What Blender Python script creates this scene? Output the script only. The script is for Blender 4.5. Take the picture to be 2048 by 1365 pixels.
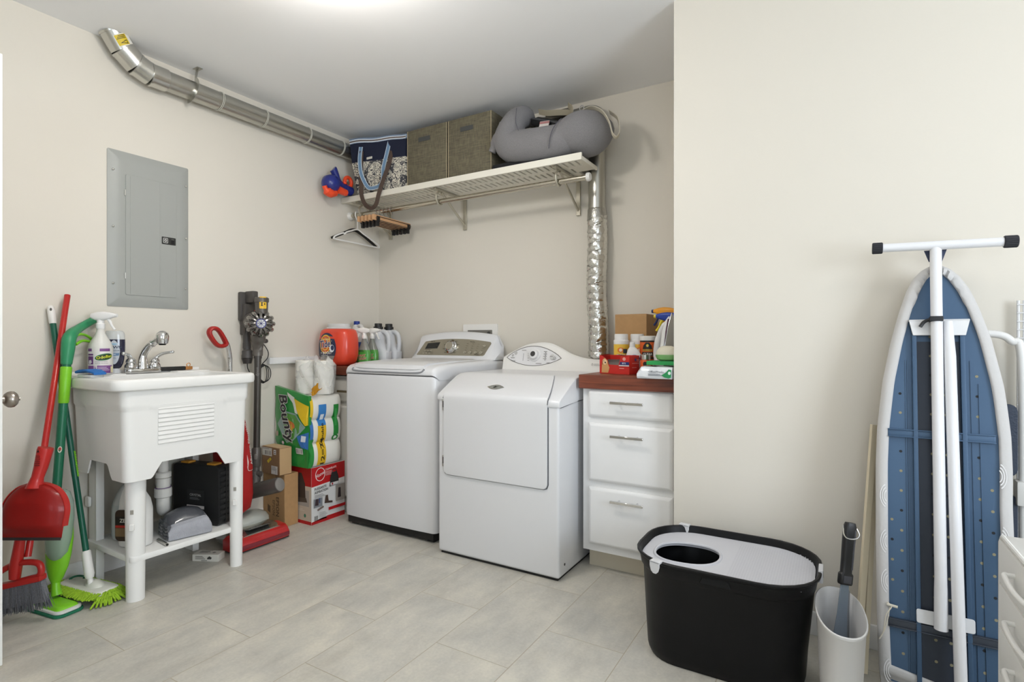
import bpy, bmesh, math, random
from math import sin, cos, pi, radians, sqrt
from mathutils import Vector as V, Matrix, noise
random.seed(7)
S = bpy.context.scene
for o in list(bpy.data.objects): bpy.data.objects.remove(o)
# ---------------------------------------------------------------- camera
cam_d = bpy.data.cameras.new('camera'); cam = bpy.data.objects.new('camera', cam_d)
S.collection.objects.link(cam); S.camera = cam
cam.location = (0, 0, 1.085); cam.rotation_euler = (pi/2, 0, radians(30.8))
cam_d.sensor_width = 36; cam_d.lens = 1086*36/2048; cam_d.clip_start = .02
S.view_settings.view_transform = 'Standard'; S.view_settings.look = 'None'
S.view_settings.gamma = 1; S.view_settings.use_curve_mapping = False
S.view_settings.exposure = 0.06
# ---------------------------------------------------------------- world, daylight and fill light
wd = bpy.data.worlds.new('world'); S.world = wd; wd.use_nodes = True
wd.node_tree.nodes['Background'].inputs[0].default_value = (.75, .86, 1, 1)
wd.node_tree.nodes['Background'].inputs[1].default_value = 1.0
CEIL, XL, YB, YW, XW = 2.51, -2.955, 3.0, 2.30, -.582      # ceiling, left wall, back wall, near white wall, its corner
XR, YF = 2.3, -2.0                                         # room ends out of view
LAMP1 = (-1.5, 1.2); LAMP2 = (1.15, .95)                 # two ceiling lamps, just out of frame
def area(name, loc, rot, sx, sy, power, col):
    d = bpy.data.lights.new(name, 'AREA'); d.shape = 'RECTANGLE'; d.size = sx; d.size_y = sy; d.energy = power; d.color = col
    o = bpy.data.objects.new(name, d); o.location = loc; o.rotation_euler = rot; S.collection.objects.link(o); return o
# fill light in an added window behind the camera; daylight by the right window
area('fill_front', (.75, YF+.06, 1.55), (radians(90), 0, 0), 1.7, 1.2, 16, (.80, .90, 1))
area('daylight_right', (XR-.06, .35, 1.35), (radians(90), 0, radians(90)), 1.3, 1.2, 58, (.80, .89, 1))
LAMP_STRENGTH = (46, 13)
# ---------------------------------------------------------------- materials
def lin(h):
    h = h.lstrip('#'); h = h if len(h) == 6 else ''.join(c+c for c in h); r = [int(h[i:i+2], 16)/255 for i in (0, 2, 4)]
    return tuple((c/12.92 if c <= .04045 else ((c+.055)/1.055)**2.4) for c in r)
_m = {}
def mat(h, rough=.5, metal=0, bump=0, bscale=200, coat=0, trans=0, alpha=1, var=0, vscale=8, sheen=0, emit=0, ior=1.45, stretch=None):
    key = (h, rough, metal, bump, bscale, coat, trans, alpha, var, vscale, sheen, emit, ior, stretch)
    if key in _m: return _m[key]
    m = bpy.data.materials.new('mat_%s_%d' % (h.lstrip('#'), len(_m))); m.use_nodes = True
    nt = m.node_tree; b = nt.nodes['Principled BSDF']
    c = lin(h)+(1,)
    b.inputs['Base Color'].default_value = c; b.inputs['Roughness'].default_value = rough
    b.inputs['Metallic'].default_value = metal; b.inputs['Coat Weight'].default_value = coat
    b.inputs['Coat Roughness'].default_value = .08
    b.inputs['Transmission Weight'].default_value = trans; b.inputs['Alpha'].default_value = alpha
    b.inputs['Sheen Weight'].default_value = sheen; b.inputs['IOR'].default_value = ior
    if emit:
        b.inputs['Emission Color'].default_value = c; b.inputs['Emission Strength'].default_value = emit
    if bump or var:
        tc = nt.nodes.new('ShaderNodeTexCoord'); src = tc.outputs['Object']
        if stretch:
            mp = nt.nodes.new('ShaderNodeMapping'); mp.inputs['Scale'].default_value = stretch
            nt.links.new(src, mp.inputs[0]); src = mp.outputs[0]
    if bump:
        n = nt.nodes.new('ShaderNodeTexNoise'); n.inputs['Scale'].default_value = bscale; n.inputs['Detail'].default_value = 3
        bp = nt.nodes.new('ShaderNodeBump'); bp.inputs['Strength'].default_value = bump; bp.inputs['Distance'].default_value = .004
        nt.links.new(src, n.inputs[0]); nt.links.new(n.outputs[0], bp.inputs['Height']); nt.links.new(bp.outputs[0], b.inputs['Normal'])
    if var:
        n = nt.nodes.new('ShaderNodeTexNoise'); n.inputs['Scale'].default_value = vscale; n.inputs['Detail'].default_value = 4
        nt.links.new(src, n.inputs[0])
        r = nt.nodes.new('ShaderNodeMapRange'); r.inputs[1].default_value = .25; r.inputs[2].default_value = .75
        r.inputs[3].default_value = 1-var; r.inputs[4].default_value = 1+var
        nt.links.new(n.outputs[0], r.inputs[0])
        mx = nt.nodes.new('ShaderNodeVectorMath'); mx.operation = 'SCALE'; mx.inputs[0].default_value = c[:3]
        nt.links.new(r.outputs[0], mx.inputs['Scale']); nt.links.new(mx.outputs[0], b.inputs['Base Color'])
    _m[key] = m; return m
def nodes(name):
    m = bpy.data.materials.new(name); m.use_nodes = True
    nt = m.node_tree; b = nt.nodes['Principled BSDF']
    def N(t, **k):
        n = nt.nodes.new('ShaderNode'+t)
        for a, v in k.items(): setattr(n, a, v)
        return n
    def math_(op, a, b_=None, c_=None):
        n = N('Math', operation=op)
        for i, x in enumerate((a, b_, c_)):
            if x is None: continue
            if isinstance(x, (int, float)): n.inputs[i].default_value = x
            else: nt.links.new(x, n.inputs[i])
        return n.outputs[0]
    return m, nt, b, N, math_
def mix_col(nt, fac, a, b):
    n = nt.nodes.new('ShaderNodeMix'); n.data_type = 'RGBA'
    for s, x in ((0, fac), (6, a), (7, b)):
        if isinstance(x, (int, float)): n.inputs[s].default_value = x
        elif isinstance(x, str): n.inputs[s].default_value = lin(x)+(1,)
        else: nt.links.new(x, n.inputs[s])
    return n.outputs[2]
def tile_mat():
    m, nt, b, N, F = nodes('floor_tile'); L = nt.links
    tc = N('TexCoord'); sp = N('SeparateXYZ'); L.new(tc.outputs['Object'], sp.inputs[0])
    W_, L_ = .302, .6
    u = F('DIVIDE', F('ADD', sp.outputs[0], 1.8382+W_*20), W_); row = F('FLOOR', u); fu = F('FRACT', u)
    par = F('MODULO', row, 2)
    v = F('DIVIDE', F('SUBTRACT', F('ADD', sp.outputs[1], L_*20-.938), F('MULTIPLY', par, .277)), L_)
    col = F('FLOOR', v); fv = F('FRACT', v)
    du = F('MULTIPLY', F('MINIMUM', fu, F('SUBTRACT', 1, fu)), W_); dv = F('MULTIPLY', F('MINIMUM', fv, F('SUBTRACT', 1, fv)), L_)
    d = F('MINIMUM', du, dv)
    g = N('MapRange'); g.inputs[1].default_value = .0006; g.inputs[2].default_value = .0019; L.new(d, g.inputs[0])
    cx = N('CombineXYZ'); L.new(row, cx.inputs[0]); L.new(col, cx.inputs[1])
    wn = N('TexWhiteNoise'); L.new(cx.outputs[0], wn.inputs[0])
    off = N('VectorMath', operation='SCALE'); L.new(wn.outputs[1], off.inputs[0]); off.inputs['Scale'].default_value = 9
    ad = N('VectorMath', operation='ADD'); L.new(tc.outputs['Object'], ad.inputs[0]); L.new(off.outputs[0], ad.inputs[1])
    mp = N('Mapping'); mp.inputs['Scale'].default_value = (10, 4, 1); L.new(ad.outputs[0], mp.inputs[0])
    n1 = N('TexNoise'); n1.inputs['Scale'].default_value = 1; n1.inputs['Detail'].default_value = 7; n1.inputs['Roughness'].default_value = .62; L.new(mp.outputs[0], n1.inputs[0])
    n2 = N('TexNoise'); n2.inputs['Scale'].default_value = 4.5; n2.inputs['Detail'].default_value = 8; n2.inputs['Roughness'].default_value = .7; L.new(ad.outputs[0], n2.inputs[0])
    n3 = N('TexNoise'); n3.inputs['Scale'].default_value = 95; n3.inputs['Detail'].default_value = 3; L.new(tc.outputs['Object'], n3.inputs[0])
    r1 = N('ValToRGB'); e = r1.color_ramp.elements
    e[0].position, e[0].color = .32, lin('#a19e96')+(1,); e[1].position, e[1].color = .66, lin('#cfcabd')+(1,)
    q = r1.color_ramp.elements.new(.5); q.color = lin('#bcb9b0')+(1,)
    L.new(n1.outputs[0], r1.inputs[0])
    r2 = N('ValToRGB'); e = r2.color_ramp.elements
    e[0].position, e[0].color = .36, lin('#aeaca4')+(1,); e[1].position, e[1].color = .64, lin('#cbc5b6')+(1,)
    L.new(n2.outputs[0], r2.inputs[0])
    c = mix_col(nt, .5, r1.outputs[0], r2.outputs[0])
    k = F('ADD', F('MULTIPLY', F('ADD', F('MULTIPLY', wn.outputs[0], .07), F('MULTIPLY', n3.outputs[0], .26)), 1), .86)
    sc = N('VectorMath', operation='SCALE'); L.new(c, sc.inputs[0]); L.new(k, sc.inputs['Scale'])
    c = mix_col(nt, g.outputs[0], '#a59a84', sc.outputs[0]); L.new(c, b.inputs['Base Color'])
    b.inputs['Roughness'].default_value = .42
    bp = N('Bump'); bp.inputs['Strength'].default_value = .35; bp.inputs['Distance'].default_value = .002
    h = F('ADD', g.outputs[0], F('MULTIPLY', n3.outputs[0], .25)); L.new(h, bp.inputs['Height']); L.new(bp.outputs[0], b.inputs['Normal'])
    return m
def wood_mat(a, c2, scale=(2, 30, 30), rough=.4):
    m, nt, b, N, F = nodes('wood'); L = nt.links
    tc = N('TexCoord'); mp = N('Mapping'); mp.inputs['Scale'].default_value = scale; L.new(tc.outputs['Object'], mp.inputs[0])
    n = N('TexNoise'); n.inputs['Scale'].default_value = 2; n.inputs['Detail'].default_value = 6; n.inputs['Distortion'].default_value = .6; L.new(mp.outputs[0], n.inputs[0])
    r = N('MapRange'); r.inputs[1].default_value = .35; r.inputs[2].default_value = .65; L.new(n.outputs[0], r.inputs[0])
    L.new(mix_col(nt, r.outputs[0], a, c2), b.inputs['Base Color']); b.inputs['Roughness'].default_value = rough
    return m
def weave_mat(a, c2, s=260):
    m, nt, b, N, F = nodes('weave'); L = nt.links
    tc = N('TexCoord'); mp = N('Mapping'); mp.inputs['Scale'].default_value = (18, 18, s); L.new(tc.outputs['Object'], mp.inputs[0])
    n = N('TexNoise'); n.inputs['Scale'].default_value = 1; n.inputs['Detail'].default_value = 3; L.new(mp.outputs[0], n.inputs[0])
    mp2 = N('Mapping'); mp2.inputs['Scale'].default_value = (s, s, 25); L.new(tc.outputs['Object'], mp2.inputs[0])
    n2 = N('TexNoise'); n2.inputs['Scale'].default_value = 1; n2.inputs['Detail'].default_value = 2; L.new(mp2.outputs[0], n2.inputs[0])
    f = F('MULTIPLY', F('ADD', n.outputs[0], n2.outputs[0]), .5)
    r = N('MapRange'); r.inputs[1].default_value = .38; r.inputs[2].default_value = .62; L.new(f, r.inputs[0])
    L.new(mix_col(nt, r.outputs[0], a, c2), b.inputs['Base Color']); b.inputs['Roughness'].default_value = .9
    bp = N('Bump'); bp.inputs['Strength'].default_value = .5; bp.inputs['Distance'].default_value = .002; L.new(f, bp.inputs['Height']); L.new(bp.outputs[0], b.inputs['Normal'])
    return m
def paisley_mat():
    m, nt, b, N, F = nodes('paisley'); L = nt.links
    tc = N('TexCoord'); nz = N('TexNoise'); nz.inputs['Scale'].default_value = 30; L.new(tc.outputs['Object'], nz.inputs[0])
    sc = N('VectorMath', operation='SCALE'); sc.inputs['Scale'].default_value = .02; L.new(nz.outputs[1], sc.inputs[0])
    ad = N('VectorMath', operation='ADD'); L.new(tc.outputs['Object'], ad.inputs[0]); L.new(sc.outputs[0], ad.inputs[1])
    mp = N('Mapping'); mp.inputs['Scale'].default_value = (1, .15, 1); L.new(ad.outputs[0], mp.inputs[0])
    vo = N('TexVoronoi'); vo.inputs['Scale'].default_value = 20; L.new(mp.outputs[0], vo.inputs[0])
    ring = F('SINE', F('MULTIPLY', vo.outputs['Distance'], 46))
    vo2 = N('TexVoronoi'); vo2.inputs['Scale'].default_value = 75; L.new(mp.outputs[0], vo2.inputs[0])
    dots = F('LESS_THAN', vo2.outputs['Distance'], .40)
    a = F('GREATER_THAN', ring, .05)
    inner = F('LESS_THAN', vo.outputs['Distance'], .62)
    f = F('MULTIPLY', F('MAXIMUM', F('MULTIPLY', a, inner), F('MULTIPLY', dots, F('SUBTRACT', 1, a))), 1)
    L.new(mix_col(nt, f, '#46464a', '#d9d3c3'), b.inputs['Base Color']); b.inputs['Roughness'].default_value = .85
    return m
WALL = mat('#dcd6ca', .75, bump=.04, bscale=160)
CEILM = mat('#f6f6f6', .85)
FLOORM = tile_mat()
WHITE = mat('#e9e8e6', .45)
ENAMEL = mat('#dededf', .30, coat=.3)
PLAST = mat('#e8e6e1', .4)
CHROME = mat('#d9d9d9', .08, 1)
STEEL = mat('#c4c2bb', .28, 1)
GALV = mat('#bcbbb4', .30, 1, bump=.03, bscale=60)
BLACK = mat('#191919', .4)
CARD = mat('#b08a5e', .8, var=.06, vscale=40)
# ---------------------------------------------------------------- mesh builder
def newbm(): return bmesh.new()
class B:
    def __init__(s, m=None): s.bm = bmesh.new(); s.m = []; s.cur = 0; s.use(m or WHITE)
    def use(s, m):
        if isinstance(m, str): m = mat(m)
        if m not in s.m: s.m.append(m)
        s.cur = s.m.index(m); return s
    def add(s, t, M=None, smooth=True):
        if M is not None: t.transform(M)
        for f in t.faces: f.material_index = s.cur; f.smooth = smooth
        me = bpy.data.meshes.new('t'); t.to_mesh(me); t.free(); s.bm.from_mesh(me); bpy.data.meshes.remove(me); return s
    def box(s, x0, x1, y0, y1, z0, z1, bev=0, seg=2, M=None):
        t = newbm(); bmesh.ops.create_cube(t, size=1)
        bmesh.ops.transform(t, matrix=Matrix.Translation(((x0+x1)/2, (y0+y1)/2, (z0+z1)/2)) @ Matrix.Diagonal((abs(x1-x0), abs(y1-y0), abs(z1-z0), 1)), verts=t.verts)
        if bev: bmesh.ops.bevel(t, geom=t.edges[:], offset=bev, segments=seg, affect='EDGES', profile=.6)
        return s.add(t, M)
    def tube(s, pts, r, n=10, closed=False, cap=True, M=None, prof=None, up=None):
        """sweep a circle (radius r, may vary per point) or the profile prof [(u,v)..] along pts"""
        pts = [V(p) for p in pts]; k = len(pts); t = newbm()
        rs = r if isinstance(r, (list, tuple)) else [r]*k
        prof = prof or [(cos(2*pi*i/n), sin(2*pi*i/n)) for i in range(n)]
        tan = []
        for i in range(k):
            a = pts[(i-1) % k] if (closed or i > 0) else pts[i]; b = pts[(i+1) % k] if (closed or i < k-1) else pts[i]
            d = (b-a); tan.append(d.normalized() if d.length > 1e-9 else V((0, 0, 1)))
        u = V(up) if up else (V((0, 0, 1)) if abs(tan[0].z) < .9 else V((1, 0, 0)))
        x = (u - tan[0]*u.dot(tan[0])).normalized(); rings = []
        for i in range(k):
            if up: x = V(up)
            x = (x - tan[i]*x.dot(tan[i])).normalized(); y = tan[i].cross(x)
            rings.append([t.verts.new(pts[i]+(x*a+y*b)*rs[i]) for a, b in prof])
        m = len(prof)
        for i in range(k if closed else k-1):
            A, C = rings[i], rings[(i+1) % k]
            for j in range(m): t.faces.new((A[j], A[(j+1) % m], C[(j+1) % m], C[j]))
        if cap and not closed:
            t.faces.new(rings[0][::-1]); t.faces.new(rings[-1])
        bmesh.ops.recalc_face_normals(t, faces=t.faces[:])
        return s.add(t, M)
    def cyl(s, p0, p1, r0, r1=None, n=20, M=None): return s.tube([p0, p1], [r0, r0 if r1 is None else r1], n, M=M)
    def loft(s, rings, cap=True, M=None, closed=False):
        t = newbm(); R = [[t.verts.new(p) for p in r] for r in rings]; m = len(R[0])
        for i in range(len(R)-1+(1 if closed else 0)):
            A, C = R[i], R[(i+1) % len(R)]
            for j in range(m): t.faces.new((A[j], A[(j+1) % m], C[(j+1) % m], C[j]))
        if cap and not closed: t.faces.new(R[0][::-1]); t.faces.new(R[-1])
        bmesh.ops.recalc_face_normals(t, faces=t.faces[:])
        return s.add(t, M)
    def lathe(s, prof, n=24, c=(0, 0, 0), sx=1, sy=1, M=None, e=2, cap=True):
        """prof [(radius,z)..]; e = superellipse exponent of the plan (2 round, 4 squarish)"""
        rings = []
        for r, z in prof:
            ring = []
            for i in range(n):
                a = 2*pi*i/n; ca, sa = cos(a), sin(a)
                ring.append((c[0]+sx*r*math.copysign(abs(ca)**(2/e), ca), c[1]+sy*r*math.copysign(abs(sa)**(2/e), sa), c[2]+z))
            rings.append(ring)
        return s.loft(rings, cap, M)
    def prism(s, poly, d, M=None, bev=0, holes=(), seg=2):
        """poly in the local XY plane extruded along +Z by d, then placed by M"""
        t = newbm()
        if holes:
            es = []
            for lp in [poly]+list(holes):
                vs = [t.verts.new((x, y, 0)) for x, y in lp]
                es += [t.edges.new((vs[i], vs[(i+1) % len(vs)])) for i in range(len(vs))]
            bmesh.ops.triangle_fill(t, use_beauty=True, use_dissolve=False, edges=es, normal=(0, 0, 1))
            fs = t.faces[:]
        else:
            fs = [t.faces.new([t.verts.new((x, y, 0)) for x, y in poly])]
        r = bmesh.ops.extrude_face_region(t, geom=fs)
        bmesh.ops.translate(t, vec=(0, 0, d), verts=[g for g in r['geom'] if isinstance(g, bmesh.types.BMVert)])
        bmesh.ops.recalc_face_normals(t, faces=t.faces[:])
        if bev:
            ed = [e for e in t.edges if len(e.link_faces) == 2 and e.calc_face_angle(0) > .6]
            bmesh.ops.bevel(t, geom=ed, offset=bev, segments=seg, affect='EDGES', profile=.6)
        return s.add(t, M)
    def ball(s, c, rx, ry=None, rz=None, n=16, M=None):
        t = newbm(); bmesh.ops.create_uvsphere(t, u_segments=n, v_segments=max(6, n//2+2), radius=1)
        t.transform(Matrix.Translation(c) @ Matrix.Diagonal((rx, ry or rx, rz or rx, 1))); return s.add(t, M)
    def sheet(s, fn, nu, nv, thick=0, M=None):
        t = newbm(); g = [[t.verts.new(fn(i/nu, j/nv)) for j in range(nv+1)] for i in range(nu+1)]
        for i in range(nu):
            for j in range(nv): t.faces.new((g[i][j], g[i+1][j], g[i+1][j+1], g[i][j+1]))
        if thick: bmesh.ops.solidify(t, geom=t.faces[:], thickness=thick)
        bmesh.ops.recalc_face_normals(t, faces=t.faces[:])
        return s.add(t, M)
    def poly3(s, pts):
        t = newbm(); t.faces.new([t.verts.new(p) for p in pts]); return s.add(t)
def cat(pts, n=6, closed=False):
    """Catmull-Rom through pts"""
    P = [V(p) for p in pts]; k = len(P); out = []
    for i in range(k if closed else k-1):
        a, b, c, d = (P[(i-1) % k] if closed or i > 0 else P[0]*2-P[1], P[i], P[(i+1) % k], P[(i+2) % k] if closed or i < k-2 else P[-1]*2-P[-2])
        for j in range(n):
            t = j/n
            out.append(.5*((2*b)+(c-a)*t+(2*a-5*b+4*c-d)*t*t+(3*b-a-3*c+d)*t**3))
    if not closed: out.append(P[-1])
    return out
def rrect(x0, x1, y0, y1, r, n=5):
    out = []
    for cx, cy, a0 in ((x1-r, y1-r, 0), (x0+r, y1-r, 90), (x0+r, y0+r, 180), (x1-r, y0+r, 270)):
        for i in range(n+1):
            a = radians(a0+90*i/n); out.append((cx+r*cos(a), cy+r*sin(a)))
    return out
def ell(cx, cy, rx, ry=None, n=24): return [(cx+rx*cos(2*pi*i/n), cy+(ry or rx)*sin(2*pi*i/n)) for i in range(n)]
def frame(o, x, y):
    """matrix with local X along x, Y along y, Z = x cross y, origin o"""
    x = V(x).normalized(); y = V(y); y = (y-x*y.dot(x)).normalized(); z = x.cross(y)
    return Matrix(((x.x, y.x, z.x, o[0]), (x.y, y.y, z.y, o[1]), (x.z, y.z, z.z, o[2]), (0, 0, 0, 1)))
def frame_y(o, xh, y):
    """like frame, but y keeps its direction and x is squared to it"""
    y = V(y).normalized(); x = V(xh); x = (x-y*x.dot(y)).normalized(); z = x.cross(y)
    return Matrix(((x.x, y.x, z.x, o[0]), (x.y, y.y, z.y, o[1]), (x.z, y.z, z.z, o[2]), (0, 0, 0, 1)))
# ---------------------------------------------------------------- flat printing on a surface (labels, lettering)
def text_mesh(s, size, bold=0, shear=0, align='CENTER', sx=1):
    cu = bpy.data.curves.new('t', 'FONT'); cu.body = s; cu.size = size; cu.offset = bold*size; cu.shear = shear
    cu.align_x = align; cu.align_y = 'CENTER'; cu.resolution_u = 2; cu.fill_mode = 'FRONT'
    o = bpy.data.objects.new('t', cu); me = bpy.data.meshes.new_from_object(o)
    t = newbm(); t.from_mesh(me); bpy.data.meshes.remove(me); bpy.data.objects.remove(o); bpy.data.curves.remove(cu)
    if sx != 1: t.transform(Matrix.Diagonal((sx, 1, 1, 1)))
    return t
class Print:
    """collects coloured shapes in (u,v); fn(u,v,h) -> 3D puts them on the surface, each one a hair above the last"""
    def __init__(s, fn, step=.00022, rough=.45, fine=0): s.b = B(mat('#ffffff', rough)); s.fn = fn; s.h = .0006; s.step = step; s.rough = rough; s.fine = fine
    def _put(s, t, c):
        s.b.use(mat(c, s.rough) if isinstance(c, str) else c)
        if s.fine:
            for _ in range(6):
                es = [e for e in t.edges if abs(e.verts[0].co.x-e.verts[1].co.x) > s.fine]
                if not es: break
                bmesh.ops.subdivide_edges(t, edges=es, cuts=1); bmesh.ops.triangulate(t, faces=[f for f in t.faces if len(f.verts) > 4])
        for v in t.verts: v.co = s.fn(v.co.x, v.co.y, s.h)
        s.b.add(t, smooth=False); s.h += s.step; return s
    def rect(s, u0, u1, v0, v1, c): return s.poly([(u0, v0), (u1, v0), (u1, v1), (u0, v1)], c)
    def poly(s, p, c):
        t = newbm(); f = t.faces.new([t.verts.new((x, y, 0)) for x, y in p]); bmesh.ops.triangulate(t, faces=[f]) if len(p) > 4 else None
        return s._put(t, c)
    def ell(s, u, v, ru, rv, c, rot=0, n=28):
        return s.poly([(u+ru*cos(a)*cos(rot)-rv*sin(a)*sin(rot), v+ru*cos(a)*sin(rot)+rv*sin(a)*cos(rot)) for a in [2*pi*i/n for i in range(n)]], c)
    def ring(s, u, v, ru, rv, w, c, n=28):
        t = newbm(); o = [t.verts.new((u+ru*cos(2*pi*i/n), v+rv*sin(2*pi*i/n), 0)) for i in range(n)]; q = [t.verts.new((u+(ru-w)*cos(2*pi*i/n), v+(rv-w)*sin(2*pi*i/n), 0)) for i in range(n)]
        for i in range(n): t.faces.new((o[i], o[(i+1) % n], q[(i+1) % n], q[i]))
        return s._put(t, c)
    def text(s, w, u, v, size, c, bold=0, shear=0, rot=0, align='CENTER', sx=1):
        t = text_mesh(w, size, bold, shear, align, sx); t.transform(Matrix.Translation((u, v, 0)) @ Matrix.Rotation(rot, 4, 'Z')); return s._put(t, c)
    def lines(s, u0, u1, v0, dv, n, h, c):
        for i in range(n):
            k = .75+.25*((i*7) % 5)/4; s.rect(u0, u0+(u1-u0)*k, v0-i*dv, v0-i*dv+h, c)
        return s
    def bars(s, u0, u1, v0, v1, c, n=18):
        rnd = random.Random(n); w = (u1-u0)/n
        for i in range(n):
            if rnd.random() < .7: s.rect(u0+i*w, u0+(i+.3+.5*rnd.random())*w, v0, v1, c); s.h -= s.step
        return s
def plane(o, u, v):
    o, u, v = V(o), V(u).normalized(), V(v).normalized(); n = u.cross(v)
    return lambda a, b, h: o+u*a+v*b+n*h
def wrap(c, r, ang, ry=None, e=2):
    """on an upright bottle of plan radii r, ry at c; u = arc length from the direction ang, v = height"""
    ry = ry or r
    def f(u, v, h):
        a = ang+u/max(r, ry) if False else ang+u/((r+ry)/2); ca, sa = cos(a), sin(a)
        x, y = math.copysign(abs(ca)**(2/e), ca), math.copysign(abs(sa)**(2/e), sa)
        return V((c[0]+(r+h)*x, c[1]+(ry+h)*y, c[2]+v))
    return f
# ---------------------------------------------------------------- objects
ROOT = {}
def link(o): S.collection.objects.link(o); return o
def thing(name, label, cat_, loc=(0, 0, 0), rz=0, group=None, M=None):
    o = bpy.data.objects.new(name, None); o.empty_display_size = .05; link(o)
    M = M or (Matrix.Translation(loc) @ Matrix.Rotation(rz, 4, 'Z'))
    o.location, o.rotation_euler = M.to_translation(), M.to_euler(); ROOT[o.name] = M
    o['label'] = label; o['category'] = cat_
    if group: o['group'] = group
    return o
def obj(name, b, parent=None, label=None, world=False, sharp=38, kind=None):
    """one mesh object; under a thing the builder's coordinates are the thing's own frame (or the room's when world)"""
    if isinstance(b, Print): b = b.b; sharp = 0
    if world and parent:
        p = parent
        while p.parent: p = p.parent
        b.bm.transform(ROOT[p.name].inverted())
    me = bpy.data.meshes.new(name); b.bm.to_mesh(me); b.bm.free()
    for m in b.m: me.materials.append(m)
    if sharp and me.polygons: me.set_sharp_from_angle(angle=radians(sharp))
    o = bpy.data.objects.new(name, me); link(o)
    if parent: o.parent = parent
    if label: o['label'] = label
    if kind: o['kind'] = kind
    return o
def tag(o, label, cat_, group=None, kind=None):
    o['label'] = label; o['category'] = cat_
    if group: o['group'] = group
    if kind: o['kind'] = kind
    return o
def struct(name, b, parent=None, label=None, cat_=None):
    o = obj(name, b, parent)
    if not parent:
        o['kind'] = 'structure'; o['label'] = label or ''; o['category'] = cat_ or 'room'
    return o
def origin(o, p):
    """move a single-mesh thing's origin to p"""
    p = V(p); o.data.transform(Matrix.Translation(-p)); o.location = p; return o
def copy_tree(o, parent=None):
    c = o.copy(); link(c); c.parent = parent
    for ch in list(o.children): copy_tree(ch, c)
    return c
# ================================================================ the room
b = B(FLOORM); b.box(XL-.1, XR+.1, YF-.1, YB+.1, -.06, 0); struct('floor', b, label='light grey stone-look floor tiles laid in long staggered rows', cat_='floor')
b = B(CEILM); b.box(XL-.1, XR+.1, YF-.1, YB+.1, CEIL, CEIL+.06); struct('ceiling', b, label='plain smooth pale grey ceiling', cat_='ceiling')
b = B(WALL); b.box(XL-.1, XL, YF-.1, YB+.1, 0, CEIL); struct('wall_left', b, label='cream wall on the left behind the utility sink', cat_='wall')
b = B(WALL); b.box(XL, XW, YB, YB+.1, 0, CEIL); struct('wall_back', b, label='cream wall behind the washer, dryer and shelf', cat_='wall')
b = B(WALL)   # nearer wall block to the right of the alcove
b.box(XW, XR+.1, YW, YB+.1, 0, CEIL); struct('wall_near', b, label='bright cream wall behind the ironing board', cat_='wall')
b = B(WALL)   # wall behind the camera with an opening for the added window
b.box(XL, -.2, YF-.1, YF, 0, CEIL); b.box(1.7, XR, YF-.1, YF, 0, CEIL); b.box(-.2, 1.7, YF-.1, YF, 0, .9); b.box(-.2, 1.7, YF-.1, YF, 2.2, CEIL)
struct('wall_front', b, label='cream wall behind the camera', cat_='wall')
b = B(WALL); b.box(XR, XR+.1, YF, YW, 0, .7); b.box(XR, XR+.1, YF, YW, 2.0, CEIL); b.box(XR, XR+.1, YF, -.35, .7, 2.0); b.box(XR, XR+.1, 1.05, YW, .7, 2.0)
struct('wall_right', b, label='cream wall at the right end of the room', cat_='wall')
def window(n, cx, cy, w, z0, z1, along):
    b = B(WHITE); r = .05
    for a in (-w/2, 0, w/2-r) :
        if along == 'x': b.box(cx+a, cx+a+r, cy-.03, cy+.03, z0, z1)
        else: b.box(cx-.03, cx+.03, cy+a, cy+a+r, z0, z1)
    for z in (z0, z1-r):
        if along == 'x': b.box(cx-w/2, cx+w/2, cy-.03, cy+.03, z, z+r)
        else: b.box(cx-.03, cx+.03, cy-w/2, cy+w/2, z, z+r)
    o = struct('window_%d' % n, b, label='white framed window out of the camera view', cat_='window')
    return o
window(1, .75, YF-.06, 1.9, .9, 2.2, 'x'); window(2, XR+.06, .35, 1.4, .7, 2.0, 'y')  # first window is added to carry the fill light
b = B(WHITE); b.box(XL, XL+.014, -.2, 2.03, 0, .085, .003); struct('baseboard_left', b, label='white baseboard along the left wall', cat_='baseboard')
b = B(WHITE); b.box(XW+.002, XR, YW-.014, YW, 0, .085, .003); struct('baseboard_near', b, label='white baseboard under the bright near wall', cat_='baseboard')
b = B(mat('#e6e5e3', .35)); b.box(XL, XL+.03, 2.06, 2.99, .945, .985, .003); struct('trim_1', b, label='white ledge strip on the left wall beside the stick vacuum', cat_='trim')
# the open door at the left edge of the frame, standing square to the left wall
b = B(mat('#edece9', .4)); b.box(XL+.012, -2.366, .645, .68, .012, 2.035, .003)
door = struct('door_1', b, label='white door standing open at the left edge', cat_='door')
NICK = mat('#a9a198', .3, 1)
b = B(NICK); y = .682
b.tube([(-2.425, y+q, .885) for q in (0, .005, .006, .016, .02)], [.028, .026, .013, .012, .012], 24)
b.lathe([(.012, -.019), (.02, -.016), (.0265, -.008), (.0285, 0), (.027, .008), (.02, .0155), (.011, .019), (.006, .020), (.006, .024), (.0025, .0245)], 24, M=Matrix.Translation((-2.425, y+.036, .885)) @ Matrix.Rotation(-pi/2, 4, 'X'))
obj('door_knob', b, door, 'brushed nickel round knob')
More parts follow.
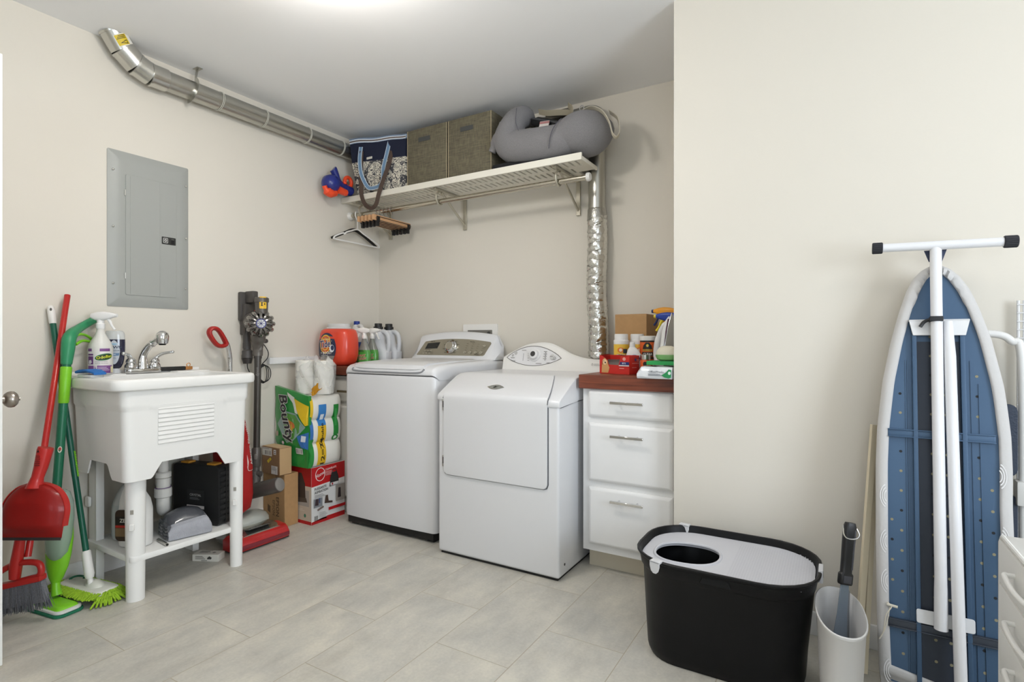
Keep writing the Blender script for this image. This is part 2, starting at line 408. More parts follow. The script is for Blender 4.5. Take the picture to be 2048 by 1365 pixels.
# two flush ceiling lamps, above the frame
def lamp(name, x, y, lab, power):
    t = thing(name, lab, 'ceiling lamp', (x, y, CEIL))
    b = B(STEEL); b.lathe([(.016, -.16), (.016, -.03), (.05, -.022), (.065, -.012), (.065, 0)], 40); obj('lamp_base', b, t)
    b = B(mat('#fffaf4', .4, emit=power)); b.lathe([(.02, -.222), (.08, -.215), (.125, -.196), (.148, -.168), (.148, -.140), (.125, -.112), (.08, -.094), (.03, -.088)], 40); obj('lamp_shade', b, t)
lamp('ceiling_lamp', *LAMP1, 'semi-flush glass bowl ceiling lamp between sink and washer', LAMP_STRENGTH[0])
lamp('ceiling_lamp', *LAMP2, 'semi-flush glass bowl ceiling lamp near the drawer cart', LAMP_STRENGTH[1])
# ================================================================ electrical panel
GREY = mat('#9fa19c', .42); t = thing('electrical_panel', 'grey metal electrical breaker panel on the left wall', 'electrical panel', (XL, 1.408, 1.25))
b = B(GREY)
rings = [[(XL+x, y, z) for y, z in rrect(1.222+i, 1.595-i, 1.251+i, 1.999-i, .006, 2)] for x, i in ((0, 0), (.004, 0), (.016, .03), (.017, .05), (.0165, .06))]
b.loft(rings, True); obj('panel_frame', b, t, world=True, sharp=20)
b = B(GREY); M = frame((XL+.015, 0, 0), (0, 1, 0), (0, 0, 1))
b.prism(rrect(1.293, 1.528, 1.308, 1.89, .008, 3), .005, M, bev=.0012, seg=1)
for y in (1.312, 1.446): b.box(XL+.0195, XL+.0212, y, y+.003, 1.315, 1.883, .0007, 1)
d = obj('panel_door', b, t, world=True)
b = B(mat('#989a95', .4)); b.prism(rrect(1.2915, 1.5295, 1.3065, 1.8915, .009, 3), .0008, frame((XL+.0158, 0, 0), (0, 1, 0), (0, 0, 1)))
pr = Print(plane((XL+.0203, 1.489, 1.597), (0, 1, 0), (0, 0, 1)))
pr.poly(rrect(-.034, .034, -.019, .019, .003, 2), '#2c2c2a').poly(rrect(-.027, -.004, -.012, .013, .003, 2), '#d5d5d0').poly(rrect(-.025, -.006, -.010, .011, .002, 2), '#4b4b48')
pr.ell(-.0155, .001, .006, .007, '#cfcfca').ell(-.0155, .001, .003, .0035, '#444').rect(.011, .026, -.013, .006, '#0c0c0c').rect(.012, .025, .007, .012, '#55544f')
lt = obj('latch', pr, d, 'black door latch with emblem', world=True)
for z in (1.40, 1.80):
    b = B(STEEL); b.cyl((XL+.02, 1.291, z-.014), (XL+.02, 1.291, z+.014), .003, n=8); obj('hinge', b, t, world=True)
for y, z in ((1.242, 1.9), (1.242, 1.63), (1.242, 1.36), (1.578, 1.9), (1.578, 1.625), (1.576, 1.36)):
    b = B(STEEL); b.ball((XL+.016, y, z), .003, .005, .005, 10); obj('screw', b, t, world=True)
# ================================================================ exhaust duct
t = thing('exhaust_duct', 'silver metal dryer exhaust duct along ceiling and down the back wall', 'duct', (XL+.07, 1.3, 2.39))
DX, DZ, DY = XL+.068, 2.392, 2.932
b = B(GALV)
b.tube([(DX, 1.40, DZ), (DX, DY-.06, DZ)], .049, 28); b.tube(cat([(DX, DY-.1, DZ), (DX+.02, DY-.02, DZ), (DX+.1, DY, DZ)], 5), .049, 24); obj('horizontal_pipe', b, t, world=True)
b = B(GALV); b.tube([(DX+.1, DY, DZ), (-1.30, DY, DZ)], .049, 28); obj('rear_pipe', b, t, world=True)
b = B(mat('#c9c8c2', .25, 1, bump=.05, bscale=40))
a0 = [(DX, 1.445, DZ), (DX, 1.375, DZ), (DX, 1.315, DZ+.022), (DX, 1.26, DZ+.068), (DX, 1.215, DZ+.135)]
for i in range(4):
    p, q = V(a0[i]), V(a0[i+1]); d = (q-p).normalized()
    b.tube([p-d*.004, p, q, q+d*.006], [.0545, .0545, .0545, .0555], 28)
    b.tube([q-d*.004, q+d*.004], .0575, 28)
obj('elbow', b, t, 'segmented metal elbow rising into the ceiling', world=True)
# warning sticker on the elbow
p, q = V(a0[3]), V(a0[4]); d = (q-p).normalized(); sd = V((1, 0, 0)); nn = sd.cross(d)
def fn(u, v, h, p=(p*.62+q*.38), d=d, nn=nn):
    a = u/.055+.1; r = .0562+h
    return p+d*v+(V((1, 0, 0))*cos(a)+nn*sin(a))*r
pr = Print(fn, fine=.008); pr.rect(-.036, .03, -.026, .026, '#dcdad2').rect(-.018, .03, -.022, .022, '#d8bd2c')
pr.poly([(-.012, -.02), (.02, -.012), (-.012, -.002)], '#3a3416').poly([(-.009, -.016), (.011, -.0115), (-.009, -.006)], '#d8bd2c').lines(-.014, .026, .017, .006, 3, .0025, '#3a3416')
obj('warning_label', pr, t, 'yellow and white warning sticker', world=True)
b = B(GALV); y = 1.575
b.tube([(DX+.06*cos(a), y+.012*sin(a*1.0), DZ+.06*sin(a)-.0) for a in [radians(q) for q in range(-100, 76, 12)]]+[(DX+.012, y+.02, DZ+.085), (DX+.02, y+.022, CEIL-.001)], .012, prof=[(.08, -1), (.08, 1), (-.08, 1), (-.08, -1)], up=(0, 1, 0), cap=True)
b.box(DX-.0, DX+.045, y+.008, y+.036, CEIL-.003, CEIL-.0005); obj('hanger_strap', b, t, 'perforated strap hanger', world=True)
for y in (1.72, 1.985, 2.29, 2.56):
    b = B(mat('#d5d3c8', .4))
    for k in range(2): b.tube([(DX+.0515*cos(a), y+k*.007+.004*sin(a), DZ+.0515*sin(a)) for a in [2*pi*i/24 for i in range(24)]], .0016, 5, closed=True)
    b.tube([(DX+.05, y, DZ+.01), (DX+.056, y-.004, DZ+.03), (DX+.05, y-.012, DZ+.055)], .001, 4); obj('wire_tie', b, t, world=True)
VX = -1.18; VY = 2.935
b = B(GALV); b.tube(cat([(-1.31, DY, DZ), (VX-.03, DY, DZ), (VX, DY, DZ-.03), (VX, VY, DZ-.12)], 6), .0525, 26)
b.tube([(VX, VY, DZ-.11), (VX, VY, 1.80)], .0495, 28); obj('vertical_pipe', b, t, world=True)
FOIL = mat('#d8d7d2', .22, 1, bump=1.0, bscale=45)
b = B(FOIL); pts, rs = [], []; rnd = random.Random(3); k = 150
for i in range(k+1):
    z = 1.79-.80*i/k
    pts.append((VX+.004*sin(i*.062)+.002*sin(i*.9)+.012*max(0, (i-54)/k), VY+.002*cos(i*.7), z)); rs.append(.0545+(.0022 if i % 2 else -.0012)+.0016*rnd.random())
b.tube(pts, rs, 40)
for v in b.bm.verts:
    n = noise.noise_vector(v.co*85)*.0042; v.co += V((n.x, n.y, n.z*.7))
obj('foil_hose', b, t, 'crinkled foil flexible hose', world=True, sharp=60)
b = B(mat('#b4b3ae', .3, 1, bump=.5, bscale=120)); b.tube([(VX, VY, 1.79+q) for q in (.055, .05, .0, -.012)], [.0512, .0535, .056, .058], 28); obj('foil_tape', b, t, world=True)
# washing machine outlet box set in the back wall
t = thing('outlet_box', 'white plumbing outlet box recessed in the back wall behind the washer', 'outlet box', (-2.03, YB, 1.06))
b = B(PLAST); M = frame((0, YB, 0), (1, 0, 0), (0, 0, 1))
b.prism(rrect(-2.165, -1.895, 1.0, 1.197, .006, 2), .012, M, holes=[rrect(-2.13, -1.93, 1.03, 1.155, .004, 2)][:0] or ()); 
obj('box_frame', b, t, world=True)
b = B(mat('#77746c', .6)); b.prism(rrect(-2.128, -1.932, 1.03, 1.158, .003, 2), .0126, M); obj('box_recess', b, t, 'dark recess of the box', world=True)
b = B(mat('#2b2b29', .5)); b.ball((-1.955, YB-.02, 1.138), .010, .010, .010, 10); b.cyl((-1.955, YB-.002, 1.138), (-1.955, YB-.02, 1.138), .005); obj('valve', b, t, world=True)
# ================================================================ top-loading washer
t = thing('washing_machine', 'white top-loading washer with grey control console, left of the dryer', 'washing machine', (-2.168, 2.27, 0))
x0, x1, yf, yb = -2.512, -1.826, 2.268, 2.95
def side_profile_loft(b, prof, x0, x1, r=.03, n=5, bow=0):
    """prof (y,z) closed outline; rounded ends in x; bow = front bulge"""
    rings = []
    cy = sum(p[0] for p in prof)/len(prof); cz = sum(p[1] for p in prof)/len(prof)
    xs = [x0+r*(1-cos(radians(90*i/n))) for i in range(n+1)]
    ins = [r*(1-sin(radians(90*i/n))) for i in range(n+1)]
    seq = list(zip(xs, ins))+[((x0*(6-i)+x1*i)/6, 0) for i in range(1, 6)]+[(x1-(x-x0), q) for x, q in zip(xs[::-1], ins[::-1])]
    zt = max(p[1] for p in prof); y_f = min(p[0] for p in prof)
    for x, q in seq:
        k = 1-((x-(x0+x1)/2)/((x1-x0)/2))**2; ring = []
        for (y, z) in prof:
            yy = y+q*(1 if y < cy else -.2)*(1 if y < cy-.1 else 0); zz = z-(q if z > zt-.12 else 0)*min(1, max(0, (z-zt+.12)/.06))
            if y < y_f+.12: yy -= bow*k
            ring.append((x, yy, zz))
        rings.append(ring)
    b.loft(rings)
b = B(ENAMEL)
side_profile_loft(b, [(yf+.003, .055), (yf, .07), (yf, .3), (yf, .6), (yf, .875), (yf+.002, .888), (yf+.004, .892), (yb, .892), (yb, .055)], x0, x1, .028, bow=.010)
obj('body', b, t, world=True)
b = B(mat('#141414', .5)); b.box(x0+.02, x1-.02, yf+.008, yb, .012, .058, .006); b.box(x0+.03, x0+.08, yf+.03, yf+.08, 0, .02); b.box(x1-.08, x1-.03, yf+.03, yf+.08, 0, .02); b.box(x0+.03, x0+.08, yb-.08, yb-.03, 0, .02); b.box(x1-.08, x1-.03, yb-.08, yb-.03, 0, .02)
obj('base', b, t, 'black plastic base', world=True)
b = B(ENAMEL)   # top deck with the rolled front
side_profile_loft(b, [(yf+.003, .897), (yf-.003, .903), (yf-.003, .915), (yf+.006, .932), (yf+.028, .945), (yf+.07, .953), (yf+.3, .962), (2.84, .968), (yb, .968), (yb, .897)], x0-.002, x1+.002, .03, bow=.010)
obj('top_deck', b, t, world=True)
b = B(ENAMEL)   # lid with lifted front lip
rings = []
for i in range(13):
    u = i/12; x = -2.43+u*.52; k = 1-(2*u-1)**2; e = min(1, min(u, 1-u)*9)
    pr_ = [(yf+.012-.014*e, .9205), (yf+.002-.014*e, .930), (yf+.008-.012*e, .953), (yf+.04, .966), (yf+.12, .9695), (2.52, .9745), (2.79, .976), (2.80, .966), (2.52, .958), (yf+.06, .945)]
    rings.append([(x, y, .945+(z-.945)*(.75+.25*e)) for y, z in pr_])
b.loft(rings); obj('lid', b, t, world=True)
b = B(mat('#8f9093', .5)); b.tube(cat([(-2.437, yf-.001, .93), (-2.43, yf-.008, .915), (-2.30, yf-.0125, .9105), (-2.17, yf-.0135, .9105), (-2.02, yf-.012, .9105), (-1.925, yf-.0085, .915), (-1.90, yf-.002, .932)], 5), .0045, 8); obj('recess_shade', b, t, 'grey painted shade of the finger recess', world=True)  # grey line paints the shade of the lid's finger recess
# console
b = B(ENAMEL)
def cons(x, q, k):
    zt = 1.118+.030*k-q
    return [(x, 2.845+q*.2, .965), (x, 2.86+q*.3, .985), (x, 2.905+q*.4, zt-.045), (x, 2.917+q*.5, zt-.012), (x, 2.935, zt), (x, yb+.012, zt-.002), (x, yb+.014, zt-.02), (x, yb+.012, .965)]
rings = []
for i in range(21):
    u = i/20; x = x0+.003+u*(x1-x0-.004); k = 1-(2*u-1)**2; d = min(u, 1-u)*(x1-x0)
    q = .06*(1-sqrt(max(0, 1-(1-min(1, d/.055))**2)))
    rings.append(cons(x, q, k))
b.loft(rings); con = obj('console', b, t, world=True)
def wf(u, v, h):   # console face; u along x from the left, v 0..1 up the face
    x = -2.475+u*.578; k = 1-(2*(x-x0)/(x1-x0)-1)**2; zt = 1.118+.030*k-.045
    p0, p1 = V((x, 2.86, .985)), V((x, 2.905, zt)); n = V((0, -(zt-.985), .045)).normalized()
    return p0+(p1-p0)*v+n*h
pr = Print(wf, rough=.35, fine=.035)
sh = .055
pan = [(.012+sh*.0, .06), (.99-.03, .03), (.985, .07), (1.035, .80), (1.02, .93)]+[(1.0-.9*i/8, .95+.02*sin(pi*i/8)) for i in range(9)]+[(.088, .90)]
pr.poly([(.02, .05), (.25, .045), (.5, .04), (.75, .04), (.955, .04), (.975, .10), (1.03, .86), (1.015, .95), (.75, .965), (.5, .97), (.28, .965), (.10, .95), (.085, .87), (.012, .10)], mat('#9b9585', .32, .6))
def sq(a): return a
pr.poly([(.115, .44), (.30, .44), (.325, .80), (.14, .80)], '#1d1d1b').lines(.15, .30, .74, -.07*-1, 5, .012, '#4b4a45')
pr.text('SAMSUNG', .21, .88, .085, '#26251f', .02, sx=.17)
for i in range(9):
    a = radians(-50+i*35); pr.rect(.50+.098*cos(a)-.018, .50+.098*cos(a)+.018, .50+.40*sin(a)-.012, .50+.40*sin(a)+.012, '#55523f')
for i in range(4):
    for j in range(4): pr.rect(.70+i*.075+j*.004, .725+i*.075+j*.004, .34+j*.12, .355+j*.12, '#5c5846')
    pr.ell(.705+i*.075, .22, .017, .06, '#b9b3a2').ell(.705+i*.075, .22, .011, .04, '#8f8978')
pr.rect(.755, .82, .80, .825, '#2c2a22').ell(.955, .64, .015, .055, '#cdc8ba').ell(.955, .64, .010, .036, '#98927f').lines(.13, .25, .33, .11, 2, .03, '#6d6858').lines(.85, .93, .09, .05, 1, .03, '#45412f')
for i in range(3): pr.ell(.14+.045*i, .28, .012, .04, '#aaa493').ell(.125+.045*i, .13, .012, .04, '#aaa493')
obj('control_panel', pr, con, 'taupe grey control panel with display and lettering', world=True)
b = B(CHROME); c0 = wf(.505, .5, 0); nrm = (wf(.505, .5, 1)-c0).normalized()
b.tube([c0, c0+nrm*.012, c0+nrm*.016, c0+nrm*.028, c0+nrm*.031], [.047, .045, .036, .033, .027], 30); b.use(mat('#a29c8c', .35, .5)); b.tube([c0+nrm*.0305, c0+nrm*.033], [.027, .026], 24)
obj('dial', b, con, 'chrome ringed dial', world=True)
# ================================================================ front-loading dryer
t = thing('dryer', 'white front-door dryer with an arched console, right of the washer', 'dryer', (-1.41, 2.2, 0))
x0, x1, yf, yb = -1.752, -1.066, 2.2, 2.862
b = B(ENAMEL); b.box(x0, x1, yf, yb, .012, .80, .014, 3)
for x in ():
    for y in (yf+.06, yb-.06): b.cyl((x, y, 0), (x, y, .02), .02, n=10)
for y, z in ((2.215, .03), (2.26, .055)): pass
obj('body', b, t, world=True)
b = B(mat('#2a2a2a', .5)); b.cyl((x1-.001, 2.258, .062), (x1+.0015, 2.258, .062), .006, n=12); obj('screw_hole', b, t, world=True)
b = B(mat('#1c1c1c', .6)); b.box(x0+.012, x1-.012, yf+.012, yb-.01, 0, .013); obj('base', b, t, 'dark base gap', world=True)
# sloped top: profile in y,z, two end caps and a middle
def dprof(E): return [(yf-.004, .785), (yf-.007, .792), (yf-.004, .806), (yf+.004, .818), (yf+.004+(E-.004)*.62, .872), (yf+E, .902), (yf+E+.03, .911), (yf+E+.075, .914), (2.79, .914), (yb, .914), (yb, .80), (yf+.20, .80), (yf+.19, .797), (yf+.03, .785)]
b = B(ENAMEL)
rings = []; half = [(-.006, .010, .165), (-.003, .003, .165), (.004, 0, .165), (.05, 0, .165)]
for x, q, E in [(x0+d, q, E) for d, q, E in half]+[(x1-d, q, E) for d, q, E in half[::-1]]:
    rings.append([(x, y+(q if y < yf+.05 else 0), z-(q*.8 if z > .81 else 0)) for y, z in dprof(E)])
b.loft(rings); obj('top', b, t, world=True)
# door wrapping from front to slope
dx0, dx1 = -1.712, -1.122
path = [(yf-.0075, .41), (yf-.0095, .425), (yf-.0095, .60), (yf-.0095, .785), (yf-.011, .80), (yf-.006, .818), (yf+.004, .828), (yf+.10, .881), (yf+.165, .911), (yf+.19, .917), (yf+.20, .9165)]
b = B(ENAMEL); rings = []
outer = path; inner = [(y+.012, z-.006) for y, z in path[::-1]]
def inset(z, side):      # rounded lower corners
    return .026*(1-sqrt(max(0, 1-(1-min(1, max(0, (z-.41))/.03))**2))) if z < .44 else 0
N_ = 10
t_ = newbm(); zs = [(yf-.0095, .41+.03*(1-cos(radians(90*i/6)))) for i in range(7)]
path = [(yf-.0085, .41)]+zs[1:]+[(yf-.0095, .60), (yf-.0095, .785), (yf-.0105, .80), (yf-.006, .818), (yf+.004, .829), (yf+.055, .857), (yf+.10, .8815), (yf+.150, .9055), (yf+.170, .9135), (yf+.19, .9175), (yf+.20, .9175)]
rings = []
def dtap(y): return .052*min(1, max(0, (y-yf)/.165))**1.25
for y, z in path:
    q = inset(z, 0); q2 = .010*max(0, (y-(yf+.16))/.04)
    a, c = dx0+q+q2, dx1-q-q2*1.6-dtap(y)
    rings.append([(a+.004, y+.004, z-.002), (a, y+.012, z-.006), (a+.0005, y+.001, z), (a+.006, y, z), ((a+c)/2, y-.0015, z+.0005), (c-.006, y, z), (c-.0005, y+.001, z), (c, y+.012, z-.006), (c-.004, y+.004+.02, z-.002), (a+.004, y+.024, z-.002)][1:])
b.loft(rings); dr = obj('door', b, t, world=True)
b = B(mat('#55565a', .5)); b.tube([(dx0+.02, yf-.001, .4075)]+[(dx1-.02, yf-.001, .4075)]+[(dx1-.005, yf-.001, .413), (dx1+.0022, yf-.001, .43), (dx1+.0022, yf-.001, .782)], .0022, 6); b.tube([(dx0+.02, yf-.001, .4075), (dx0+.005, yf-.001, .413), (dx0-.002, yf-.001, .43), (dx0-.002, yf-.001, .782)], .0018, 6)
b.tube([(dx1+.002, yf-.010, .795), (dx1+.002, yf-.004, .812)]+[(dx1+.002-dtap(yf+v), yf+v, z) for v, z in ((.006, .8215), (.05, .847), (.10, .8745), (.145, .8965), (.165, .9045))]+[(dx1-.062, yf+.19, .9125), (dx1-.075, yf+.204, .9145), (dx0+.014, yf+.204, .9145), (dx0+.003, yf+.19, .9125), (dx0-.002, yf+.165, .9045), (dx0-.002, yf+.10, .8745), (dx0-.002, yf+.006, .8215), (dx0-.002, yf-.010, .795)], .0018, 6)
b.tube([(x1+.0065, yf+.0, .7835), (x1+.0065, yf+.03, .785), (x1+.004, yf+.19, .797), (x1+.004, yb, .80)], .0014, 5)
obj('seam', b, t, 'dark gap around the door', world=True)
for z in (.475, .76):
    b = B(STEEL); b.box(dx0-.010, dx0+.002, yf-.0065, yf, z-.028, z+.028, .002); b.use('#444'); b.box(dx0-.006, dx0-.001, yf-.008, yf-.004, z-.012, z+.02, .001); obj('hinge', b, t, world=True)
def df(u, v, h): # badge on the slope
    p0 = V((-1.435, yf+.052, .8560)); d = V((0, .096, .053)).normalized(); n = V((0, -d.z, d.y)); return p0+V((1, 0, 0))*u+d*v+n*(h+.0012)
b = B(CHROME); M = frame(df(0, 0, -.001), (1, 0, 0), (0, .096, .053)); b.prism([(-.05, 0)]+[(-.05+.1*i/10, .021*sin(pi*i/10)) for i in range(1, 10)]+[(.05, 0)]+[(.05-.1*i/10, -.021*sin(pi*i/10)) for i in range(1, 10)], .004, M, bev=.0012, seg=1)
obj('badge', b, dr, 'almond shaped chrome badge', world=True)
pr = Print(lambda u, v, h: df(u, v, h+.0025), rough=.3); pr.poly([(-.042, 0), (-.02, .013), (0, .0165), (.02, .013), (.042, 0), (.02, -.013), (0, -.0165), (-.02, -.013)], '#8b8c86').poly([(-.014, -.008), (-.004, .010), (.004, .002), (.016, .009), (.008, -.002), (0, -.01)], '#2c2b28')
obj('emblem', pr, dr, 'dark mark on the badge', world=True)
# arched console
top = cat([(-1.758, .99, 0), (-1.70, 1.02, 0), (-1.61, 1.060, 0), (-1.515, 1.076, 0), (-1.44, 1.072, 0), (-1.368, 1.044, 0), (-1.297, 1.010, 0), (-1.21, .987, 0), (-1.12, .981, 0), (-1.072, .978, 0)], 4)
b = B(mat('#e9e7e2', .35, coat=.2)); rings = []
for p in top:
    x, z = p.x, p.y; rings.append([(x, 2.812, .913), (x, 2.822, .93), (x, 2.842+(z-.98)*.12, z-.014), (x, 2.85+(z-.98)*.12, z-.003), (x, 2.858+(z-.98)*.08, z), (x, 2.868, z-.002), (x, 2.868, .913)])
rings = [[(x-.012*((z-.913)/.077-1), y, z) for x, y, z in rings[0]]]+rings[1:]
b.loft(rings); con = obj('console', b, t, world=True)
def ztop(x):
    for p, q in zip(top, top[1:]):
        if p.x <= x <= q.x: return p.y+(q.y-p.y)*(x-p.x)/(q.x-p.x)
    return .99
def dc(u, v, h):  # console face (x, z) coordinates
    zt = ztop(u); return V((u, 2.822+(v-.93)/(zt-.944)*(.020+(zt-.98)*.12)-h, v))
lens = [(-1.733+.376*i/16, .985+.0715*sin(pi*i/16)**.8) for i in range(17)]+[(-1.357-.376*i/16, .985-.048*sin(pi*i/16)**.8) for i in range(1, 16)]
cx, cz = -1.545, .99
pr = Print(dc, rough=.35, fine=.02); pr.poly(lens, '#6d6a66').poly([(cx+(x-cx)*.965, cz+(z-cz)*.935) for x, z in lens], '#e3e2e2')
def clip(u): return u
for x, z, r in ((-1.668, 1.012, .012), (-1.688, .998, .009)): pr.ell(x, z, r, r, '#cbcac8').ring(x, z, r*.6, r*.6, .0018, '#85837f')
for i in range(8): pr.rect(-1.612, -1.609, .968+i*.0055, .9715+i*.0055, '#4e4c49')
pr.lines(-1.70, -1.66, .982, .006, 1, .003, '#77736f').lines(-1.625, -1.585, 1.028, .006, 1, .003, '#77736f').lines(-1.52, -1.47, .951, .006, 1, .003, '#77736f').lines(-1.45, -1.41, .956, .006, 1, .003, '#77736f')
for i in range(4): pr.lines(-1.475, -1.445, 1.022-i*.014, .005, 1, .0025, '#77736f').ell(-1.461, 1.016-i*.014, .0025, .0028, '#5b5955')
for i in range(4): pr.rect(-1.578, -1.565, 1.008-i*.013, 1.0105-i*.013, '#77736f')
pr.ell(-1.415, .992, .016, .016, '#cfcecb').ring(-1.40, .985, .009, .009, .002, '#8f8d88').lines(-1.43, -1.405, .994, .006, 1, .003, '#77736f')
pr.text('Maytag', -1.678, .967, .012, '#6e6b67').ring(-1.165, .955, .005, .006, .0017, '#7d7b76').lines(-1.155, -1.115, .956, .006, 2, .0022, '#a5a39d')
obj('control_panel', pr, con, 'lens shaped white control panel with grey outline', world=True)
b = B(mat('#e4e3e2', .3)); c0 = dc(-1.535, 1.003, 0); c1 = dc(-1.535, 1.003, 1)-c0; n = V((0, -1, .27)).normalized()
b.tube([c0, c0+n*.006, c0+n*.010, c0+n*.024, c0+n*.027], [.040, .040, .031, .028, .022], 32); b.use('#3b3a38'); b.tube([c0+n*.0265, c0+n*.0285], [.0165, .015], 20)
obj('dial', b, con, 'white dial with dark centre', world=True)
# ================================================================ right base cabinet
CABW = mat('#e6e5e3', .38)
t = thing('base_cabinet', 'white three-drawer base cabinet right of the dryer', 'cabinet', (-.805, 2.39, 0))
b = B(CABW); b.box(-1.030, -.588, 2.388, 2.99, .10, .862, .0015); obj('carcass', b, t, world=True)
b = B(mat('#cfc6b2', .6)); b.box(-1.028, -.588, 2.462, 2.475, 0, .10); obj('toe_kick', b, t, 'cream recessed toe kick', world=True)
for z0, z1, zh in ((.731, .856, .8045), (.431, .702, .652), (.135, .403, .356)):
    b = B(CABW); M = frame((0, 2.388, 0), (1, 0, 0), (0, 0, 1))
    rings = [[(x, y, z) for x, z in rrect(-.998+i, -.606-i, z0+i, z1-i, .003, 2)] for y, i in ((2.3885, 0), (2.379, 0), (2.3735, .006), (2.370, .012), (2.3695, .016))]
    b.loft(rings); d = obj('drawer', b, t, world=True, sharp=25)
    b = B(CHROME); b.box(-.878, -.726, 2.332, 2.341, zh-.006, zh+.006, .001, 1)
    for x in (-.845, -.76): b.cyl((x, 2.341, zh), (x, 2.3695, zh), .0045, n=10)
    obj('handle', b, d, 'chrome bar handle', world=True)
CWOOD = wood_mat('#5e2f22', '#83452f', (2, 30, 30), .38)
b = B(CWOOD); b.box(-1.042, XW-.006, 2.362, 2.985, .862, .927, .003); o = obj('countertop', b)
tag(origin(o, (-.81, 2.67, .862)), 'red-brown wood countertop on the white drawer cabinet right of the dryer', 'countertop')
# left cabinet and counter in the corner
t = thing('base_cabinet', 'white corner cabinet mostly hidden left of the washer', 'cabinet', (-2.73, 2.42, 0))
b = B(mat('#d9d5cc', .45)); b.box(-2.952, -2.522, 2.42, 2.99, 0, .862, .002); obj('carcass', b, t, world=True)
b = B(mat('#dedad1', .42)); M = None
rings = [[(x, y, z) for x, z in rrect(-2.93+i, -2.54-i, .70+i, .845-i, .003, 2)] for y, i in ((2.4205, 0), (2.411, 0), (2.405, .006), (2.402, .012), (2.4015, .016))]
b.loft(rings); d = obj('drawer', b, t, world=True, sharp=25)
b = B(mat('#8d8069', .35, .9)); b.box(-2.70, -2.585, 2.372, 2.38, .762, .776, .001, 1)
for x in (-2.68, -2.605): b.cyl((x, 2.38, .769), (x, 2.402, .769), .0045, n=8)
obj('handle', b, d, 'brushed bar handle', world=True)
b = B(mat('#dedad1', .42))
rings = [[(x, y, z) for x, z in rrect(-2.93+i, -2.54-i, .10+i, .675-i, .003, 2)] for y, i in ((2.4205, 0), (2.411, 0), (2.405, .006), (2.402, .012), (2.4015, .016))]
b.loft(rings); obj('door', b, t, world=True, sharp=25)
b = B(wood_mat('#55281b', '#723a27', (2, 30, 30), .4)); b.box(-2.953, -2.52, 2.37, 2.99, .872, .927, .003); o = obj('countertop', b)
tag(origin(o, (-2.73, 2.68, .872)), 'dark red wood countertop in the corner left of the washer', 'countertop')
b = None
# ================================================================ slotted shelf with hanging rod
t = thing('closet_shelf', 'cream slotted wall shelf with hanging rod and brackets on the back wall', 'shelf', (-2.05, 2.99, 2.04))
SHM = mat('#e9e4d6', .5); Z0, Z1 = 2.044, 2.076
b = B(SHM); holes = []
n = 44; x = -2.90
while x < -1.19:
    for y0, y1 in ((2.672, 2.752), (2.788, 2.868)):
        if not (x > -1.26 and y1 > 2.84): holes.append([(x, y0), (x+.013, y0), (x+.013, y1), (x, y1)])
    x += .0385
outl = [(XL+.003, 2.640), (-1.148, 2.640), (-1.148, 2.858), (-1.262, 2.858), (-1.262, 2.985), (XL+.003, 2.985)]
b.prism(outl, .012, Matrix.Translation((0, 0, Z0+.006)), holes=holes)
b.box(XL+.003, -1.146, 2.632, 2.645, Z0-.004, Z1+.002, .002); b.box(-1.156, -1.146, 2.64, 2.858, Z0-.002, Z0+.018, .002)
obj('shelf_board', b, t, world=True)
for x in (-2.83, -2.153, -1.32):
    b = B(mat('#c2bdae', .35, .8))
    b.box(x-.013, x+.013, 2.984, 2.998, 1.835, 2.043, .001, 1)
    b.box(x-.011, x+.011, 2.66, 2.99, 2.032, 2.0435, .001, 1)
    b.tube([(x, 2.985, 1.865), (x, 2.735, 2.03)], .0075, 8)
    b.tube(cat([(x, 2.72, 2.033), (x, 2.685, 2.005), (x, 2.692, 1.962), (x, 2.718, 1.946), (x, 2.742, 1.958)], 4), .006, 8)
    obj('bracket', b, t, world=True)
b = B(mat('#c6c0b2', .22, 1)); b.cyl((XL+.02, 2.718, 1.968), (-1.142, 2.718, 1.968), .0155, n=18); rod = obj('hanging_rod', b, t, world=True)
b = B(PLAST); b.tube([(-1.150, 2.718, 1.968), (-1.136, 2.718, 1.968), (-1.130, 2.718, 1.968)], [.023, .023, .019], 20); b.tube([(XL+.002, 2.718, 1.968), (XL+.012, 2.718, 1.968), (XL+.024, 2.718, 1.968)], [.03, .026, .020], 20); obj('end_cap', b, rod, 'white plastic end cap', world=True)
# ================================================================ utility sink
t = thing('utility_sink', 'white plastic freestanding utility sink with chrome faucet', 'sink', (-2.69, 1.33, 0))
sx0, sx1, sy0, sy1 = -2.935, -2.435, 1.035, 1.655
SINK = mat('#eae9e5', .42)
def rr3(x0, x1, y0, y1, r, z, n=5): return [(x, y, z) for x, y in rrect(x0, x1, y0, y1, r, n)]
b = B(SINK)   # rim slab around the bowl, deck at the back
def ringz(i, z, r=.05): return rr3(sx0+i*.3, sx1-i, sy0+i, sy1-i, r, z)
bx0, bx1, by0, by1 = sx0+.125, sx1-.035, sy0+.045, sy1-.045
rings = [ringz(.012, .880), ringz(.002, .886), ringz(0, .895), ringz(0, .916), ringz(.003, .925), ringz(.008, .929),
         rr3(bx0-.008, bx1+.012, by0-.008, by1+.008, .05, .929), rr3(bx0-.002, bx1+.004, by0-.002, by1+.002, .05, .925), rr3(bx0, bx1, by0, by1, .05, .91),
         rr3(bx0+.02, bx1-.02, by0+.02, by1-.02, .06, .70), rr3(bx0+.04, bx1-.04, by0+.04, by1-.04, .06, .60)]
b.loft(rings, cap=False)
t2 = newbm(); t2.faces.new([t2.verts.new(p) for p in rings[-1]]); b.add(t2)
b.box(sx0, sx0+.016, sy0+.02, sy1-.02, .92, .948, .004)   # low backsplash
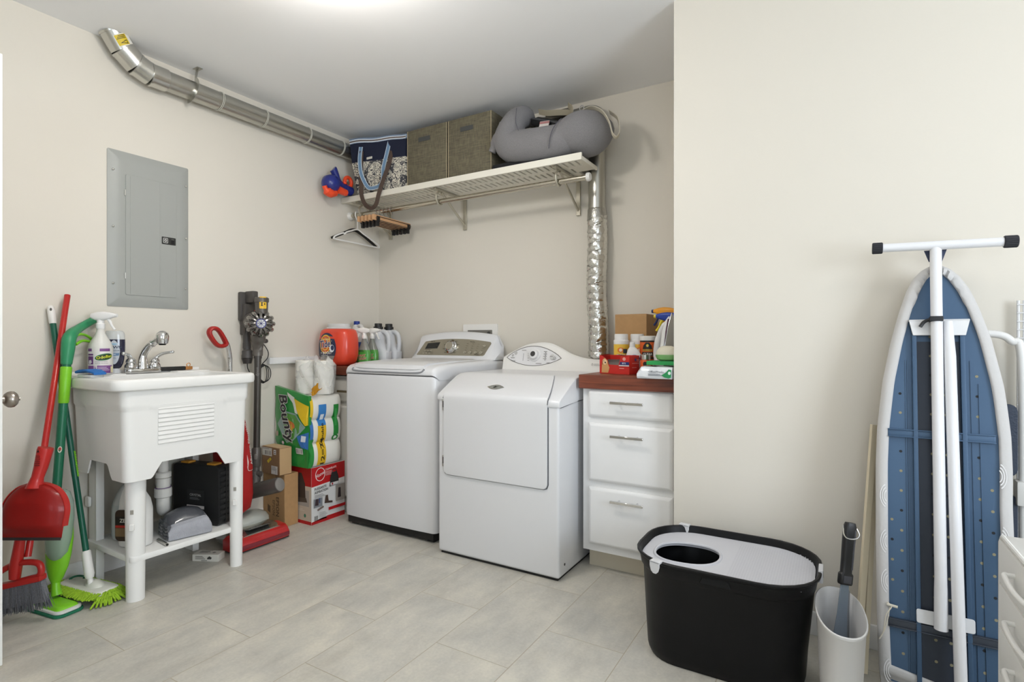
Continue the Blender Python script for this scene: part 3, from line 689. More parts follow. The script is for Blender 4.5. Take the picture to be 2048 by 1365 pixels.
b.box(sx0+.004, sx0+.115, sy0+.02, sy0+.21, .927, .934, .003); b.box(sx0+.004, sx0+.115, sy1-.18, sy1-.02, .927, .934, .003)
obj('rim', b, t, world=True)
# apron: four walls with scalloped lower edge
b = B(SINK)
def apron(z, q):  # outline inset as it tapers down
    return q
def wall_pt(side, u, v):
    """u 0..1 along the wall, v 0 top .. 1 bottom edge"""
    ztop = .882
    lo, up = (.19, .80) if side in (0, 2) else (.25, .74)
    zb = .508+(.058+.006*(1-(2*u-1)**2))*min(1, max(0, min(u-lo, up-u)/.075)) if lo < u < up else .508
    z = ztop+(zb-ztop)*v; tq = (ztop-z)/.37; k = .010+.012*tq
    if z < .80: k += .006
    X0, X1, Y0, Y1 = sx0+.012+.01*tq, sx1-.012-k*.6, sy0+.024+k*.9, sy1-.024-k*.9
    r = .03
    if side == 0: p = (X1, Y0+(Y1-Y0)*u); 
    elif side == 1: p = (X1+(X0-X1)*u, Y1)
    elif side == 2: p = (X0, Y1+(Y0-Y1)*u)
    else: p = (X0+(X1-X0)*u, Y0)
    x, y = p   # round the corners
    for cx, cy, a, c in ((X1-r, Y0+r, 1, -1), (X1-r, Y1-r, 1, 1), (X0+r, Y1-r, -1, 1), (X0+r, Y0+r, -1, -1)):
        if (x-cx)*a > 0 and (y-cy)*c > 0:
            d = V((x-cx, y-cy)); d = d.normalized()*r if d.length > 1e-6 else d; x, y = cx+d.x, cy+d.y
    return V((x, y, z))
nu = [60, 40, 60, 40]; tt = newbm(); cols = []
for s_ in range(4):
    for i in range(nu[s_]): cols.append((s_, i/nu[s_]))
vv = [0, .08, .15, .19, .22, .24, .3, .45, .6, .75, .88, 1]
g = [[tt.verts.new(wall_pt(s_, u, v)) for v in vv] for s_, u in cols]
for i in range(len(g)):
    A, C = g[i], g[(i+1) % len(g)]
    for j in range(len(vv)-1): tt.faces.new((A[j], C[j], C[j+1], A[j+1]))
bmesh.ops.recalc_face_normals(tt, faces=tt.faces[:])
bmesh.ops.solidify(tt, geom=tt.faces[:], thickness=.006); b.add(tt)
basin = obj('basin', b, t, world=True, sharp=50)
# moulded washboard panel on the front
b = B(SINK)
def fx(z): return sx1-.012-(.010+.012*(.882-z)/.37+.006)*.6
M = None
pts = [(1.225, .82), (1.425, .82), (1.425, .66), (1.225, .66)]
def fpt(y, z, h=0): return V((fx(z)+h, y, z))
tt = newbm()
for i in range(10):
    z = .655+.165*i/9
    row = [(fpt(y, z-.0075, .001), fpt(y, z-.0045, .0042), fpt(y, z+.0085, .0008)) for y in (1.205, 1.445)]
    a, c = row
    v1 = [tt.verts.new(p) for p in a]; v2 = [tt.verts.new(p) for p in c]
    for j in range(2): tt.faces.new((v1[j], v2[j], v2[j+1], v1[j+1]))
bmesh.ops.recalc_face_normals(tt, faces=tt.faces[:]); b.add(tt)
obj('washboard', b, basin, 'ribbed washboard panel', world=True)
# legs
def leg(x, y, front, k=1):
    b = B(SINK)
    prof = [(x, y, .48), (x, y, .40), (x, y, .03), (x, y, 0)]
    b.tube([(x, y, .53), (x, y, .512), (x, y, .50), (x, y, .0)], [.034*k, .037*k, .038*k, .0335*k], 28)
    l = obj('leg', b, t, world=True)
    if front:

        n = V((.72, -.69, 0)).normalized(); s_ = V((.69, .72, 0)); c = V((x, y, .375))+n*.0366*k
        b2 = B(mat('#9b978d', .6)); M = frame(c, s_, (0, 0, 1)); b2.box(-.006, .006, -.009, .009, -.003, .0012, M=M); obj('slot', b2, l, world=True)
        b2 = B(SINK); c = V((x, y, .315))+n*.0360*k; M = frame(c, s_, (0, 0, 1)); b2.prism(rrect(-.008, .010, -.016, .012, .005, 3), .012, M, bev=.002, seg=1); obj('shelf_clip', b2, l, world=True)
leg(-2.528, 1.150, True); leg(-2.494, 1.575, True, .80)
for y, s_ in ((1.150, -1), (1.575, 1)):     # flat rear legs
    b = B(SINK); b.box(-2.925, -2.848, y-.012, y+.012, 0, .57, .004); b.box(-2.850, -2.842, y-.016, y+.016, 0, .57, .003); rl = obj('leg', b, t, world=True)
    b = B(SINK); M = frame((-2.905, y+s_*.014, .36), (1, 0, 0), (0, 0, 1)) if s_ < 0 else frame((-2.905, y+.014, .36), (-1, 0, 0), (0, 0, 1)); b.prism(rrect(-.022, .014, -.025, .02, .008, 3), .012, M, bev=.002, seg=1); obj('wall_hook', b, rl, world=True)
b = B(SINK); b.prism(rrect(-2.908, -2.492, 1.118, 1.592, .02, 4), .026, Matrix.Translation((0, 0, .164)), bev=.006); obj('lower_shelf', b, t, world=True)
# drain
PVC = mat('#dcdad4', .35); b = B(PVC); dx, dy = -2.70, 1.345
b.tube([(dx, dy, .60), (dx, dy, .47)], .022, 18); b.tube([(dx, dy, .475), (dx, dy, .47), (dx, dy, .45), (dx, dy, .445)], [.028, .033, .033, .026], 18)
b.tube([(dx, dy, .445), (dx, dy, .40)], .0285, 18); b.tube([(dx, dy, .402), (dx, dy, .397), (dx, dy, .36), (dx, dy, .355)], [.030, .036, .036, .030], 12)
b.tube(cat([(dx, dy, .36), (dx, dy, .325), (dx-.02, dy+.012, .292), (dx-.055, dy+.03, .282), (dx-.085, dy+.045, .30), (dx-.10, dy+.05, .34), (dx-.10, dy+.05, .40)], 5), .0275, 16)
b.tube([(dx-.10, dy+.05, .39), (dx-.10, dy+.05, .42)], .034, 14); b.tube(cat([(dx-.10, dy+.05, .42), (dx-.12, dy+.055, .445), (dx-.16, dy+.06, .452), (dx-.245, dy+.06, .452)], 5), .022, 14)
dp = obj('drain_pipe', b, t, 'white plastic drain trap', world=True)
b = B(mat('#6c4a7d', .5)); b.tube([(dx, dy, .4005), (dx, dy, .403)], .0325, 18); obj('purple_primer_ring', b, dp, 'thin purple primer line', world=True)
# faucet
f = B(CHROME); fxx, fy, fz = -2.865, 1.335, .933
f.prism(rrect(-.026, .026, -.078, .078, .02, 5), .020, Matrix.Translation((fxx, fy, fz)), bev=.005)
fa = obj('faucet', f, t, 'chrome two-handle faucet', world=True)
b = B(CHROME); d = V((.88, .47, 0)).normalized()
base = V((fxx, fy, fz+.02)); pts = cat([base, base+V((0, 0, .045)), base+V((0, 0, .075))+d*.008, base+V((0, 0, .108))+d*.032, base+V((0, 0, .128))+d*.062], 6)
rs = [.0235-.008*min(1, i/10) for i in range(len(pts))]
b.tube(pts, rs, 18); e = pts[-1]; dd = (pts[-1]-pts[-2]).normalized()
b.tube([e-dd*.02, e-dd*.016, e-dd*.012], [.0165, .0182, .0165], 18)
b.tube([e, e+dd*.02, e+dd*.034], [.0155, .018, .02], 18); hd = e+dd*.042
b.lathe([(.012, -.036), (.024, -.030), (.0275, -.012), (.0285, .004), (.024, .020), (.012, .029), (.004, .031)], 22, M=Matrix.Translation(hd))
b.use('#3d3c39'); b.lathe([(.012, -.0385), (.018, -.036)], 18, M=Matrix.Translation(hd))
obj('spout', b, fa, 'arched spray-head spout', world=True)
for s_ in (-1, 1):
    b = B(CHROME); c = V((fxx+.002, fy+s_*.052, fz+.018))
    b.lathe([(.024, 0), (.026, .006), (.026, .018), (.021, .026), (.019, .030), (.022, .034), (.019, .046), (.011, .054), (.004, .057)], 20, M=Matrix.Translation(c))
    dirv = V((.45, s_*.75, 0)).normalized() if s_ > 0 else V((.6, -.62, 0)).normalized()
    p = cat([c+V((0, 0, .04)), c+V((0, 0, .058))+dirv*.012, c+V((0, 0, .072))+dirv*.035, c+V((0, 0, .080 if s_ > 0 else .076))+dirv*.075], 5)
    b.tube(p, [.012]*4+[.0095-.0028*min(1, (i)/10) for i in range(len(p)-5)]+[.0075], 12); b.ball(p[-1], .008, n=10)
    obj('tap_handle', b, fa, world=True)
# ================================================================ brooms and mops leaning on the left wall
RGT = V((.859, .512, 0)); TOC = V((.512, -.859, 0))      # the direction these tools face: out into the room
REDP = mat('#b3201b', .35, coat=.2)
# angle broom
t = thing('broom', 'red-handled angle broom with grey bristles, dustpan clipped to it', 'broom', (-2.70, .83, 0))
p0, p1 = V((-2.915, 1.055, 1.289)), V((-2.70, .85, .245)); hd = (p0-p1).normalized()
b = B(REDP); b.tube([p0, p0-hd*.002, p1], [.010, .0115, .0115], 14); obj('handle', b, t, world=True)
Mb = frame((-2.716, .822, .0), RGT, (0, 0, 1))           # broom head frame: x right, y up, z to the room
b = B(REDP)
sk = [(-.01, .30), (.0, .24), (.02, .20)]
b.tube([Mb @ V((.018, .325, .005)), Mb @ V((.008, .26, .005)), Mb @ V((.0, .215, .005)), Mb @ V((-.004, .17, .004))], [.0165, .019, .021, .018], 14)
loop = cat([(-.175, .115), (-.12, .150), (-.06, .195), (-.01, .222), (.04, .232), (.085, .228), (.098, .205), (.09, .180), (.05, .168), (-.02, .148), (-.09, .124), (-.15, .106)], 4, closed=False)
for p in []: pass
b.tube([Mb @ V((p[0], p[1], .004)) for p in [V((x, y, 0)) for x, y in [(q.x, q.y) for q in [V((a[0], a[1], 0)) for a in loop]]]], .0115, 10, closed=True)
b.prism([(-.185, .098), (.105, .163), (.103, .185), (-.18, .122)], .036, Mb @ Matrix.Translation((0, 0, -.016)), bev=.006)
obj('broom_head', b, t, world=True)
b = B(mat('#74757a', .7, var=.35, vscale=300)); rnd = random.Random(5)
for i in range(620):
    u = rnd.random(); w = rnd.uniform(-.014, .014); x = -.18+.28*u; y0 = .105+.062*u
    ln = .098+.012*rnd.random(); dx = (u-.45)*.05+rnd.uniform(-.012, .012); yb_ = .006+.052*u+rnd.uniform(-.006, .006)
    p = Mb @ V((x, y0, w)); q = Mb @ V((x+dx*.4, (y0+yb_)/2, w*1.15)); r = Mb @ V((x+dx, max(.003, yb_), w*1.5+rnd.uniform(-.004, .004)))
    b.tube([p, q, r], [.0014, .0012, .0007], 3, cap=False)
b.prism([(-.178, .030), (.118, .082), (.102, .160), (-.178, .10)], .022, Mb @ Matrix.Translation((0, 0, -.011)))
obj('bristles', b, t, 'grey flagged bristles', world=True, kind='stuff')
# dustpan clipped to the broom handle
t = thing('dustpan', 'red long-lipped dustpan clipped on the red broom handle', 'dustpan', (-2.60, .83, .35))
Md = frame((-2.588, .826, .345), RGT, V((-.045, .02, .27)).normalized())
def pan(u, v, bul=1):
    """u -1..1 across, v 0..1 up: shield shape with domed top"""
    w = .116+.012*v if v < .45 else .1214*sqrt(max(0, 1-((v-.45)/.55)**2))
    x = u*w-.004; y = .205*v
    d = .040*(1-abs(u)**4)*min(1, (v+.02)*4)*(1-.4*max(0, v-.6)/.4)
    if v < .18: d *= .55+.45*v/.18
    if .18 <= v < .30: d *= 1.0
    return V((x, y, d*bul))
b = B(REDP); b.sheet(lambda a, c: Md @ pan(2*a-1, c), 24, 22, .003)
rim = [Md @ V((pan(-1, v).x*1.0, pan(-1, v).y, -.006)) for v in [i/14 for i in range(3, 14)]]+[Md @ V((-.004, .205, -.006))]+[Md @ V((pan(1, v).x*1.0, pan(1, v).y, -.006)) for v in [i/14 for i in range(13, 2, -1)]]
b.tube(cat(rim, 2), 1, prof=[(.012, -.002), (.012, .002), (-.012, .002), (-.012, -.002)], up=Md.to_3x3() @ V((0, 0, 1)))
obj('pan', b, t, world=True, sharp=45)
b = B(REDP); b.tube([Md @ V((0, .185, .012)), Md @ V((.0, .205, .012)), Md @ V((.004, .225, .012)), Md @ V((.010, .262, .010)), Md @ V((.018, .325, .010)), Md @ V((.020, .335, .010))], [.030, .023, .0195, .022, .0255, .0245], 16)
hn = obj('handle', b, t, world=True)
b = B(mat('#5d1210', .5))
for i in range(6): b.box(.006, .022, .268+i*.007, .2705+i*.007, .030, .0345, M=Md)
b.use('#1c0d0c'); b.prism([(.008, .318), (.018, .318), (.013, .328)], .003, Md @ Matrix.Translation((0, 0, .0325)))
obj('grip_slots', b, hn, 'dark moulded slots', world=True)
b = B(mat('#4c4645', .7)); b.sheet(lambda a, c: Md @ (V((pan(2*a-1, 0).x*1.0, -.007+.011*c, pan(2*a-1, .0).z+.0025))), 16, 1, .003); obj('lip', b, t, 'dark rubber lip', world=True)
# spray mop
GRN = mat('#1f6b4c', .35); LIME = mat('#7cc427', .38); GR2 = mat('#2f8a5d', .4)
t = thing('spray_mop', 'green spray mop with trigger handle and lime body on flat pad', 'mop', (-2.76, .95, 0))
b = B(GRN); b.tube([(-2.826, 1.022, 1.03), (-2.800, .974, .43)], .0165, 16); pole = obj('pole', b, t, 'dark green pole', world=True)
b = B(GR2); b.tube(cat([(-2.917, 1.062, .985), (-2.92, 1.066, 1.045), (-2.925, 1.078, 1.095), (-2.928, 1.115, 1.135), (-2.93, 1.16, 1.165), (-2.932, 1.20, 1.205), (-2.933, 1.212, 1.213)], 5), [.0195]*6+[.023]*6+[.024, .022, .019, .017, .0165]*3+[.0165, .0175, .0165, .009][:4], 14) if False else b.tube(cat([(-2.824, 1.018, .985), (-2.827, 1.024, 1.045), (-2.842, 1.036, 1.100), (-2.880, 1.072, 1.130), (-2.915, 1.115, 1.155), (-2.932, 1.19, 1.202)], 5), [.0195+.006*sin(pi*min(1, i/16)) if i < 16 else .0185-.003*(i-16)/9 for i in range(26)], 14)
for k in range(4): b.tube([V((-2.8242, 1.0185, .99+.012*k)), V((-2.8246, 1.019, .996+.012*k))], .0208, 14)
obj('grip', b, t, 'mid green angled grip', world=True)
b = B(LIME); b.tube(cat([(-2.835, 1.045, 1.085), (-2.850, 1.068, 1.112), (-2.880, 1.105, 1.113), (-2.908, 1.140, 1.096), (-2.90, 1.135, 1.083), (-2.875, 1.095, 1.086), (-2.845, 1.060, 1.07)], 5), .006, 8); obj('trigger', b, t, 'lime spray trigger', world=True)
b = B(LIME); d = (V((-2.826, 1.022, 1.03))-V((-2.800, .974, .43))).normalized(); q = V((-2.8236, 1.0176, .975))
b.tube([q, q-d*.004, q-d*.15, q-d*.155], [.018, .0205, .0195, .017], 16); obj('collar', b, t, 'lime twist collar', world=True)
pr = Print(lambda u, v, h: V((-2.8087, .990, .63))+V((.34, .94, 0))*.0167*sin(u/.0167)+d*v+V((.94, -.34, 0))*(.0167*cos(u/.0167)+h), rough=.5); pr.ell(0, 0, .0075, .013, '#e4d9c8').ell(0, .001, .005, .008, '#b03a30').ell(-.001, -.004, .0035, .003, '#3d6a3c'); obj('sticker', pr, t, 'small oval sticker', world=True)
Ms = frame((-2.744, .945, .0), RGT, V((-.058, .030, .45)).normalized())
b = B(LIME); rings = []
for y, w, dz, off in ((.09, .013, .013, 0), (.115, .028, .02, 0), (.16, .043, .026, 0), (.21, .050, .03, 0), (.27, .052, .032, 0), (.33, .040, .024, -.008), (.38, .024, .016, -.014), (.41, .012, .012, -.016)):
    rings.append([Ms @ V((w*cos(a), y, off+dz*sin(a))) for a in [2*pi*i/20 for i in range(20)]])
b.loft(rings); bd = obj('body', b, t, 'lime green body', world=True)
b = B(mat('#9fb3a6', .12, alpha=.72, coat=.4)); rings = []
for y, w, dz in ((.185, .012, .01), (.195, .026, .02), (.22, .042, .03), (.28, .050, .036), (.36, .052, .036), (.42, .045, .030), (.46, .028, .020), (.47, .010, .006)):
    rings.append([Ms @ V((w*cos(a)+.006, y, .016+dz*sin(a))) for a in [2*pi*i/20 for i in range(20)]])
b.loft(rings); obj('bottle', b, t, 'clear liquid bottle', world=True)
b = B(LIME); b.tube([Ms @ V((0, .105, 0)), Ms @ V((.004, .07, 0)), Ms @ V((.01, .045, .0))], [.014, .016, .019], 14)
Mp = Matrix.Translation((-2.748, .938, 0)) @ Matrix.Rotation(radians(9), 4, 'Z')
rings = []
for z, i in ((.022, 0), (.028, .004), (.033, .016), (.0345, .028)):
    rings.append([Mp @ V((x, y, z)) for x, y in rrect(-.135+i, .128-i, -.044+i*.6, .036-i*.6, .016, 4)])
b.loft(rings); obj('foot', b, t, 'lime green foot plate', world=True)
b = B(mat('#1d6f50', .8, bump=.4)); b.prism(rrect(-.152, .15, -.058, .048, .03, 6), .010, Mp @ Matrix.Translation((0, 0, .001)), bev=.003); b.use(mat('#d7d8d2', .8)); b.prism(rrect(-.146, .144, -.053, .043, .028, 6), .010, Mp @ Matrix.Translation((0, 0, .012)), bev=.003); obj('pad', b, t, 'white pad with green edge', world=True)
# chenille dust mop
t = thing('dust_mop', 'dark green pole mop with shaggy lime chenille head beside the sink leg', 'mop', (-2.73, 1.04, 0))
pt, pb = V((-2.928, 1.004, 1.19)), V((-2.714, 1.050, .17)); d = (pt-pb).normalized()
b = B(mat('#175a45', .35)); b.tube([pt, pb], .0115, 14); obj('pole', b, t, world=True)
b = B(PLAST); b.tube([pt-d*.03, pt-d*.025, pt+d*.03, pt+d*.045, pt+d*.050], [.0115, .0135, .0145, .012, .006], 14); cp = obj('end_cap', b, t, 'white hanging cap', world=True)
b = B(mat('#5c5a55', .6)); c = pt+d*.032+V((.94, -.34, 0))*.0125; b.ball(c, .0045, .0045, .008, 10); obj('hang_hole', b, cp, 'dark hanging hole', world=True)
b = B(LIME); q = pb+d*.40
sd = RGT
for s_ in (-1, 1):
    b.tube([q+sd*s_*.0125+d*x for x in (-.055, .055)], .0028, 6)
for i in range(10): b.ball(q+sd*.0145+d*(-.05+.011*i), .0035, n=6)
obj('grip_ridges', b, t, 'lime grip ridges', world=True)
b = B(PLAST); b.tube([pb+d*.03, pb+d*.025, pb-d*.07, pb-d*.085], [.013, .0165, .0185, .014], 14); b.tube([pb-d*.08, pb-d*.115], [.010, .012], 10); obj('connector', b, t, 'white pole connector', world=True)
Mh = Matrix.Translation((-2.724, 1.064, 0)) @ Matrix.Rotation(radians(9), 4, 'Z')
b = B(mat('#d8d9ce', .6)); rings = []
for z, i in ((.038, 0), (.048, .004), (.054, .012)):
    rings.append([Mh @ V((x, y, z)) for x, y in rrect(-.150+i, .135-i, -.052+i, .052-i, .03, 4)])
b.loft(rings); b.ball(Mh @ V((.03, 0, .052)), .055, .03, .022, 14)
obj('head_plate', b, t, 'white mop head plate', world=True)
b = B(mat('#1c6146', .5)); b.tube([Mh @ V((-.10+.03*cos(a), .01+.022*sin(a), .0545)) for a in [radians(q) for q in range(30, 240, 20)]], .006, 6); obj('logo_swoosh', b, t, 'green moulded crescent', world=True)
b = B(mat('#93b82b', .9, bump=.5, bscale=400, var=.2, vscale=60)); rnd = random.Random(11)
per = rrect(-.165, .148, -.068, .068, .045, 8); P2 = []
for i in range(len(per)):
    a, c = V(per[i]+(0,)), V(per[(i+1) % len(per)]+(0,)); n = max(1, int((c-a).length/.007))
    for k in range(n): P2.append(a.lerp(c, k/n))
for p in P2:
    for row in range(3):
        wp = Mh @ V((p.x*1.15, p.y*1.45, 0))
        if wp.x < -2.82 and wp.y > 1.125: continue
        o = V((p.x, p.y, 0)); cx = V((max(-.12, min(.115, p.x)), 0, 0)); n = (o-cx).normalized()
        n = (n+V((rnd.uniform(-.35, .35), rnd.uniform(-.35, .35), 0))).normalized(); L = .030+.012*rnd.random(); s0 = o-n*(.014+.012*row)
        z0 = .018+.011*row; zmin = .036 if (p.y < -.01 and p.x < .13) else .006
        z0 = max(z0, zmin+.004); pts = [s0+V((0, 0, z0)), s0+n*L*.5+V((0, 0, z0+.006)), s0+n*L+V((0, 0, max(zmin, z0-.012)))]
        b.tube([Mh @ q for q in pts], [.0035, .0048, .0038], 5)
b.prism(rrect(-.155, .14, -.055, .055, .03, 5), .014, Mh @ Matrix.Translation((0, 0, .022)))
obj('chenille_fringe', b, t, 'shaggy lime chenille noodles', world=True, kind='stuff')
# ================================================================ things on and under the sink
def bottle(b, prof, c, n=28, sx=1, sy=1, e=2, rz=0):
    b.lathe(prof, n, sx=sx, sy=sy, e=e, M=Matrix.Translation(c) @ Matrix.Rotation(rz, 4, 'Z'))
def trigger_head(parent, c, rz, m, mt=None, s=1, name='spray_head'):
    """nozzle towards local +x, collar at c"""
    M = Matrix.Translation(c) @ Matrix.Rotation(rz, 4, 'Z') @ Matrix.Scale(s, 4)
    b = B(m)
    b.tube([M @ V((0, 0, z)) for z in (0, .002, .018, .020)], [.0135*s, .0145*s, .0145*s, .0125*s], 16)
    rings = []
    for x, z0, z1, w in ((-.034, .044, .050, .004), (-.030, .038, .057, .010), (-.012, .030, .062, .013), (.010, .030, .064, .013), (.030, .036, .062, .011), (.045, .042, .058, .009), (.050, .044, .056, .008)):
        rings.append([M @ V((x, y, z)) for y, z in rrect(-w, w, z0, z1, min(w, (z1-z0)/2)*.7, 3)])
    b.loft(rings); b.tube([M @ V((0, 0, .018)), M @ V((0, 0, .034))], [.011*s, .012*s], 14)
    h = obj(name, b, parent, world=True)
    b = B(mt or m); b.tube(cat([M @ V((.022, 0, .040)), M @ V((.032, 0, .028)), M @ V((.040, 0, .010)), M @ V((.050, 0, -.004))], 4), [.0055*s]*6+[.0042*s]*7, 8); obj('trigger', b, h, world=True)
    b = B(mt or m); b.tube([M @ V((.048, 0, .050)), M @ V((.058, 0, .050))], [.0075*s, .0065*s], 12); obj('nozzle', b, h, world=True)
    return h
DEK = .934
# odour spray bottle
c = (-2.845, 1.152, DEK+.0005); t = thing('spray_bottle', 'white spray bottle with purple and white label on the sink deck', 'spray bottle', c)
b = B(mat('#dfddd6', .3, alpha=.93)); bottle(b, [(.034, 0), (.043, .003), (.0445, .012), (.045, .09), (.045, .118), (.043, .13), (.035, .15), (.024, .170), (.0165, .188), (.0145, .200), (.0138, .208)], c, e=2.3); obj('bottle_body', b, t, world=True)
A0 = math.atan2(-c[1], -c[0])
pr = Print((lambda u, v, h, f=wrap(c, .0455, A0): f(u*1.1, v*.9, h)), fine=.008); pr.rect(-.050, .050, .008, .128, '#e7e2dd').rect(-.050, .050, .116, .130, '#7a4a86').rect(-.050, .050, .008, .046, '#7a4a86').rect(-.048, -.024, .052, .092, '#6a3d76').rect(-.048, -.024, .096, .104, '#6a3d76')
pr.ell(.013, .088, .032, .0165, '#2e7a46', .25).ell(.013, .088, .029, .0125, '#25331f', .25).text('OdoBan', .013, .088, .0185, '#d7dd35', .02, .1, .2, sx=.9).text('Concentrated', -.018, .066, .007, '#6a4c70', 0, .2, 0, 'LEFT').text('Multi Use Disinfectant', -.018, .057, .006, '#6a4c70', 0, .2, 0, 'LEFT', .8)
pr.poly([(-.043, .055), (-.034, .054), (-.028, .062), (-.031, .074), (-.041, .072)], '#d9d4d4').lines(-.012, .03, .036, .007, 3, .003, '#c9b3cd').rect(.034, .047, .010, .040, '#d8d0a8')
obj('label', pr, t, 'purple and white printed label', world=True)
trigger_head(t, V(c)+V((0, 0, .206)), radians(38), WHITE, s=1.2)
# dish soap
c = (-2.893, 1.228, DEK+.0005); t = thing('dish_soap_bottle', 'dark blue dish soap bottle standing on its cap behind the faucet', 'soap bottle', c, radians(60))
b = B(mat('#dcdfdf', .15, alpha=.55, coat=.5)); 
def soap(zs, g=1): return [[(.041*w*g*cos(a), .020*(.55+.45*w)*g*sin(a), z) for a in [2*pi*i/28 for i in range(28)]] for z, w in zs]
b.loft(soap([(.158, .985), (.172, .97), (.188, .93), (.196, .80), (.198, .72)])); obj('bottle_top', b, t, 'clear empty top')
b = B(mat('#22223a', .12, coat=.6)); b.loft(soap([(.022, .45), (.026, .62), (.045, .82), (.07, .93), (.11, 1), (.158, 1)])); obj('bottle_body', b, t, 'dark blue soap')
b = B(mat('#d9dbdc', .3, alpha=.8)); b.loft(soap([(0, .5), (.003, .55), (.02, .5), (.024, .44)])); obj('cap', b, t, 'pale flip cap')
def sf(u, v, h):
    a = -pi/2+u/.034; k = 1 if v > .10 else .86+.14*max(0, (v-.045)/.055)
    return V((.041*k*cos(a), (.020+h+.0004)*(.55+.45*k)*sin(a)*(1), v))
pr = Print(sf, rough=.35, fine=.006, step=.0004)
pr.poly([(.020*cos(a)*(1 if sin(a) < 0 else 1-.25*sin(a)**2), .098+.056*sin(a)) for a in [2*pi*i/28 for i in range(28)]], '#b9bfc6').poly([(-.0165, .082), (.0165, .082), (.018, .094), (-.018, .094)], '#5f7ea0').text('DAWN', 0, .121, .0175, '#1f2c46', .02).ell(.0, .136, .011, .004, '#93b7cf').text('PLATINUM', 0, .106, .0075, '#5b6570', .01).lines(-.012, .012, .087, .005, 1, .003, '#d8e0e8').lines(-.011, .011, .074, .006, 2, .002, '#7f8790')
obj('label', pr, t, 'silver oval label')
# sponge on a clear dish
t = tag(obj('soap_dish', B(mat('#dfe3e3', .1, alpha=.55, coat=.5)).prism(rrect(-.058, .058, -.026, .026, .012, 4), .013, Matrix.Translation((-2.728, 1.068, DEK-.0045)) @ Matrix.Rotation(radians(4), 4, 'Z'), bev=.003)), 'clear plastic soap dish at the near corner of the sink deck', 'soap dish')
origin(t, (-2.728, 1.068, DEK-.004))
b = B(mat('#2f6fb7', .9, bump=.8, bscale=300)); M = Matrix.Translation((-2.728, 1.070, DEK+.0105)) @ Matrix.Rotation(radians(6), 4, 'Z')
rings = []
for i in range(13):
    u = -1+2*i/12; z = .010*(1-u*u)-.002*u; w = .026+.002*sin(u*5); rings.append([M @ V((.066*u, y, z+q)) for y, q in rrect(-w, w, .0, .0105, .004, 2)])
b.loft(rings); o = obj('sponge', b); tag(origin(o, (-2.728, 1.07, DEK+.010)), 'blue curved sponge cloth resting on the clear dish', 'sponge')
# white tray with lid-like lobes at the near corner
b = B(mat('#eceae4', .35)); M = Matrix.Translation((-2.62, 1.075, .9295)) @ Matrix.Rotation(radians(20), 4, 'Z')
# dark brush with brass clip on the rear rim
t = thing('brush', 'black handled brush with a brass clip on the sink back rim', 'brush', (-2.900, 1.50, DEK+.0005))
b = B(mat('#1e1d1c', .55)); b.box(-.010, .010, -.085, .050, .0, .020, .004); obj('handle', b, t, 'black handle')
b = B(mat('#c38a52', .3, .8)); b.box(-.011, .011, .050, .085, .002, .019, .003); b.tube(cat([(0, .062, .019), (0, .060, .030), (0, .072, .036), (0, .078, .028), (0, .074, .019)], 4), .002, 6); obj('clip', b, t, 'brass clip')
# ---- lower shelf
SHZ = .190
c = (-2.790, 1.248, SHZ+.0005); t = thing('water_jug', 'cloudy plastic gallon jug with teal cap on the sink shelf', 'jug', c, radians(-20))
b = B(mat('#c9cdcb', .25, alpha=.86)); b.lathe([(.060, 0), (.068, .004), (.070, .02), (.069, .14), (.064, .165), (.050, .20), (.034, .228), (.022, .242), (.019, .25)], 28, e=3.2); b.tube(cat([(.030, .0, .225), (.062, 0, .222), (.073, 0, .19), (.068, 0, .15)], 5), .011, 10); obj('jug_body', b, t)
b = B(mat('#b3bab9', .2)); b.lathe([(.0705, .012), (.0712, .02), (.0705, .135), (.066, .158)], 28, e=3.2, cap=False); obj('liquid_level', b, t, 'greyer filled part')
b = B(mat('#1e9c96', .4)); b.tube([(0, 0, .245), (0, 0, .248), (0, 0, .262), (0, 0, .264)], [.021, .0225, .0225, .02], 18); obj('cap', b, t, 'teal cap')
c = (-2.640, 1.203, SHZ+.0005); t = thing('cleaner_bottle', 'white cleaner bottle with dark label behind the near sink leg', 'bottle', c, radians(28))
def jugb(b, S, n=28):  # S: (z, halfwidth, halfdepth, xoff)
    b.loft([[(xo+w*math.copysign(abs(cos(a))**.75, cos(a)), dd*math.copysign(abs(sin(a))**.75, sin(a)), z) for a in [2*pi*i/n for i in range(n)]] for z, w, dd, xo in S])
b = B(mat('#e4e3df', .4)); jugb(b, [(0, .058, .036, 0), (.004, .064, .041, 0), (.02, .066, .043, 0), (.10, .066, .043, 0), (.16, .066, .042, 0), (.20, .06, .038, -.003), (.235, .044, .030, -.010), (.26, .026, .022, -.018), (.272, .019, .019, -.02)]); obj('bottle_body', b, t)
b = B(mat('#e4e3df', .4)); b.tube([(-.02, 0, .27), (-.02, 0, .272), (-.02, 0, .292), (-.02, 0, .294)], [.02, .022, .021, .018], 16); obj('cap', b, t)
def cb(u, v, h): return V((-.0665-h+0*u, u, v)) if abs(u) > 9 else V((-.066*max(0, 1-(abs(u)/.075)**4)-.004-h, u*.95, v))
pr = Print(lambda u, v, h: V((u, -.0432-h, v)), rough=.4, step=.0004); pr.poly(rrect(-.060, .02, .03, .165, .02, 4), '#3a2c24').rect(-.058, .018, .10, .135, '#23211f').rect(-.058, .018, .088, .098, '#b4322a').rect(-.058, .018, .05, .086, '#7a6448').text('ZEP', -.02, .118, .022, '#dcd8cf', .02)
obj('label', pr, t, 'dark brown and red label')
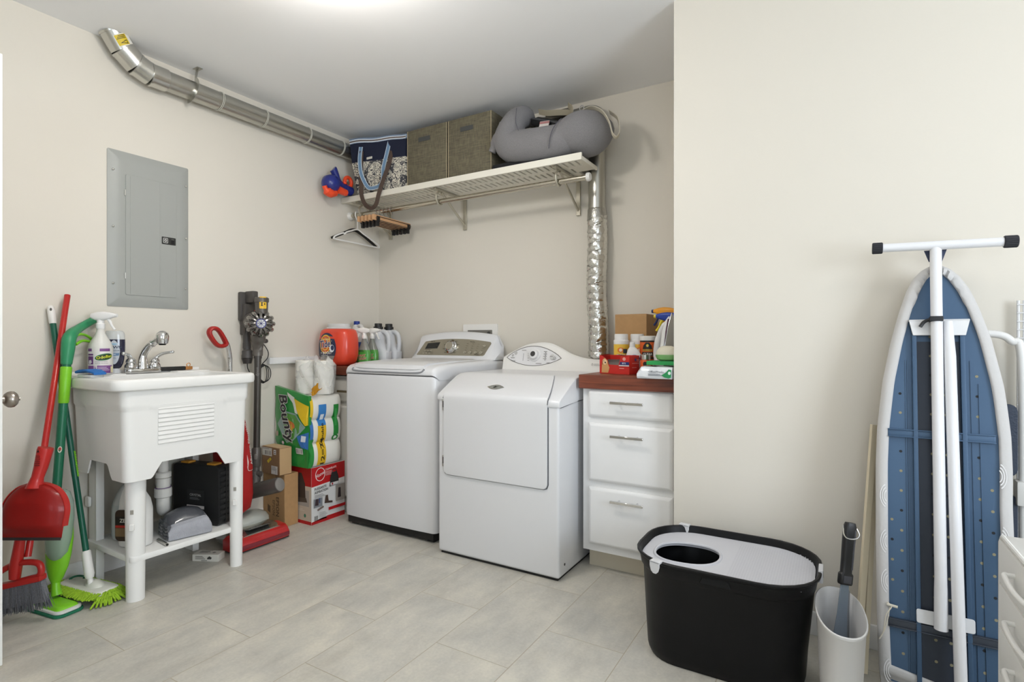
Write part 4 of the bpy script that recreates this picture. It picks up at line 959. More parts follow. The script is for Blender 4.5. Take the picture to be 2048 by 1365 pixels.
# black tool case standing on end
t = thing('tool_case', 'black hard plastic tool case standing on the sink shelf', 'case', (-2.70, 1.50, SHZ))
Mc = Matrix.Translation((-2.700, 1.528, SHZ+.0005)) @ Matrix.Rotation(radians(13), 4, 'Z')
BLK = mat('#1b1b1b', .5, bump=.15, bscale=500); b = B(BLK)
b.prism(rrect(-.145, .145, 0, .29, .022, 4), .078, Mc @ Matrix.Rotation(pi/2, 4, 'X') @ Matrix.Translation((0, 0, -.039)), bev=.006); cs = obj('case_body', b, t, world=True)
b = B(mat('#222222', .45))
for i in range(9): b.box(.143, .150, -.034, .034, .028+.027*i, .047+.027*i, .003, M=Mc)
b.box(.143, .1515, -.003, .003, .01, .28, .001, M=Mc)
obj('ribbed_edge', b, cs, 'ribbed side edge', world=True)
for x in (-.08, .085):
    b = B(mat('#c58a2d', .45)); b.box(x-.026, x+.026, -.030, .012, .286, .299, .004, M=Mc); obj('latch', b, t, 'amber latch', world=True)
pr = Print(lambda u, v, h: Mc @ V((u, -.0396-h, v)), rough=.4); pr.rect(-.055, .055, .085, .165, '#242424').rect(-.055, .055, .075, .09, '#cfc8c4').text('CRYSTAL', 0, .14, .016, '#b9b7b2', .0, sx=1.1).lines(-.035, .035, .125, .006, 2, .0022, '#777').lines(-.05, .04, .083, .005, 1, .0025, '#a6797c')
obj('label', pr, cs, 'dark sticker with white strip', world=True)
# folded grey cloth in a clear bag
t = thing('folded_towel', 'folded grey plush towel in clear wrap on the sink shelf', 'towel', (-2.59, 1.335, SHZ))
Mt = Matrix.Translation((-2.600, 1.392, SHZ+.001)) @ Matrix.Rotation(radians(78), 4, 'Z')
def tring(u, g=0):
    x = -.088+.178*u; hf = .060+.022*u**.7; e = min(1, .72+u*3) if u < .5 else (1-max(0, (u-.84)/.16)**2.2*.45)
    w = .078*(.93+.07*min(1, min(u+.05, 1-u+.02)*10)); hb = (hf+.040*sin(pi*min(1, .15+.8*u)))*e+g; hf = hf*e+g
    return x, w, hf, hb
b = B(mat('#a3a4aa', 1, bump=.6, bscale=250, var=.08, vscale=40, sheen=.3)); rings = []
for i in range(21):
    x, w, hf, hb = tring(i/20)
    rings.append([Mt @ V((x, y, z)) for y, z in cat([(-w, .004, 0), (-w-.004, hf*.5, 0), (-w+.004, hf*.9, 0), (-w*.72, hf*1.02, 0), (-w*.1, hb, 0), (w*.6, hb*.97, 0), (w, hf*.7, 0), (w, .004, 0)], 3) for y, z in ((y, z),)] if False else [Mt @ V((q.x, q.y, q.z)) for q in [V((x, v.x, max(.002, v.y))) for v in cat([(-w, .004, 0), (-w-.004, hf*.5, 0), (-w+.004, hf*.9, 0), (-w*.72, hf*1.02, 0), (-w*.1, hb, 0), (w*.6, hb*.97, 0), (w, hf*.7, 0), (w, .004, 0)], 3)]])
b.loft(rings); obj('towel_body', b, t, world=True)
b = B(mat('#4d4f54', .32, coat=.6, bump=.6, bscale=40)); rings = []
for i in range(21):
    x, w, hf, hb = tring(i/20, .0016)
    up = [V((x-.0012, v.x, max(.003, v.y))) for v in cat([(-w*.70, hf*1.02, 0), (-w*.1, hb, 0), (w*.6, hb*.97, 0), (w+.001, hf*.7, 0), (w+.001, .004, 0)], 3)]
    lo = [V((q.x, q.y-.001, max(.0025, q.z-.0035))) for q in up[::-1]]
    rings.append([Mt @ q for q in up+lo])
b.loft(rings)
for i in range(4): b.tube([Mt @ V((-.084-.004*sin(k), -.07+.135*k/6, .014+.016*i+.004*sin(k*2+i))) for k in range(7)], .0085, 8)
obj('dark_band', b, t, 'shiny darker grey wrap and folds', world=True)
# steel tube on the shelf
b = B(STEEL); b.tube([(-2.60, 1.274, SHZ+.0075), (-2.500, 1.262, SHZ+.0075)], .0068, 14); b.use('#151515'); b.tube([(-2.5005, 1.262, SHZ+.0075), (-2.4992, 1.2619, SHZ+.0075)], .0052, 12)
o = obj('metal_tube', b); tag(origin(o, (-2.57, 1.225, SHZ)), 'thin steel tube lying on the sink shelf before the towel', 'tube')
# clear plastic package behind the case
b = B(mat('#c9c8bd', .2, alpha=.75, coat=.4)); rings = []
for z, w, q in ((0, .055, .03), (.004, .06, .034), (.25, .058, .032), (.44, .054, .03), (.515, .05, .022), (.52, .045, .016)):
    rings.append([(-2.888+q*.6*cos(a)*(1+.05*sin(6*a)), 1.49+w*sin(a)*(1+.04*cos(7*a)), SHZ+z*.66+.0005) for a in [2*pi*i/32 for i in range(32)]])
b.loft(rings); o = obj('clear_package', b); tag(origin(o, (-2.888, 1.49, SHZ)), 'tall clear plastic package standing behind the black case', 'package')
# small flat box on the floor
t = thing('small_box', 'small flat white printed carton lying on the floor under the sink', 'box', (-2.675, 1.545, 0), radians(28))
b = B(mat('#d8d4ca', .6)); b.box(-.066, .066, -.028, .028, 0, .034, .0015, 1); bx = obj('box_body', b, t)
pr = Print(lambda u, v, h: V((u, v, .034+h)), rough=.6); pr.lines(-.045, .01, .015, .007, 4, .003, '#77746c').text('BTS', .0, .022, .010, '#5d5a53').ell(.03, -.002, .008, .007, '#8b8880'); obj('top_print', pr, bx)
pr = Print(lambda u, v, h: V((u, -.028-h, v)), rough=.6); pr.lines(-.05, .0, .024, .006, 3, .003, '#77746c').poly([(.01, .012), (.03, .012), (.034, .02), (.022, .027), (.012, .02)], '#3b3a36').rect(-.02, .01, .004, .007, '#77746c'); obj('front_print', pr, bx)
# ================================================================ stick vacuum on its wall dock
t = thing('stick_vacuum', 'grey cordless stick vacuum with blue hub hanging on a wall dock', 'vacuum', (-2.84, 1.92, .2))
G1 = mat('#5f5a55', .38, .35); G2 = mat('#6f6a64', .35, .4); G3 = mat('#4c4845', .45)
b = B(G3); b.box(-2.952, -2.925, 1.872, 1.968, 1.20, 1.368, .010); b.box(-2.952, -2.90, 1.885, 1.945, 1.12, 1.30, .008); b.box(-2.93, -2.855, 1.902, 1.938, 1.305, 1.372, .008); dk = obj('wall_dock', b, t, 'dark grey wall dock', world=True)
b = B(G1); b.tube([(-2.93, 1.93, 1.33), (-2.80, 1.925, 1.305), (-2.765, 1.91, 1.30)], [.018, .021, .022], 12); obj('handle_grip', b, t, world=True)
b = B(G1); cyx, cyy = -2.765, 1.896       # upright battery-like cylinder
b.tube([(cyx, cyy, 1.238), (cyx, cyy, 1.30), (cyx, cyy, 1.303), (cyx, cyy, 1.325), (cyx, cyy, 1.329)], [.033, .034, .037, .037, .033], 22)
for k in range(10): a = radians(-100+k*20); b.box(-.0015, .0015, .0362, .0385, 1.304, 1.325, M=Matrix.Translation((cyx, cyy, 0)) @ Matrix.Rotation(a, 4, 'Z'))
obj('cyclone_canister', b, t, world=True)
ca = math.atan2(-cyy, -cyx)
pr = Print(wrap((cyx, cyy, 1.25), .0352, ca+.22), fine=.006); pr.poly(rrect(-.019, .019, .015, .082, .004, 2), '#e3b732').poly([(-.012, .03), (.0, .03), (-.004, .04), (0, .05), (-.012, .05), (-.008, .04)], '#2a2415').poly([(.003, .034), (.013, .04), (.004, .05), (.006, .041)], '#2a2415').lines(-.012, .012, .065, .006, 2, .002, '#b98f20')
obj('warning_sticker', pr, t, 'yellow warning sticker', world=True)
# main body: horizontal drum facing the room
hub = V((-2.675, 1.885, 1.185)); ax = V((.80, -.60, 0)).normalized()
ax = V((.62, -.60, -.02)).normalized()
b = B(G2); q = V((-2.87, 1.925, 1.195))
b.tube([q-V((.03, 0, 0)), q, q+V((.07, -.02, 0)), q+V((.095, -.025, 0))], [.052, .058, .058, .05], 24); obj('motor_drum', b, t, world=True)
b = B(mat('#8b8885', .16, .9)); c0 = V((-2.775, 1.895, 1.182))
d2 = V((.86, -.5, 0)).normalized(); Mx = frame(c0, (.5, .86, 0), (0, 0, 1))  # local z points to the room
b.lathe([(.055, -.04), (.066, -.02), (.066, .0), (.055, .016), (.03, .026)], 28, M=Mx)
for k in range(12):
    a = 2*pi*k/12; r0, r1 = .028, .066
    b.tube(cat([Mx @ V((r0*cos(a), r0*sin(a), .050)), Mx @ V((.046*cos(a), .046*sin(a), .046)), Mx @ V((.062*cos(a), .062*sin(a), .022)), Mx @ V((r1*cos(a), r1*sin(a), -.005))], 3), [.008]*4+[.012]*3+[.014]*3, 8)
b.lathe([(.030, .02), (.031, .052), (.027, .058)], 22, M=Mx)
cyc = obj('cyclone_ring', b, t, 'shiny dark ring of cyclones', world=True)
b = B(mat('#45467e', .35)); b.lathe([(.0265, .056), (.0265, .061), (.022, .060), (.020, .055)], 22, M=Mx); b.use('#3a3b6c'); b.lathe([(.0195, .055), (.006, .056), (.004, .063), (.001, .064)], 16, M=Mx)
for k in range(8): a = 2*pi*k/8; b.tube([Mx @ V((.006*cos(a), .006*sin(a), .058)), Mx @ V((.019*cos(a), .019*sin(a), .0575))], .0013, 5)
obj('hub', b, cyc, 'blue filter hub', world=True)
b = B(mat('#a8322c', .4)); b.box(-2.85, -2.80, 1.905, 1.935, 1.247, 1.262, .004); obj('release_button', b, t, 'red release button', world=True)
b = B(G2); b.tube(cat([(-2.815, 1.915, 1.14), (-2.825, 1.918, 1.10), (-2.84, 1.925, 1.055), (-2.845, 1.928, 1.02)], 4), [.045]*2+[.038]*4+[.03]*3+[.027]*4, 16); b.tube([(-2.845, 1.928, 1.03), (-2.845, 1.928, 1.0)], [.0275, .0265], 16); obj('neck', b, t, world=True)
b = B(mat('#8c8984', .3, .4)); M = frame(V((-2.845, 1.928, 1.05))+V((.57, -.82, 0))*.0255+V((.045, .065, 0))*.28, (.82, .57, 0), (0, 0, 1)); b.prism(rrect(-.008, .008, -.02, .02, .006, 3), .006, M, bev=.002); obj('neck_button', b, t, 'light grey button', world=True)
b = B(mat('#56524e', .3, .55)); b.tube([(-2.845, 1.928, 1.01), (-2.858, 1.928, .46)], .0185, 18); b.tube([(-2.8445, 1.928, 1.018), (-2.8455, 1.928, .985)], .0215, 18); tb = obj('tube', b, t, world=True)
pr = Print(lambda u, v, h: V((-2.8495, 1.928, .80))+V((.83, .56, 0)).normalized()*(.0187+h)*sin(u/.0187)+V((.56, -.83, 0)).normalized()*(.0187+h)*cos(u/.0187)+V((.0236, 0, 1))*v, rough=.4); pr.text('dyson', .004, .11, .022, '#8d8984', .0, 0, pi/2); obj('lettering', pr, tb, 'pale maker lettering', world=True)
b = B(G1); b.tube([(-2.858, 1.928, .475), (-2.858, 1.928, .465), (-2.860, 1.926, .37), (-2.860, 1.925, .36)], [.0195, .0255, .0255, .0215], 18); cf = obj('cuff', b, t, world=True)
b = B(mat('#9a9690', .3, .4)); M = frame(V((-2.859, 1.926, .425))+V((.57, -.82, 0))*.0245+V((.82, .57, 0))*.008, (.82, .57, 0), (0, 0, 1)); b.prism(rrect(-.007, .007, -.016, .016, .005, 3), .005, M, bev=.0015, seg=1); obj('cuff_button', b, cf, 'light grey button', world=True)
b = B(G3); b.tube(cat([(-2.860, 1.925, .365), (-2.858, 1.922, .33), (-2.845, 1.914, .295), (-2.828, 1.902, .265)], 4), [.022]*4+[.028]*5+[.026]*4, 16)
b.tube([V((-2.875, 1.905, .325)), V((-2.82, 1.93, .325))], .017, 12); obj('swivel_joint', b, t, world=True)
b = B(G1); a, c = V((-2.90, 1.865, .215)), V((-2.66, 1.935, .285)); b.tube([a, a.lerp(c, .03), a.lerp(c, .95), c], [.036, .042, .042, .039], 24); fh = obj('floor_head', b, t, world=True)
b = B(mat('#8b8782', .5, .2)); dd = (c-a).normalized(); b.tube([c-dd*.002, c+dd*.004, c+dd*.006], [.037, .036, .030], 22); obj('end_cap', b, fh, 'paler round end cap', world=True)
# crevice tool clipped under the dock
b = B(G3); b.tube(cat([(-2.915, 1.905, 1.155), (-2.912, 1.903, 1.08), (-2.905, 1.90, 1.045)], 4), [.020]*5+[.022]*4, 14); b.tube(cat([(-2.905, 1.90, 1.05), (-2.903, 1.90, 1.02), (-2.900, 1.898, .985)], 4), [.02]*3+[.028]*3+[.03]*3, 14); b.use('#332f2d'); b.tube([(-2.900, 1.898, .985), (-2.899, 1.898, .955)], [.029, .022], 14); obj('brush_tool', b, t, 'dark brush attachment', world=True)
b = B(G3); b.prism(rrect(-.045, .045, -.013, .013, .0125, 5), .016, frame((-2.925, 1.995, 1.085), (0, 1, 0), (0, 0, 1)), bev=.004); obj('charger_block', b, t, 'dark charger plug', world=True)
b = B(mat('#1d1c1b', .5)); b.tube(cat([(-2.91, 1.985, 1.082), (-2.905, 2.01, 1.06), (-2.905, 2.035, 1.02), (-2.91, 2.035, .985), (-2.915, 2.01, .955), (-2.915, 1.99, .935), (-2.925, 1.96, .915)], 6), .0028, 6)
for k in range(3):
    b.tube([(-2.92+.004*k, 2.012+(.026+.006*k)*cos(a)+.004*k, .885+(.056-.004*k)*sin(a)+.006) for a in [2*pi*i/28 for i in range(28)]], .0026, 6, closed=True)
b.tube([(-2.918, 2.0, .942), (-2.91, 2.012, .937)], .006, 6); b.tube(cat([(-2.91, 1.905, .965), (-2.915, 1.91, .93), (-2.92, 1.925, .905)], 4), .0028, 6); obj('charger_cable', b, t, 'coiled black cable', world=True)
# wall outlet behind the charger
t = thing('wall_outlet', 'pale wall outlet plate behind the stick vacuum charger', 'outlet', (XL, 2.0, 1.03))
b = B(mat('#d9d4ca', .4)); b.prism(rrect(1.955, 2.03, .985, 1.105, .004, 2), .006, frame((XL, 0, 0), (0, 1, 0), (0, 0, 1)), bev=.002, seg=1); obj('plate', b, t, world=True)
# ================================================================ red upright vacuum
t = thing('upright_vacuum', 'red upright bag vacuum with chrome hood behind the utility sink', 'vacuum', (-2.72, 1.79, 0))
RED = mat('#b01d1d', .32, coat=.4)
b = B(RED); ys = (1.632, 1.955)
rings = []
for y, k in ((ys[0], .75), (ys[0]+.012, .95), (ys[0]+.03, 1), (ys[1]-.03, 1), (ys[1]-.012, .95), (ys[1], .72)):
    x1 = -2.585+(.0)*k-.014*(1-k)*4; rings.append([(x1-.10, y, .012), (x1-.004, y, .012), (x1, y, .022), (x1-.002, y, .040*k+.006), (x1-.014, y, .064*k), (x1-.034, y, .078*k), (x1-.10, y, .084*k)])
b.loft(rings); nz = obj('nozzle', b, t, 'red nozzle front', world=True)
b = B(mat('#7c2a33', .4)); b.box(-2.588, -2.583, 1.645, 1.942, .020, .040, .002); obj('bumper', b, nz, 'darker bumper strip', world=True)
b = B(mat('#2b2423', .5)); b.box(-2.69, -2.60, 1.64, 1.95, .003, .014); obj('brush_opening', b, nz, world=True)
b = B(mat('#b7b6ae', .15, .9)); rings = []
for x, z, w in ((-2.612, .080, .145), (-2.66, .092, .150), (-2.70, .100, .145), (-2.735, .108, .13), (-2.80, .10, .12), (-2.85, .08, .11)):
    rings.append([(x, 1.793+w*math.copysign(abs(cos(a))**.5, cos(a)), max(.02, .02+(z-.02)*math.copysign(abs(sin(a))**.5, sin(a)))) for a in [2*pi*i/28 for i in range(28)]])
b.loft(rings); obj('hood', b, t, 'chrome base hood', world=True)
b = B(mat('#b9bcb4', .25, .35, coat=.4)); b.loft([[(-2.748+.078*k*cos(a)-.02, 1.80+.135*k2*math.copysign(abs(sin(a))**.8, sin(a)), .100+zz) for a in [2*pi*i/28 for i in range(28)]] for zz, k, k2 in ((-.02, 1, 1), (.010, .98, .97), (.032, .86, .84), (.046, .62, .62), (.050, .3, .4))]); obj('motor_cover', b, t, 'domed chrome motor cover', world=True)
pr = Print(lambda u, v, h: V((-2.648+.030*v/.03*1.0, 1.80+u, .0925+.0065*v/.03+h+.001)), rough=.3, step=.0005); pr.rect(-.075, .06, -.028, .03, '#1a1a1a').rect(-.07, .05, .022, .027, '#d8d8d4').text('Eureka', -.01, -.003, .022, '#cfcfca', .01); obj('nameplate', pr, t, 'black nameplate with pale lettering', world=True)
BAGR = ((.17, .04, .03, -2.735), (.19, .075, .05, -2.738), (.26, .088, .068, -2.742), (.42, .092, .072, -2.755), (.58, .088, .062, -2.775), (.68, .075, .045, -2.79), (.72, .062, .028, -2.797), (.735, .058, .018, -2.80))
# bag
b = B(mat('#a81717', .45, bump=.25, bscale=25)); rings = []
for z, w, d, x in BAGR:
    rings.append([(x+d*math.copysign(abs(cos(a))**.8, cos(a))-(z-.2)*.02, 1.725+w*math.copysign(abs(sin(a))**.7, sin(a)), z) for a in [2*pi*i/32 for i in range(32)]])
b.loft(rings); bag = obj('dust_bag', b, t, 'red cloth dust bag', world=True)
b = B(mat('#5f6063', .5)); b.box(-2.832, -2.775, 1.665, 1.785, .728, .752, .004); obj('bag_clip', b, t, 'grey bag clip', world=True)
def bagf(u, v, h):
    z = .54+v
    for (z0, w0, d0, x0), (z1, w1, d1, x1) in zip(BAGR, BAGR[1:]):
        if z0 <= z <= z1: break
    k = (z-z0)/(z1-z0); w, d, x = w0+(w1-w0)*k, d0+(d1-d0)*k, x0+(x1-x0)*k
    a = radians(38)+u/.075; h += .0012
    return V((x+(d+h)*math.copysign(abs(cos(a))**.8, cos(a))-(z-.2)*.02, 1.725+(w+h)*math.copysign(abs(sin(a))**.7, sin(a)), z))
pr = Print(bagf, rough=.5, step=.0006, fine=.012)
pr.poly(rrect(-.030, .030, -.15, .14, .012, 4), '#d8cfca').poly(rrect(-.0275, .0275, -.147, .137, .010, 4), '#ac1d1d').text('Allergen Filtration', .003, -.01, .030, '#e3dad6', .015, 0, pi/2); obj('bag_lettering', pr, bag, 'white framed lettering', world=True)
b = B(CHROME); b.tube(cat([(-2.86, 1.765, .10), (-2.87, 1.772, .5), (-2.87, 1.775, .93), (-2.868, 1.772, 1.0), (-2.862, 1.757, 1.06), (-2.857, 1.742, 1.082)], 5), .0125, 14); obj('handle_tube', b, t, 'chrome handle tube', world=True)
b = B(mat('#a8241f', .4)); lp = cat([(-2.858, 1.745, 1.075), (-2.852, 1.712, 1.128), (-2.852, 1.690, 1.150), (-2.855, 1.668, 1.152), (-2.858, 1.655, 1.138), (-2.858, 1.658, 1.115), (-2.858, 1.685, 1.075), (-2.858, 1.71, 1.058), (-2.858, 1.735, 1.06)], 4, closed=True)
b.tube(lp, 1, closed=True, prof=[(.019*cos(a), .0115*sin(a)) for a in [2*pi*i/10 for i in range(10)]], up=(1, 0, 0)); obj('handle_grip', b, t, 'red loop grip', world=True)
# ================================================================ boxes and paper goods left of the washer
t = thing('carton', 'tall plain brown carton under the smaller box beside the vacuum', 'carton', (-2.85, 2.08, 0))
b = B(CARD); b.box(-2.951, -2.752, 2.035, 2.128, 0, .305, .002, 1); bx = obj('box_body', b, t, world=True)
pr = Print(lambda u, v, h: V((-2.852+u, 2.035-h, .155+v)), rough=.8); pr.text('EPSON', .03, .095, .036, '#5a452f', .015, 0, -pi/2).text('EPSON', .035, -.045, .038, '#5a452f', .015, 0, -pi/2).text('EPSON', .0, -.055, .03, '#6d5439', .01, 0, -pi/2).poly([(-.055, -.04), (-.03, -.05), (-.03, -.09), (-.055, -.08)], '#6d5439')
obj('lettering', pr, bx, 'faded dark lettering', world=True)
t = thing('shipping_box', 'small brown shipping box with labels on top of the tall carton', 'carton', (-2.83, 2.06, .306))
M6 = Matrix.Translation((-2.834, 2.054, .3065)) @ Matrix.Rotation(radians(-2), 4, 'Z')
b = B(mat('#8a6a4b', .75, var=.05, vscale=40)); b.box(-.086, .083, -.050, .030, 0, .158, .002, 1, M=M6); b.use(mat('#bb9a70', .8)); b.box(.083, .0836, -.048, .028, .003, .155, M=M6); b.use(mat('#c7ab84', .8)); b.box(-.083, .081, -.046, .028, .158, .1586, M=M6); bx = obj('box_body', b, t, world=True)
pr = Print(lambda u, v, h: M6 @ V((u, -.050-h, v)), rough=.6); pr.rect(-.082, .012, .105, .152, '#d4d0c6').bars(-.055, .0, .112, .135, '#45433f', 14).lines(-.078, .005, .145, .006, 1, .003, '#6c6a64').rect(.028, .052, .118, .146, '#dcd9d2').rect(.033, .047, .123, .128, '#55534e').rect(.033, .047, .134, .139, '#55534e').poly([(-.035, .075), (-.002, .098), (.010, .088), (-.022, .062)], '#d8bd37').text('!', -.012, .08, .018, '#6c5a17', .02).rect(.008, .068, .004, .052, '#d9d5cd').lines(.012, .06, .045, .006, 4, .0025, '#8b8982').bars(.05, .066, .01, .03, '#55534e', 5)
obj('shipping_labels', pr, bx, 'white and yellow shipping labels', world=True)
# printed vacuum box
t = thing('printed_box', 'red and white printed cleaner box under the paper towel pack', 'carton', (-2.78, 2.26, 0))
b = B(mat('#d5d3cf', .5)); hx, hy0, hy1, hz = -2.645, 2.136, 2.386, .336; b.box(-2.93, hx, hy0, hy1, 0, hz, .0012, 1); bx = obj('box_body', b, t, world=True)
pr = Print(lambda u, v, h: V((hx+h, hy0+u, v)), rough=.4, step=.0003); W_ = hy1-hy0
pr.rect(0, W_, .0, hz, '#d9d8d5').poly([(0, .222), (W_, .238), (W_, hz), (0, hz)], '#b3181c').poly([(0, .0), (W_, .0), (W_, .028), (.11, .028), (.11, .016), (0, .016)], '#b3181c').ring(.063, .288, .036, .040, .004, '#ecdedb').text('Hoover', .064, .288, .030, '#ecdedb', .01, .25, .3, sx=.75).text('CLEANSLATE', .10, .308, .015, '#eadcd9', .012, 0, .06, 'LEFT', .95).lines(.102, .165, .294, .007, 4, .0035, '#d79a97')
pr.text('PUISSANTE', .02, .205, .021, '#4a4a48', .01, 0, .07, 'LEFT', .85).text('ASPIRATION', .02, .184, .021, '#4a4a48', .01, 0, .07, 'LEFT', .85).lines(.02, .10, .168, .007, 3, .003, '#8b8a87')
pr.poly([(.13, .20), (.20, .205), (.198, .25), (.185, .285), (.145, .283), (.134, .25)], '#2b2a29').ring(.166, .288, .018, .015, .004, '#2b2a29').rect(.136, .198, .205, .222, '#d2d0cd').ell(.150, .214, .006, .007, '#a3202a')
pr.rect(.012, .075, .098, .15, '#7f8286').poly([(.02, .11), (.045, .108), (.048, .145), (.025, .148)], '#3c2f33').rect(.05, .058, .12, .15, '#39466a').poly([(.09, .11), (.15, .10), (.15, .112), (.12, .118), (.115, .155), (.10, .155)], '#4b3c33').rect(.175, .245, .10, .20, '#9a938b').poly([(.19, .12), (.215, .12), (.212, .18), (.195, .18)], '#33292b').poly([(.035, .085), (.08, .098), (.085, .088), (.04, .075)], '#77675f').rect(.12, W_, .060, .078, '#b3181c').lines(.05, .11, .06, .008, 5, .003, '#a9a7a3').bars(.015, .04, .022, .05, '#3c3b39', 9)
obj('front_print', pr, bx, 'printed front with cleaner pictures', world=True)
pr = Print(lambda u, v, h: V((-2.93+u, hy0-h, v)), rough=.4); Wd = hx+2.93; pr.rect(0, Wd, .0, hz, '#c6b8a6').rect(0, Wd, .225, hz, '#a8161a').rect(0, Wd, 0, .02, '#b3181c').rect(.08, Wd-.02, .105, .20, '#a7a099').poly([(.15, .15), (.235, .15), (.23, .24), (.20, .30), (.175, .30), (.16, .24)], '#3a302c').poly([(.12, .12), (.25, .13), (.24, .155), (.14, .15)], '#4d443d').ell(Wd-.055, .05, .009, .011, '#3f7a62').lines(.12, .24, .085, .008, 2, .003, '#d8d0c4'); obj('side_print', pr, bx, world=True)
# paper towel pack
t = thing('paper_towel_pack', 'green wrapped pack of paper towels standing on the printed box', 'paper towels', (-2.78, 2.25, hz))
px0, px1, py0, py1, pz0, pz1 = -2.945, -2.628, 2.105, 2.362, hz+.0015, .788
def packy(g=0): pass
b = B(mat('#e6e3da', .55, bump=.15, bscale=60))
nr = 3; rh = (pz1-pz0)/nr*.93
rings = []
def pack_ring(x, ins=0): pass
prof2 = []
ys_ = py1-py0
for i in range(nr):
    z0 = pz0+i*rh; 
    for k in range(9):
        a = -pi/2+pi*k/8; prof2.append((1, z0+rh/2+rh/2*sin(a)*.98, .026*cos(a)))
right = [(py0+.028-0, 0)]
rings = []
for i in range(13):
    u = i/12; y = py0+.012+(py1-py0-.024)*u; e = min(1, min(u+.02, 1-u+.02)*9)
    ring = [(px1-.032+q*(.7+.3*e), y, z) for _, z, q in prof2]+[(px1-.06, y, pz0+nr*rh+.004*e), (px0+.03, y, pz0+nr*rh+.0), (px0+.012, y, pz0+nr*rh-.03), (px0+.006, y, pz0+.03), (px0+.02, y, pz0)]
    rings.append(ring)
b.loft(rings); pk = obj('wrapped_rolls', b, t, 'white rolls under clear film', world=True, sharp=60)
# printed front film
GRB = '#2c8a3c'
def ff(u, v, h):   # front film, u 0..1 over x, v 0..1 up; pillowed, leaning back at the top left
    z = pz0+.004+v*(pz1-pz0+.05*(1-u)-.03)
    bul = .014*(1-(2*u-1)**4)*(1-(2*v-1)**6)+.004*cos(v*pi*6)*(.5+.5*u)
    return V((px0+.004+(px1-px0-.012)*u, py0+.006-bul-h, z))
b = B(mat(GRB, .3, coat=.3)); b.sheet(lambda a, c: ff(a, c, 0), 20, 26, 0)
tt = B(mat(GRB, .3, coat=.3)); 
rings = []
for i in range(14):
    v = i/13; rings.append([ff(u, v, 0) for u in [k/12 for k in range(13)]]+[V((px1-.010, py0+.025, ff(1, v, 0).z)), V((px0+.008, py0+.025, ff(0, v, 0).z))])
tt.loft(rings); fm = obj('front_film', tt, t, 'green printed film', world=True, sharp=60); b.bm.free()
pr = Print(ff, rough=.3, fine=.05, step=.0005)
pr.poly([(0, 0), (.36, 0), (.36, .03), (.30, .10), (.06, .28), (.03, .5), (.0, .62)], '#ded9cd').poly([(.45, .0), (1, 0), (1, .30), (.72, .36)], GRB)
pr.poly([(.40, .97), (.62, .93), (.74, .72), (.66, .73), (.57, .85), (.42, .93)], '#dedbd2').poly([(.10, .52), (.38, .72), (.70, .72), (.93, .56), (.62, .35), (.42, .30)], '#8fa9a2').poly([(.14, .52), (.39, .70), (.68, .70), (.88, .56), (.61, .37), (.43, .33)], '#5c9a45').poly([(.20, .52), (.36, .64), (.56, .60), (.62, .52), (.52, .42), (.40, .40)], '#d0a63c').ell(.55, .55, .10, .05, '#d4763a')
pr.poly([(.62, .92), (1.0, .86), (1.0, .60), (.93, .58), (.70, .78)], '#e0bd2c').poly([(.72, .42), (1.0, .50), (1.0, .26), (.84, .28)], '#3b6fae').rect(.84, .95, .36, .44, '#d7dde3').rect(.70, .88, .185, .265, '#d5d3cd').bars(.715, .865, .195, .255, '#4a4946', 14)
pr.poly([(.20, .20), (.37, .20), (.37, .32), (.22, .34)], '#1f6a3f').ell(.33, .30, .035, .022, '#d8c9cf').ell(.33, .235, .045, .035, '#c9d8d6').ell(.13, .40, .045, .035, '#a58d7c')
obj('front_print', pr, fm, 'yellow, blue and green print', world=True)
# slanted black brand lettering with pale outline
def lf(u, v, h): return ff(.145+(u)*1.0, v, h)
pr = Print(lambda u, v, h: ff(.42+u*cos(-1.28)*1.55-v*sin(-1.28)*1.55, .64+(u*sin(-1.28)+v*cos(-1.28)), h+.010), rough=.35, step=.0006)
pr.text('Bounty', 0, 0, .215, '#d9d6d0', .06, .15, 0, sx=1.0).text('Bounty', 0, 0, .215, '#211f20', .028, .15, 0, sx=1.0)
obj('brand_lettering', pr, fm, 'large slanted black lettering', world=True)
def rf(u, v, h):   # right-hand side, u over y, v up
    z = pz0+v*(nr*rh); k = (v*nr) % 1; q = .026*sqrt(max(.02, 1-(2*k-1)**2))
    return V((px1-.032+q+.0018+h, py0+.012+u*(py1-py0-.024), z))
def stripe(pr, u0, u1, v0, v1, c, sl=0):
    n = 14
    for i in range(n): a, d = v0+(v1-v0)*i/n, v0+(v1-v0)*(i+1)/n; pr.poly([(u0, a), (u1, a+sl), (u1, d+sl), (u0, d)], c); pr.h -= pr.step
    pr.h += pr.step
pr = Print(rf, rough=.35, step=.0006); stripe(pr, .0, .12, 0, .40, GRB); stripe(pr, .0, .10, .40, .66, '#3b6fae'); stripe(pr, .0, .09, .66, .97, '#e0bd2c')
obj('corner_print', pr, pk, 'green, blue and yellow corner print', world=True); pr = Print(rf, rough=.35, step=.0006); stripe(pr, .24, .50, .02, .58, '#e0b52a'); stripe(pr, .26, .50, .58, .88, '#3a7fc0'); prg = Print(rf, rough=.35, step=.0006); stripe(prg, .74, .90, .42, .86, '#2c8a3c'); prg.ell(.80, .38, .10, .045, '#2c8a3c').ell(.80, .38, .05, .022, '#dfe3da').rect(.76, .84, .55, .80, '#3e9a4d'); obj('edge_print', prg, pk, 'green printed edge stripe', world=True)
for k in (.18, .32): pass
pr.text('12=24', .40, .20, .16, '#2b2618', .02, 0, pi/2, sx=1).text('Double', .38, .45, .11, '#2b2618', .015, 0, pi/2).rect(.33, .44, .66, .74, '#dfe6ea')
obj('side_print', pr, pk, 'yellow and blue side print', world=True)
